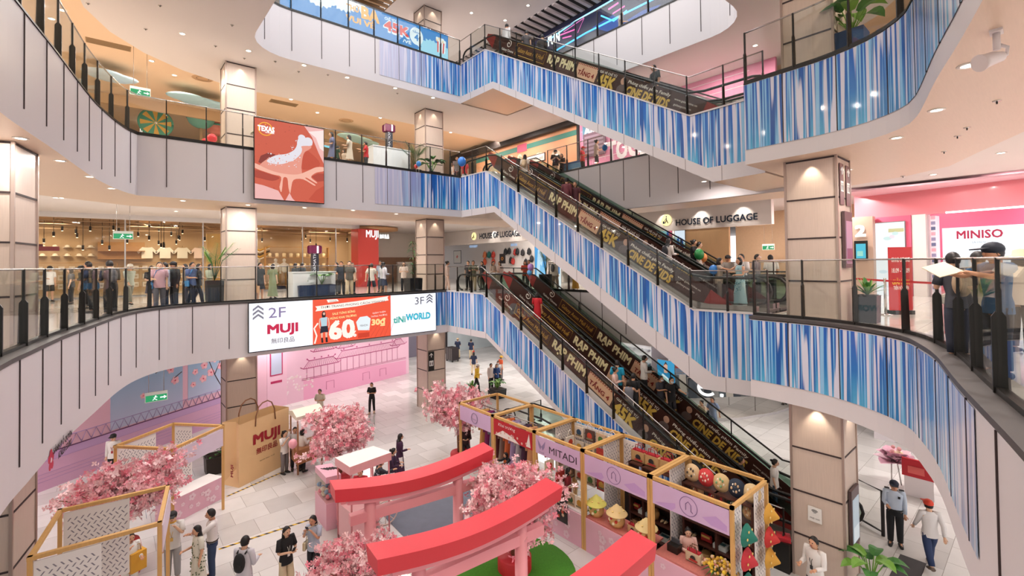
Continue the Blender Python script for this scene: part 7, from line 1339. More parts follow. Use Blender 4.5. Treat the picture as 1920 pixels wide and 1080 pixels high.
P1('person in a red polo serving under the pink cart roof', 676, 877, 1.55, f=0, arms=('front', 'front'), top='#b3202c', bottom='#2a2024', hair='short')
P1('person in a black and white print leaning behind the pink cart posts', 702, 862, 1.5, f=120, lean=.35, arms=('reach', 'hold'), top='#2a2c36', sleeve='long', extra=(('dots', '#c8ccd8'),))
P1('woman in a red long dress with face mask beside the far blossom tree', 873, 783, 1.58, f=-20, arms=('hold', 'hold'), top='#a81e26', sleeve='long', legs='long_dress', bottom='#a81e26', hair='long', g='f', extra=(('mask', '#f2eeee'),))
person('seated woman in dark dress using a phone at the foot of the far tree', hp_(872, 816, 1.18), .42, f=10, h=1.58, pose='sit', arms=('front', 'front'), top='#3a2024', sleeve='long', legs='trousers', bottom='#2a1a1e', hair='long', g='f', extra=(('phone', BK),))
P1('person in black bending over goods in the second kiosk', 964, 838, 1.3, f=-60, lean=.75, arms=('reach', 'reach'), top='#1d1c20', sleeve='long', hair='bob', g='f')
P1('person in a white tee bending beside the one in black in the second kiosk', 985, 836, 1.36, f=-80, lean=.6, arms=('reach', 'down'), top='#e8e4e0', bottom='#1c1a1e')
P1('dark haired woman in red inside the middle kiosk', 1064, 877, 1.45, f=80, arms=('hold', 'hold'), top='#8a1f2a', hair='bob', g='f')
P1('woman in pale pink long dress selling at the nearest kiosk counter', 1290, 988, 1.42, f=-15, arms=('front', 'front'), top='#e3b9ae', sleeve='long', legs='long_dress', bottom='#e3b9ae', hair='bun', g='f', extra=(('lanyard', '#8a4a44'),))
P1('security guard in pale blue shirt and dark cap looking up', 1676, 900, 1.72, f=-35, arms=('hold', 'down'), top='#c3d0e2', sleeve='long', bottom='#17171c', shoes='#1d1b1b', extra=(('cap', '#1c2438'), ('epaulettes', '#15151b'), ('belt', '#101012')))
P1('man in pale jacket, red cap and jeans walking away', 1742, 938, 1.66, f=165, pose='walk', arms=('swing_b', 'swing_f'), top='#dcd8d8', sleeve='long', bottom='#24365c', shoes='#6a5a50', extra=(('cap', '#d8432c'),))
P1('young man in white shirt at the bottom of the big wood column, looking left', 1527, 1005, 1.66, f=-65, arms=('hold', 'hold'), top='#e6e2de', sleeve='long', bottom='#20222a', extra=(('lanyard', '#3a3a3a'),))
P1('woman in white tee and jeans beyond the escalator foot', 1451, 860, 1.58, f=60, arms=('down', 'down'), top='#e9e2dc', bottom='#33465e', hair='bun', g='f')
P1('woman in a black top leaning on the rail at the escalator foot', 1384, 855, 1.55, f=60, lean=.1, arms=('rail', 'hold'), top='#1b1a1d', bottom='#202024', hair='bun', g='f')
P1('woman in a long beige dress with a brown bag walking past the clothes shop', 1316, 750, 1.56, f=-60, pose='step', arms=('front', 'hold'), top='#dcc6b0', legs='long_dress', bottom='#dcc6b0', hair='bun', g='f', shoes='#a8907c', extra=(('shoulder_bag', '#8a4430'),))
P1('man in grey blue tee and shorts walking past the clothes shop', 1336, 744, 1.66, f=-50, pose='walk', arms=('front', 'swing_b'), top='#7d8fae', bottom='#8090ac', legs='shorts', shoes='#cfc4b4', extra=(('shoulder_bag', '#22262e'),))
P1('person half hidden behind the big column on the far side', 1470, 702, 1.6, f=170, pose='step', top='#dcdada', sleeve='long', bottom='#1c1a1e')
P1('shop assistant in dark clothes inside the clothes shop', 1283, 684, 1.62, f=100, arms=('front', 'front'), top='#8fa89c', bottom='#3c444a', hair='bun', g='f')
NV, BG_ = '#1f2a48', '#d9c6a2'
P1('staff member in navy tee leftmost at the far end of the hall', 840, 622, 1.6, f=160, top=NV, bottom=BG_)
P1('staff member in navy tee and pale cap pushing a luggage trolley', 858, 634, 1.66, f=170, pose='step', arms=('hold', 'hold'), top=NV, bottom=BG_, extra=(('cap', '#cdb08a'),))
P1('staff member in navy carrying a red bag', 883, 636, 1.6, f=170, top=NV, bottom=BG_, arms=('down', 'hold'), extra=(('carry', '#d2382c'),))
P1('woman in navy tee and long beige trousers walking away down the hall', 888, 660, 1.58, f=175, pose='walk', arms=('swing_f', 'swing_b'), top=NV, bottom=BG_, hair='long', g='f')
P1('man in yellow jacket and white helmet near the far plants', 893, 682, 1.64, f=70, pose='walk', lean=.12, arms=('hold', 'down'), top='#e0b42c', sleeve='long', bottom='#17161a', extra=(('cap', '#eceae6'),))
P1('man in pink white shirt left of the pair behind the far plants', 920, 681, 1.62, f=40, top='#e6d6d0', sleeve='long')
P1('woman with long hair, white sleeves and blue vest behind the far plants', 931, 682, 1.56, f=20, arms=('hold', 'hold'), top='#2c4a84', sleeve='long', hair='long', g='f')
P1('person in white with face mask behind the long haired woman', 934, 676, 1.56, f=0, top='#e8e8ea', hair='bob', g='f', extra=(('mask', '#f4f4f4'),))
P1('person in orange top and grey trousers at the corner of the escalator side', 939, 667, 1.58, f=120, top='#d8592c', bottom='#6c6a70', extra=(('cap', '#e0b03c'),))
# ---- on the escalators: height of the moving stair under each rider
def on_stair(lab, px, py, x, s_a, s_b, h=1.6, **k):
    (ya, za), (yb, zb) = s_a, s_b; best = None
    for i in range(400):
        y = yb + (ya - yb) * i / 399; z = zb + (za - zb) * i / 399; v = Vector((x, y, z + h)) - Vector((0, 0, EYE)); q = v.dot(FWD); e = abs(960 + FPX * v.dot(RIGHT) / q - px)
        if best is None or e < best[0]: best = (e, y, z)
    st = .22; z = best[2]; person(lab, (x, best[1]), z + .02, h=h, **k)
S21, S32, S43 = ((16.3, F2), (5.75, 0.0)), ((17, F3), (7.3, F2)), ((17, F4), (7.3, F3))
on_stair('woman in a red dress riding up the lowest escalator', 1007, 566, 13.4, *S21, h=1.58, f=165, arms=('down', 'hold'), top='#c8202c', legs='long_dress', bottom='#c8202c', hair='bob', g='f')
on_stair('man in a turquoise tee on the lowest escalator, back turned', 1157, 690, 13.4, *S21, h=1.66, f=160, top='#1fa0c4', bottom='#2a2a30')
on_stair('woman in a pale pink blouse beside the turquoise man', 1153, 724, 13.15, *S21, h=1.52, f=70, arms=('front', 'hold'), top='#e6c0b4', sleeve='long', bottom='#d8c0b0', hair='bun', g='f')
on_stair('man in a black tee lower on the same escalator', 1187, 724, 13.5, *S21, h=1.62, f=150, top='#18171a', bottom='#26262c')
on_stair('woman in a grey vest over pale sleeves, lowest of that group', 1179, 744, 13.1, *S21, h=1.55, f=150, arms=('rail', 'hold'), top='#7c7c84', sleeve='none', bottom='#d8d4d0', hair='bob', g='f')
on_stair('man in a white shirt and black trousers on the far lane of the lowest escalator', 1207, 683, 14.9, *S21, h=1.68, f=90, arms=('hold', 'down'), top='#ece6e0', sleeve='long', bottom='#17161a')
on_stair('boy in dark tee with a mask on the far lane of the lowest escalator', 1238, 727, 14.8, *S21, h=1.5, f=30, arms=('front', 'hold'), top='#3c3c44', bottom='#5a5c66', extra=(('mask', '#dfe6ee'),))
on_stair('man in black tee with face mask leaning on the black handrail', 1258, 722, 15.0, *S21, h=1.64, f=15, arms=('down', 'rail'), top='#161518', bottom='#2c2c34', legs='shorts', extra=(('mask', '#e8ecf0'),))
on_stair('person with long dark hair and tan bag near the top of the middle escalator', 984, 300, 14.2, *S32, h=1.58, f=165, top='#e2d4c4', hair='long', g='f', extra=(('backpack', '#d8bc98'),))
on_stair('man in a dark cap on the upper half of the middle escalator', 1062, 349, 14.2, *S32, h=1.62, f=150, top='#6a3038', sleeve='long', extra=(('cap', BK),))
on_stair('woman with long hair on the upper half of the middle escalator', 1078, 350, 14.5, *S32, h=1.58, f=-20, top='#5c3038', hair='long', g='f')
on_stair('long haired woman with dark backpack low on the middle escalator', 1252, 466, 14.2, *S32, h=1.58, f=120, arms=('hold', 'hold'), top='#e4dad4', sleeve='long', hair='long', g='f', extra=(('backpack', '#23232a'),))
on_stair('woman in black tee holding balloons on the far lane of the middle escalator', 1299, 463, 15.8, *S32, h=1.6, f=70, arms=('hold', 'hold'), top='#17161a', sleeve='short', bottom='#c8a888', hair='bun', g='f')
on_stair('woman in pale top beside the one with balloons', 1309, 460, 15.9, *S32, h=1.6, f=60, top='#e6d6cc', sleeve='long', bottom='#bfa28c', hair='bun', g='f')
on_stair('man in a dark tee riding down the upper escalator', 1227, 124, 14.2, *S43, h=1.66, f=-70, arms=('hold', 'down'), top='#1b1b20', extra=(('glasses', BK),))
on_stair('man in white leaning at the top of the upper escalator', 948, 58, 14.2, *S43, h=1.66, f=140, top='#dcd8d8', sleeve='long', lean=.1)
on_stair('person in grey below the man in white on the upper escalator', 987, 67, 14.2, *S43, h=1.6, f=160, top='#4a464c')
on_stair('dark haired person in black third from the top of the upper escalator', 1016, 74, 14.2, *S43, h=1.62, f=150, top='#18181c', sleeve='long')
# ---- second level
P2 = lambda lab, px, d, h=1.63, **k: person(lab, dp(px, d), F2 + .01, h=h, **k)
P2('woman in white tee, black cap and dark shorts at the far left shop entrance', 93, 20.5, 1.6, f=60, arms=('hold', 'down'), top='#ece6e0', legs='shorts', bottom='#3a3630', g='f', hair='tail', extra=(('cap', BK),))
P2('dark haired person in dark tee looking into the shop goods', 134, 19, 1.5, f=-60, top='#4a4c50', hair='bob', g='f')
P2('person in black cap and dark tee bending beside the black suits', 160, 16.5, 1.58, f=-70, lean=.15, top='#26262c', extra=(('cap', BK),))
P2('man in black suit leftmost of the two at the railing, looking down', 176, 15.2, 1.72, f=-80, lean=.22, arms=('hold', 'hold'), top='#16161c', sleeve='long', bottom='#18181e', collar='#e8e4e0')
P2('man in black suit and grey waistcoat with his back to the railing', 208, 14.2, 1.72, f=-120, lean=.12, arms=('front', 'hold'), top='#17171c', sleeve='long', bottom='#15151a', extra=(('backpack', '#4a4a52'),))
P2('person in a hat and sage jacket striding past the shop shelves', 243, 18.5, 1.6, f=70, pose='walk', arms=('swing_f', 'swing_b'), top='#a9ac9c', sleeve='long', bottom='#7c7a6c', extra=(('sunhat', '#b3ab9a'),))
P2('woman in a black lace dress beside the man in pink', 283, 17.2, 1.55, f=60, arms=('hold', 'hold'), top='#221c22', legs='skirt', bottom='#4a4450', hair='bob', g='f', shoes='#c89a8a')
P2('man in a pink shirt and grey trousers with a blue pouch', 299, 15.5, 1.66, f=40, pose='step', arms=('hold', 'down'), top='#d7a9b4', bottom='#6c6a72', extra=(('shoulder_bag', '#4a90c8'),))
P2('man in a grey blue short sleeved shirt holding his forearm', 311, 16.3, 1.66, f=-40, arms=('hold', 'front'), top='#aab0c4', bottom='#24242c')
P2('man in dark suit and black hat by the railing posts', 327, 16.6, 1.68, f=-20, top='#2c2c30', sleeve='long', bottom='#3c3a3c', extra=(('cap', BK),))
P2('woman in brown jacket behind the man in the blue vest', 349, 17.8, 1.6, f=-40, top='#8a7668', sleeve='long', bottom='#4a4448', hair='bob', g='f')
P2('man in a blue vest walking with a blue pouch', 359, 17.0, 1.66, f=80, pose='walk', arms=('hold', 'swing_b'), top='#4a5f94', bottom='#1e1e26', extra=(('shoulder_bag', '#3f96d8'),))
P2('woman in black walking right, white sheet in hand, beside the palm', 371, 17.6, 1.6, f=100, pose='walk', arms=('hold', 'swing_b'), top='#1c1c22', sleeve='long', bottom='#1c1b20', hair='bob', g='f')
P2('woman in pale green coat half hidden behind the palm planter', 393, 18.4, 1.6, f=90, arms=('hold', 'hold'), top='#b9c0a8', sleeve='long', legs='long_dress', bottom='#a4ac94', hair='bob', g='f')
P2('woman in black with a big tan paper bag right of the left column', 487, 19.0, 1.62, f=60, top='#19181c', legs='skirt', bottom='#1c1b22', hair='long', g='f', shoes='#e0d8d0', extra=(('carry', '#cfa278'),))
P2('person in an olive green dress looking at the shop window', 511, 20.5, 1.58, f=180, top='#8f9a78', legs='long_dress', bottom='#8f9a78', hair='bob', g='f')
P2('woman with bobbed hair in black behind the white information counter', 553, 23.5, 1.62, f=150, top='#1d1c20', hair='bob', g='f')
P2('second dark haired person behind the white information counter', 566, 23.8, 1.64, f=160, top='#26282e')
P2('man in black tee at the shop entrance left of the red pillar', 640, 22.0, 1.66, f=10, arms=('hold', 'down'), top='#2f3a48', bottom='#1c1c22')
P2('man in dark olive tee and beige trousers walking out of the shop', 655, 21.0, 1.66, f=20, pose='step', top='#4f4538', bottom='#cbb493')
P2('dark haired person standing between shoppers at the shop entrance', 632, 23.0, 1.62, f=-30, top='#6a5a50', hair='bob', g='f')
P2('person with black hair just right of the man in olive', 660, 23.4, 1.6, f=40, top='#e0d8d0', hair='bob', g='f')
P2('boy in white shirt and dark shorts walking past the red pillar', 696, 21.5, 1.55, f=170, pose='walk', arms=('swing_f', 'swing_b'), top='#e8dccf', legs='shorts', bottom='#33353c', shoes='#e8e0d6')
P2('woman in white cardigan and dark skirt carrying bags right of the red pillar', 718, 21.0, 1.6, f=150, pose='step', arms=('hold', 'hold'), top='#dcdce0', sleeve='long', legs='skirt', bottom='#3a4254', hair='tail', g='f')
P2('man in grey tee beyond the woman in the white cardigan', 714, 25.0, 1.68, f=0, top='#9aa0b0', bottom='#2c2e38')
P2('woman in white crop top and black trousers by the corridor', 757, 24.0, 1.62, f=10, arms=('front', 'front'), top='#e6d3c8', bottom='#1c1e26', hair='long', g='f')
P2('woman in a pinkish beige outfit just right of the second wood column', 838, 24.6, 1.64, f=100, pose='step', top='#e0c6b6', sleeve='long', bottom='#dcc0b0', hair='bun', g='f')
P2('man in dark green tee with shoulder bag behind the escalator rail', 887, 24.4, 1.64, f=10, arms=('front', 'front'), top='#5a5f4c', bottom='#b9a684', extra=(('backpack', '#3a3230'),))
P2('person in dark clothes behind the man in green', 878, 26.0, 1.64, f=-20, top='#3c3a40')
P2('short haired woman in black tee right of the man in green', 904, 25.6, 1.6, f=-30, top='#2c2e34', hair='bob', g='f')
P2('long haired woman in beige coat waiting by the escalator top', 924, 24.6, 1.6, f=40, arms=('hold', 'hold'), top='#cbb6a4', sleeve='long', legs='long_dress', bottom='#c3ac98', hair='long', g='f')
P2('long haired woman in pale pink beside the one in beige', 937, 24.9, 1.58, f=-40, top='#e2c8be', sleeve='long', legs='dress', bottom='#e2c8be', hair='long', g='f')
P2('person in orange red tee holding balloons near the luggage shop', 984, 25.4, 1.6, f=0, arms=('hold', 'hold'), top='#cf4a34', bottom='#4a4c58', hair='bob', g='f')
P2('man in dark tee behind the one in orange red', 992, 26.2, 1.66, f=-20, top='#3c3e46')
P2('man in white shirt with grey backpack by the potted palm', 1040, 24.4, 1.66, f=130, pose='step', top='#e2dcd4', sleeve='long', bottom='#8a7a6c', extra=(('backpack', '#5a5c66'),))
P2('person in yellow brown dress right of the potted palm', 1078, 23.4, 1.58, f=90, pose='step', lean=.1, top='#c9973c', legs='long_dress', bottom='#c9973c', hair='bob', g='f')
P2('man in black cap and grey shirt at the foot of the middle escalator', 1364, 16.4, 1.66, f=-10, arms=('front', 'front'), top='#8f867e', bottom='#4a4640', extra=(('cap', BK),))
P2('young man in white tee with grey backpack at the escalator foot', 1391, 14.8, 1.68, f=-60, arms=('hold', 'hold'), top='#e0dcd8', bottom='#2a2a30', extra=(('backpack', '#3c4444'),))
P2('woman in a blue and green dress stepping onto the middle escalator', 1387, 14.2, 1.56, f=-80, pose='step', arms=('reach', 'hold'), top='#9fc4cc', sleeve='none', legs='long_dress', bottom='#b9d4d4', hair='bob', g='f', shoes='#ece6de', extra=(('dots', '#4f8f9c'),))
P2('brown haired woman in taupe top at the escalator foot', 1347, 14.6, 1.56, f=70, arms=('rail', 'rail'), top='#b3a292', bottom='#7c7066', hair='bob', g='f')
P2('man with glasses in a grey shirt waiting by the big wood column', 1418, 15.8, 1.68, f=40, top='#8a7e80', bottom='#33333a', extra=(('glasses', '#e0e0e4'),))
P2('man in white shirt seen from behind near the big wood column', 1445, 16.2, 1.66, f=170, top='#ece6e0', bottom='#3a3a42')
person('man in blue shirt and navy cap at the right railing, arm stretched out with papers', dp(1868, 5.6), F2 + .01, f=-100, h=1.64, arms=('reach', 'reach'), top='#3f6a94', bottom='#26303f', extra=(('cap', '#141c2c'), ('paper', '#e6d8bc')))
person('man with tan backpack leaning over his papers at the right railing', dp(1796, 6.6), F2 + .01, f=160, h=1.56, lean=.2, arms=('front', 'front'), top='#3a3c44', bottom='#2a3040', extra=(('backpack', '#b8a184'),))
person('shopper with tan bag beside the man in the navy cap', dp(1836, 6.9), F2 + .01, f=170, h=1.56, arms=('front', 'front'), top='#cfc3ae', bottom='#4a4640', extra=(('backpack', '#c2ab8c'),))
person('dark haired woman beyond the man in the navy cap, at the frame edge', dp(1910, 7.0), F2 + .01, f=100, h=1.55, arms=('hold', 'hold'), top='#d8cabc', bottom='#3a3a40', hair='bob', g='f', extra=(('sunhat', '#d8c8a8'),))
# ---- third level and top level
P3 = lambda lab, px, d, h=1.6, **k: person(lab, dp(px, d), F3 + .01, h=h, **k)
P3('woman in grey blue top and dark skirt right of the food screen', 624, 20.3, 1.62, f=-60, arms=('hold', 'hold'), top='#6a6c88', legs='dress', bottom='#2a2024', hair='long', g='f')
P3('woman in a beige dress with long dark hair on the third floor', 657, 20.7, 1.6, f=-90, arms=('hold', 'front'), top='#d3c2ae', legs='dress', bottom='#cbb9a4', hair='long', g='f')
P3('child in a red tee reaching left on the third floor', 688, 21.3, 1.45, f=-80, arms=('reach', 'hold'), top='#c3242c', bottom='#20222a')
P3('person in dark green crouching behind the railing', 634, 20.8, 1.15, f=150, top='#2c4a34', bottom='#1c1c20')
P3('child with dark hair beside the crouching person', 646, 21.2, 1.05, f=-30, top='#d8c0a8', hair='bob', g='f')
P3('assistant with dark hair behind the third floor white counter', 735, 23.6, 1.62, f=0, top='#22222a')
P3('small group member with a hand up at the head of the middle escalator', 858, 25, 1.55, f=20, top='#6a6460', hair='bob', g='f')
P3('person in pale tee at the head of the middle escalator', 853, 26.2, 1.5, f=-20, top='#d8d0cc')
P3('person in red at the head of the middle escalator', 873, 25.6, 1.5, f=0, top='#c83838', bottom='#d8dce0')
P3('man in black cap and black tee before the orange hoarding', 1044, 24.1, 1.64, f=0, arms=('front', 'front'), top='#1c1c20', bottom='#c9a888', legs='shorts', extra=(('cap', BK),))
P3('person in black with a bag right of the man in the black cap', 1056, 24.4, 1.5, f=-40, arms=('hold', 'hold'), top='#26222a', hair='bob', g='f')
P3('child in red tee and cap before the pink hoarding', 1095, 22.7, 1.45, f=60, arms=('front', 'front'), top='#cf2c30', bottom='#1d1d22', extra=(('cap', '#c8302c'),))
P3('woman in pale top and dark shorts holding a blue balloon before the pink hoarding', 1121, 22.0, 1.6, f=90, arms=('front', 'front'), top='#d3b9ac', legs='shorts', bottom='#26242a', hair='bun', g='f')
person('man in beige tee on the top floor before the neon display', dp(1171, 21.4), F4 + .01, f=70, h=1.68, arms=('hold', 'hold'), top='#a39a98', bottom='#b9aeac')
# ================================================================= plants, balloons, counters, signs
LEAF = [mat('#3f7a34', .5), mat('#6fa03c', .5), mat('#2c5a30', .5)]
def leaf(mb, base, d, L, w, droop, m=0, n=5):
    d = Vector(d).normalized(); side = d.cross(UZ); side = side.normalized() if side.length > .05 else Vector((1, 0, 0)); vs = []
    for i in range(n + 1):
        s = i / n; c = Vector(base) + d * L * s + Vector((0, 0, -droop * s * s * L)); k = w * sin(pi * min(1, .12 + s * .88)) ** .8 if i < n else 0; vs += [c - side * k + Vector((0, 0, k * .25)), c, c + side * k + Vector((0, 0, k * .25))]
    mb.add(vs, [q for i in range(n) for q in ((i * 3, i * 3 + 1, i * 3 + 4, i * 3 + 3), (i * 3 + 1, i * 3 + 2, i * 3 + 5, i * 3 + 4))], m)
def plant(lab, pos, z, kind, H, pot, pw=.38, ph=.6, box=False, seed=1, m=(0, 1)):
    r = random.Random(seed); t = thing('potted_plant', lab, 'plant', (pos[0], pos[1], z)); x, y = pos[0], pos[1]; mb = MB(); so = MB(); pm = mat(pot, .45)
    if box: mb.cbox((x, y, z + ph / 2), (pw, pw, ph), 0, taper=1.08); so.cbox((x, y, z + ph + .001), (pw * .9, pw * .9, .02))
    else: mb.lathe([(pw * .36, 0), (pw * .5, ph * .96), (pw * .53, ph), (pw * .46, ph), (0, ph - .04)], (x, y, z), 18, 0, cap=False); so.lathe([(0, ph - .03), (pw * .46, ph - .03)], (x, y, z), 14, 0, cap=False)
    o = part('pot', mb, pm, t); part('soil', so, mat('#33261c', .9), o); mb = MB(); st = MB(); zz = z + ph
    if kind == 'palm':
        for k in range(9):
            a = k * 2.4; lean_ = .15 + .5 * r.random(); hgt = H * r.uniform(.6, 1); p0 = Vector((x, y, zz)); p1 = Vector((x + cos(a) * hgt * lean_ * .35, y + sin(a) * hgt * lean_ * .35, zz + hgt * .6)); p2 = Vector((x + cos(a) * hgt * lean_, y + sin(a) * hgt * lean_, zz + hgt * .95)); st.tube([p0, p1, p2], [.014, .01, .004], 5)
            for i in range(11):
                s = i / 10; q = p1.lerp(p2, s); d = (p2 - p1).normalized(); sd = d.cross(UZ).normalized()
                for sg in (-1, 1): leaf(mb, q, d * .6 + sd * sg * .8, H * .24 * (1 - s * .5), .018, .35, m[k % 2], 4)
        part('stem', st, LEAF[2], t)
    elif kind == 'broad':
        for k in range(12): a = k * 2.4; e = r.uniform(.5, 1.3); p = Vector((x, y, zz)); q = p + Vector((cos(a) * H * .3 * cos(e), sin(a) * H * .3 * cos(e), H * .5 * r.uniform(.5, 1))); st.tube([p, q], .012, 5); leaf(mb, q, (cos(a), sin(a), .7), H * .5, H * .13, .6, m[k % 2], 5)
        part('stem', st, LEAF[1], t)
    elif kind == 'spiky':
        for k in range(26): a = k * 2.4; e = r.uniform(.5, 1.45); leaf(mb, (x, y, zz), (cos(a) * cos(e), sin(a) * cos(e), sin(e)), H * r.uniform(.7, 1), .035, .25, m[k % 2], 5)
    elif kind == 'tree':
        st.tube([(x, y, zz), (x + .03, y, zz + H * .5), (x, y, zz + H)], [.03, .025, .015], 7); part('stem', st, mat('#6a4c34', .8), t)
        for k in range(70): a = k * 2.4; s = r.uniform(.12, 1); leaf(mb, (x, y, zz + H * s), (cos(a), sin(a), .5), .34 * (1.15 - abs(s - .65)), .026, .7, m[k % 2], 4)
    elif kind == 'bush':
        for k in range(90): a, e = r.random() * 6.28, r.random() * 1.5; p = Vector((x + cos(a) * cos(e) * pw * .55, y + sin(a) * cos(e) * pw * .55, zz + sin(e) * H * .7)); leaf(mb, p, (cos(a), sin(a), r.uniform(0, 1)), .12, .04, .3, m[k % 2], 3)
    part('foliage', mb, LEAF, t); return t
v = dp(402, 17.2); plant('feathery palm in a tall dark box beside the left wood column', v, F2, 'palm', 1.55, '#3a3838', .5, .95, True, 3, (1, 0)); v = dp(774, 22.5); plant('tall dark leaved plant in a black pot left of the second wood column', v, F2, 'tree', 1.8, '#1d1e22', .62, .8, True, 5, (2, 0)); plant('bushy palm in a dark pot before the blue lightboxes', dp(1023, 24.9), F2, 'palm', 1.55, '#26282c', .75, .85, False, 8, (0, 1))
plant('spiky plant in the left blue planter on the second floor', dp(575, 20.6), F2, 'spiky', .6, '#1f2c4a', .85, .6, True, 2, (0, 1)); plant('upright long leaved plant in the right blue planter on the second floor', dp(603, 20.8), F2, 'broad', .9, '#1f2c4a', .85, .62, True, 6, (0, 1))
plant('spiky leaved plant in a black box behind the right railing', dp(1624, 10.7), F2, 'spiky', .6, '#221f1f', .4, .62, True, 4, (0, 1)); plant('broad leaved plant above the food screen on the third floor', dp(492, 19.0), F3, 'broad', .75, '#d8d0c8', .5, .85, False, 9, (1, 0)); plant('feather palm in a dark pot on the third floor by the second column', dp(781, 22.6), F3, 'palm', 1.45, '#2a2c32', .55, .35, False, 11, (0, 2)); plant('round leaved plant in a dark pot, right of the third floor palm', dp(812, 23.2), F3, 'broad', 1.25, '#2a2c32', .55, .35, True, 12, (2, 0))
plant('plant with red flowers beside the left column on the third floor', dp(390, 18.0), F3, 'spiky', .7, '#3a2f2c', .5, .3, True, 14, (0, 1)); mb = MB(); v = dp(398, 17.6); mb.ball((v[0], v[1], F3 + .65), .17, 0, 12, 8); mb.ball((v[0] - .25, v[1] - .1, F3 + .5), .09, 0, 10, 7); single('balloon', mb, mat('#d8323a', .35), 'red balloon among the plants by the left third floor column', 'balloon', (v[0], v[1], F3 + .5))
plant('large leaved plant in a black pot at the upper right, behind the glass', dp(1608, 10.5), F3, 'broad', 1.3, '#24406c', .5, .9, True, 21, (1, 0)); plant('spiky plant at the near end of the far blossom tree', hp_(885, 716, .9), 0, 'spiky', .75, '#8a8480', .5, .45, False, 15, (1, 0)); plant('leafy plant in a black pot beside the far glass posts', hp_(932, 712, 1.0), 0, 'broad', .85, '#1e1c1c', .7, .5, True, 16, (0, 1))
plant('dense green bush in a dark box between the left kiosk and the paper bag', hp_(404, 836, .95), 0, 'bush', .4, '#2a2522', .62, .62, True, 17, (0, 2)); plant('big leaved plant by the screen column at the bottom right', hp_(1632, 1004, 1.5), 0, 'broad', 1.05, '#e6e2de', .5, .5, False, 18, (0, 1))
def balloon(lab, px, py, d, r, c):
    v = FWD * d + RIGHT * ((px - 960) / FPX * d) + DOWN * ((py - CYP) / FPX * d); p = Vector((v.x, v.y, EYE + v.z)); mb = MB(); mb.ball(p, (r, r, r * 1.15), 0, 14, 10); mb.lathe([(0, -.04), (.02, -.03), (.004, 0)], p - Vector((0, 0, r * 1.13)), 8); mb.tube([p - Vector((0, 0, r * 1.15)), p + Vector((.03, .02, -r * 1.15 - .35))], .004, 4, 1); single('balloon', mb, [mat(c, .3, coat=.3), CREAMW], lab, 'balloon', tuple(p))
balloon('green balloon above the middle escalator foot', 1311, 477, 16.2, .17, '#2f8f4c'); balloon('orange balloon behind the green one', 1318, 483, 16.6, .15, '#e8914c'); balloon('blue balloon at the escalator handrail', 1338, 506, 14.6, .14, '#2f7fd0'); balloon('pink balloon among the three women by the paper bag', 549, 832, 15.6, .14, '#f0a8b4'); balloon('blue balloon at the pink hoarding', 1134, 277, 20.2, .12, '#2a7cc0'); balloon('blue balloon beside the third floor fern', 785, 307, 19.0, .1, '#2f86d0'); balloon('red balloon under the blue one by the fern', 780, 312, 19.1, .08, '#d84a44'); balloon('lilac balloon held by the person in orange red', 995, 501, 20.2, .14, '#b48ad0'); balloon('sky blue balloon below the lilac one', 993, 511, 20.2, .11, '#5aa8e0'); balloon('blue balloon cluster at the head of the middle escalator', 866, 303, 22, .2, '#2f7fd8')
# counters and pylons
for lab, px0, px1, py0, py1, y, zf in (('white information counter behind the blue planters', 549, 629, 508, 553, 21.3, F2), ('long white counter behind the third floor railing', 700, 769, 276, 313, 20.9, F3)):
    a, b = at_y(px0, py0, y), at_y(px1, py0, y); mb = MB(); mb.box((a.x, y, zf), (b.x, y + .7, zf + (1.18 if zf < 9 else 1.45)), 0); mb.box((a.x - .03, y - .03, zf + (1.16 if zf < 9 else 1.43)), (b.x + .03, y + .73, zf + (1.2 if zf < 9 else 1.47)), 0); single('counter', mb, mat('#dfe0e2', .4), lab, 'counter', (a.x, y, zf))
def pylon(lab, px, pt_, y, zf):
    v = at_y(px, pt_, y); t = thing('information_pylon', lab, 'sign', (v.x, y, zf)); mb = MB(); mb.cbox((v.x, y, (zf + v.z - .4) / 2), (.28, .28, v.z - .4 - zf), 0); part('post', mb, mat('#2c2e3a', .4), t); mb = MB(); mb.cbox((v.x, y, v.z - .2), (.55, .45, .4), 0, bev=.05); f = Face((v.x, y - .235), FX); f.text(mb, 'i', .06, v.z - .2, None, .3, .0, 1, .05); part('head', mb, [mat('#7a1f4c', .35), screen('#ffffff', 1.3)], t); mb = MB(); f = Face((v.x, y - .142), FX); f.text(mb, 'INFORMATION', -.05, (zf + v.z) / 2 + .35, 1.5, .12, .0, 0, .01, 0, pi / 2); part('lettering', mb, mat('#e4e4ea', .5), t)
pylon('black information pylon with maroon i head on the second floor', 590, 460, 22.2, F2); pylon('black information pylon with maroon i head on the third floor', 729, 234, 21.8, F3)
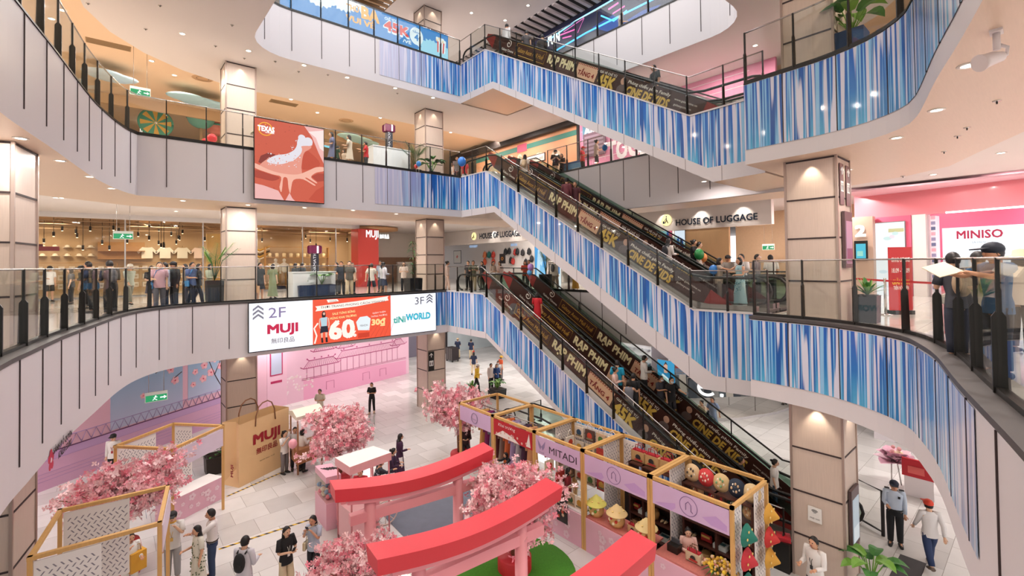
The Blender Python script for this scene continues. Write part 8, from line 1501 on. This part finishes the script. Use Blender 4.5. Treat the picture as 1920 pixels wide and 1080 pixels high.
# hanging exit signs
def exit_sign(lab, px, py, y, zc, w=.62, ux=FX, xplane=None):
    v = at_y(px, py, y) if xplane is None else at_x(px, py, xplane); f = Face((v.x, v.y), ux); t = thing('exit_sign', lab, 'sign', tuple(v)); mb = MB(); f.rect(mb, -w / 2, v.z - .16, w / 2, v.z + .16, 0, .05, 0); f.rect(mb, -w / 2 + .02, v.z - .14, w / 2 - .02, v.z + .06, .05, .004, 1); f.poly(mb, [(.1, v.z - .06), (.2, v.z - .06), (.2, v.z - .1), (.28, v.z - .04), (.2, v.z + .02), (.2, v.z - .02), (.1, v.z - .02)], .056, 2); f.disc(mb, -.02, v.z + .02, .025, .056, 2, 8); f.line(mb, [(-.03, v.z), (-.05, v.z - .06), (-.1, v.z - .11)], .012, .056, 2); f.line(mb, [(-.05, v.z - .06), (.02, v.z - .11)], .012, .056, 2); f.line(mb, [(.03, v.z - .01), (-.08, v.z - .03)], .01, .056, 2); part('panel', mb, [mat('#e8efe9', .4), screen('#1f9a62', 1.0), screen('#f0fff6', 1.1)], t)
    mb = MB(); 
    for s in (-.2, .2): p = f.p(s, v.z + .16, .02); mb.tube([p, (p.x, p.y, zc)], .008, 4)
    part('hanger', mb, STEEL, t)
exit_sign('green exit sign hanging before the lifestyle shop', 231, 441, 24, C2 + .36); exit_sign('green exit sign on the third floor by the play centre', 263, 172, 22.5, C3 + .36); exit_sign('green exit sign against the blossom mural', 293, 743, 19.5, C1 + .36, .6); exit_sign('green exit sign in the wood corridor by the big column', 1441, 463, 0, C2 + .36, .6, FY, 26.5)
# round and square ceiling grilles
def vents(lst, z, nm, lab, grp, c, rnd_=True):
    for i, (px, py) in enumerate(lst):
        v = at_z(px, py, z); mb = MB()
        if rnd_:
            for k in range(3): mb.lathe([(.12 + k * .1, -.02), (.18 + k * .1, -.005)], (v.x, v.y, z), 18, k % 2, cap=False)
            mb.lathe([(0, -.022), (.1, -.022), (.42, -.001)], (v.x, v.y, z), 18, 0, cap=False)
        else:
            mb.cbox((v.x, v.y, z - .01), (1.3, .5, .02), 0)
            for k in range(7): mb.cbox((v.x, v.y - .2 + k * .065, z - .022), (1.24, .02, .01), 1)
        single(nm, mb, [mat(c, .7), mat('#8d7458', .7)], lab[i], 'vent', (v.x, v.y, z))
vents([(380, 147), (649, 226), (1325, 117), (988, 234)], C3 + .36, 'ceiling_diffuser', ['round air diffuser in the warm ceiling left of the third floor column', 'round air diffuser in the warm ceiling right of the food screen', 'round air diffuser above the upper escalator foot', 'round air diffuser near the orange hoarding'], None, '#c9a27c'); vents([(204, 83), (532, 193)], C3 + .36, 'air_grille', ['rectangular brown air grille above the left railing', 'rectangular brown air grille above the plant on the food screen'], None, '#a5855f', False)
mb = MB(); mb.lathe([(.0, -.01), (.05, -.01), (.055, 0)], (0, 0, 0), 10, 0, cap=False); mb.tube([(0, 0, -.01), (0, 0, -.05)], .012, 5, 1); SK = single('sprinkler', mb, [STEEL, DARK], 'x', 'sprinkler', (0, 0, -60), local=True)
for z, L, g in ((C3, [(165, 6), (300, 10), (435, 47), (458, 109), (516, 115), (273, 54), (404, 86), (560, 134), (615, 140), (745, 175)], 'sprinklers in the third floor ceiling'), (C2, [(1795, 255), (1813, 239), (1869, 189), (1770, 284), (1693, 330)], 'sprinklers in the curved soffit'), (C2 + .36, [(230, 370), (300, 385), (420, 405), (520, 398), (1740, 345)], 'sprinklers in the second floor ceiling')):
    for px, py in L: v = at_z(px, py, z); dup(SK, (v.x, v.y, z), 0, 'tiny ' + g.replace('sprinklers', 'sprinkler head'), g)
bpy.data.objects.remove(SK)
# white horn speaker under the right soffit
v = at_z(1858, 95, C2 - .25); t = thing('horn_speaker', 'white spotlight shaped loudspeaker under the right soffit', 'speaker', tuple(v)); mb = MB(); q = at_z(1868, 58, C2); mb.cbox((q.x, q.y, C2 - .012), (.16, .1, .024)); mb.tube([(q.x, q.y, C2), (q.x, q.y, C2 - .2)], .03, 8); part('bracket', mb, WHITE, t); mb = MB(); c = Vector((q.x, q.y, C2 - .27)); d = (-RIGHT * .9 + DOWN * .35).normalized(); mb.tube([c + RIGHT * .05, c + d * .06, c + d * .14, c + d * .2], [.05, .07, .075, .09], 14); part('housing', mb, WHITE, t); mb = MB(); mb.tube([c + RIGHT * .02, c + RIGHT * .1 - DOWN * .02, c + RIGHT * .11 - DOWN * .1, c + RIGHT * .03 - DOWN * .12], .018, 6); part('cable', mb, WHITE, t)
# toilet signs on columns, screens on the big column
def col_sign(lab, f, u, z0, z1, w, red=False):
    t = thing('direction_sign', lab, 'sign', tuple(f.p(u, z0))); mb = MB(); f.rect(mb, u, z0, u + w, z1, 0, .012, 0); part('panel', mb, BLACK if not red else mat('#6a4a4c', .4), t); mb = MB(); zc = z1 - w * .55; um = u + w / 2; f.line(mb, [(um, zc - w * .3), (um, zc + w * .25)], w * .06, .014); f.line(mb, [(um - w * .28, zc), (um, zc + w * .28), (um + w * .28, zc)], w * .06, .014); z = z1 - w * 1.75; f.rect(mb, u + w * .15, z - w * .4, u + w * .85, z + w * .4, .012, .004)
    for k, s in enumerate((-.17, .17)): f.disc(mb, um + s * w, z + w * .2, w * .07, .018, 1, 8); f.poly(mb, [(um + s * w - w * .09, z + w * .1), (um + s * w + w * .09, z + w * .1), (um + s * w + w * .06, z - w * .3), (um + s * w - w * .06, z - w * .3)], .018, 1)
    part('symbols', mb, [mat('#f2f0ee', .5), DARK], t)
fc = Face((12.3, 20.98), FX); col_sign('black toilet arrow sign on the ground floor column', fc, .04, 2.02, 3.0, .34); fb = Face((12.4, 3.11), FX); col_sign('grey arrow sign at the top of the big column, left strip', fb, .15, F2 + 2.7, F2 + 3.65, .3, True); col_sign('pinkish arrow sign at the top of the big column, right strip', fb, .65, F2 + 2.7, F2 + 3.65, .3, True)
for lab, z0, z1 in (('tall narrow screen on the side of the big second floor column', F2 + 1.25, F2 + 2.55), ('tall narrow screen on the side of the ground floor column', .95, 2.25)):
    t = thing('information_screen', lab, 'screen', tuple(fb.p(.25, z0))); mb = MB(); fb.rect(mb, .25, z0, .85, z1, 0, .06); part('frame', mb, mat('#5a4648', .4), t); mb = MB(); fb.rect(mb, .32, z0 + .1, .78, z1 - .22, .06, .01, 0); fb.rect(mb, .34, z0 + .12, .76, z0 + .45, .07, .003, 1); part('picture', mb, [screen('#c9a0b4' if z0 > 3 else '#b9c6cf', .7), screen('#8c5a74' if z0 > 3 else '#dfe6ea', .7)], t)
fw = Face((12.38, 0), FY); t = thing('notice_plate', 'small white wireless symbol notice on the ground floor column', 'sign', (12.38, 3.7, 1.9)); a = at_x(1528, 965, 12.38); mb = MB(); fw.rect(mb, -a.y - .14, a.z - .17, -a.y + .14, a.z + .17, 0, .012, 0)
for k in range(3): fw.line(mb, [(-a.y + cos(g) * (.03 + k * .03), a.z + .02 + sin(g) * (.03 + k * .03)) for g in (.8, 1.2, 1.57, 1.94, 2.34)], .007, .014, 1)
fw.text(mb, 'FREE WIFI', -a.y, a.z - .09, .2, .035, .014, 1); part('plate', mb, [mat('#eeeae6', .5), DARK], t)
# right side of the ground floor: glass gate, flower stand, floor grate; left over stand and ropes at the pink shop
a, b = at_z(1604, 968, .1), at_z(1656, 998, .1); t = thing('glass_gate', 'dark framed glass gate panel beside the guard', 'gate', (a.x, a.y, 0)); w = Vector((0, 0, 1.1)); mb = MB(); mb.tube([a, b, b + w, a + w, a], .03, 6); mb.tube([b - w * .09, b + w], .045, 6); part('frame', mb, DARK, t); mb = MB(); mb.quad(a, b, b + w, a + w); part('glass_panel', mb, GLASS, t)
v = at_z(1685, 905, 0.0); t = thing('flower_stand', 'pink wrapped congratulation flowers beyond the guard', 'flowers', tuple(v)); c = at_z(1680, 868, .75); mb = MB()
for k in range(14): a = k * .45; leaf(mb, c, (cos(a), sin(a), .3 + .6 * (k % 3)), .7, .3, .2, k % 2, 4)
part('wrapping', mb, [mat('#eab4c8', .6), mat('#f0cdd8', .6)], t); mb = MB()
for k in range(16): mb.ball(c + Vector((rnd.uniform(-.16, .16), rnd.uniform(-.16, .16), .25 + rnd.uniform(0, .25))), .06, k % 2, 8, 5)
part('blooms', mb, [mat('#e8d2b4', .6), mat('#d89a9a', .6)], t); mb = MB(); mb.tube([c + Vector((.1, 0, .1)), Vector((c.x + .15, c.y - .1, 0))], .02, 5); mb.tube([c + Vector((-.1, .1, .1)), Vector((c.x - .15, c.y + .1, 0))], .02, 5); part('stand', mb, STEEL, t)
c = at_z(1722, 880, .9); mb = MB(); mb.cbox(c, (.08, .8, .55), 0); mb.cbox(c + Vector((-.05, .05, -.05)), (.02, .4, .22), 1); mb.cbox(c - Vector((0, 0, .58)), (.05, .7, .62), 2); single('red_gift_panel', mb, [mat('#b8202c', .5), mat('#d8605c', .5), WHITE], 'bright red decorated panel right of the pink flowers', 'panel', tuple(c))
v = at_z(1620, 1068, 0); mb = MB(); mb.cbox((at_z(1700, 1075, 0).x, at_z(1700, 1075, 0).y, .006), (1.6, .5, .012)); single('floor_grate', mb, DARK, 'dark metal floor grate at the bottom right', 'grate', tuple(at_z(1700, 1075, 0)))
wall('ground_right', (26, 4.5), (21.5, -6), 0, C1 + .36, mat('#d8ccd0', .5), -.3); mb = MB(); mb.box((24.2, 4.3, 0), (24.6, 5.0, C1)); struct('column', mb, mat('#d0c8cc', .4))
c = dp(1686, 12.2); t = thing('standee', 'red grand opening standee with white and yellow lettering before the white lightbox', 'sign', (c[0], c[1], F2)); f = Face(c, RIGHT.to_2d().to_3d()); mb = MB(); f.rect(mb, -.3, F2 + .1, .3, F2 + 1.75, 0, .03, 0); part('panel', mb, screen('#d42c2c', .85), t); mb = MB()
for s, z, w, m in (('GRAND OPENING', 1.42, .48, 0), ('18.09 - 28.09', 1.14, .46, 0), ('GIẢM 50K', .86, .46, 1), ('TRÊN HÓA ĐƠN', .7, .4, 0)): f.text(mb, s, 0, F2 + z, w, .12 if m == 0 else .17, .034, m, .015)
part('lettering', mb, [mat('#f6ece6', .5), mat('#f2c34c', .5)], t); mb = MB(); f.rect(mb, -.25, F2, .25, F2 + .1, -.15, .3); part('foot', mb, DARK, t)
for k, (p0, p1, lab) in enumerate((((1598, 13.6), (1658, 12.0), 'red belt between two steel posts behind the spiky plant'), ((1658, 12.0), (1745, 10.6), 'red belt between steel posts in front of the pink shop'))):
    a, b = dp(*p0), dp(*p1); t = thing('belt_barrier', lab, 'barrier', (a[0], a[1], F2)); mb = MB(); mb.tube([(*a, F2), (*a, F2 + .95)], .03, 8); mb.lathe([(.16, 0), (.16, .02), (.03, .04)], (*a, F2), 12); part('post', mb, STEEL, t)
    d = (Vector(b) - Vector(a)); g = Face(a, d.to_3d()); mb = MB(); g.rect(mb, 0, F2 + .86, d.length, F2 + .91, 0, .006); part('belt', mb, mat('#d2303a', .5), t)
c = dp(1815, 8.0); mb = MB(); mb.cbox((c[0], c[1], F2 + .42), (.9, .55, .5), 0); mb.cbox((c[0], c[1], F2 + .75), (.96, .6, .16), 1)
single('shopping_trolley', mb, [mat('#b8343c', .5), mat('#e6ddd4', .5)], 'red and cream box stall behind the shoppers at the right railing', 'stall', (c[0], c[1], F2 + .1)); 
# luggage trolley at the far end of the hall, black bin at the escalator foot, far floor glass
c = hp_(848, 652, 1.05); t = thing('luggage_trolley', 'dark striped cage trolley at the far end of the hall', 'trolley', (c[0], c[1], 0)); mb = MB(); mb.cbox((c[0], c[1], .6), (.6, .9, .95), 0)
for k in range(5): mb.cbox((c[0] - .31, c[1] - .36 + k * .18, .6), (.01, .05, .9), 1)
part('cage', mb, [mat('#2a2022', .6), mat('#a8a0a0', .5)], t); mb = MB()
for sx in (-1, 1):
    for sy in (-1, 1): mb.ball((c[0] + sx * .25, c[1] + sy * .38, .06), .06, 0, 8, 5)
part('wheel', mb, BLACK, t)
c = at_z(1470, 1065, 0); mb = MB(); mb.cbox((c.x, c.y, .35), (.36, .36, .7), 0, taper=1.05); mb.cbox((c.x, c.y, .74), (.3, .3, .1), 1, rz=.4); single('litter_bin', mb, [BLACK, mat('#b8202c', .6)], 'black box with a red top at the escalator foot', 'bin', (c.x, c.y, 0))
for pa, pb, lab in (((905, 752), (985, 795), 'low glass railing round the basement opening behind the kiosks'),):
    a, b = at_z(905, 725, 1.0), at_z(985, 745, 1.0); railing(lab, [(12.2, 15.9, .02), (15.4, 15.9, .02)], 1.0, 1.2, 0, 0, .4)
t = thing('escalator', 'basement escalator going down behind the kiosks, rounded handrail showing', 'escalator', (12.4, 15.2, -3)); escalator_run(t, 13.6, .02, -4.5, 13.6, 5.5, False, False)
mb = MB(); mb.box((12.3, 9.3, -4.6), (15.3, 14.9, -4.5)); struct('floor_basement', mb, TILE1); mb = MB(); mb.quad((12.3, 9.3, 0), (12.3, 14.9, 0), (12.3, 14.9, -4.5), (12.3, 9.3, -4.5)); mb.quad((15.3, 9.3, 0), (15.3, 14.9, 0), (15.3, 14.9, -4.5), (15.3, 9.3, -4.5)); mb.quad((12.3, 9.3, 0), (15.3, 9.3, 0), (15.3, 9.3, -4.5), (12.3, 9.3, -4.5)); struct('wall_basement', mb, PANEL)
a = at_z(985, 782, 1.0); mb = MB(); f = Face((13.4, 0), FY); f2 = Face((12.9, 15.6), FX); mb.lathe([(.28, 0), (.28, .03), (.03, .05)], (12.6, 15.0, 0), 14, 1); mb.tube([(12.6, 15, 0), (12.6, 15, .9)], .03, 8, 1); g = Face((12.6, 14.96), (1, -.85, 0)); g.disc(mb, 0, 1.15, .3, .0, 2, 24); g.disc(mb, 0, 1.15, .25, .02, 0, 24); g.text(mb, '1F', 0, 1.15, .26, .22, .03, 3, .03); single('level_sign', mb, [mat('#e6e6e6', .5), STEEL, DARK, mat('#4a4a52', .5)], 'round level sign reading 1F behind the kiosks', 'sign', (12.6, 15, 0))
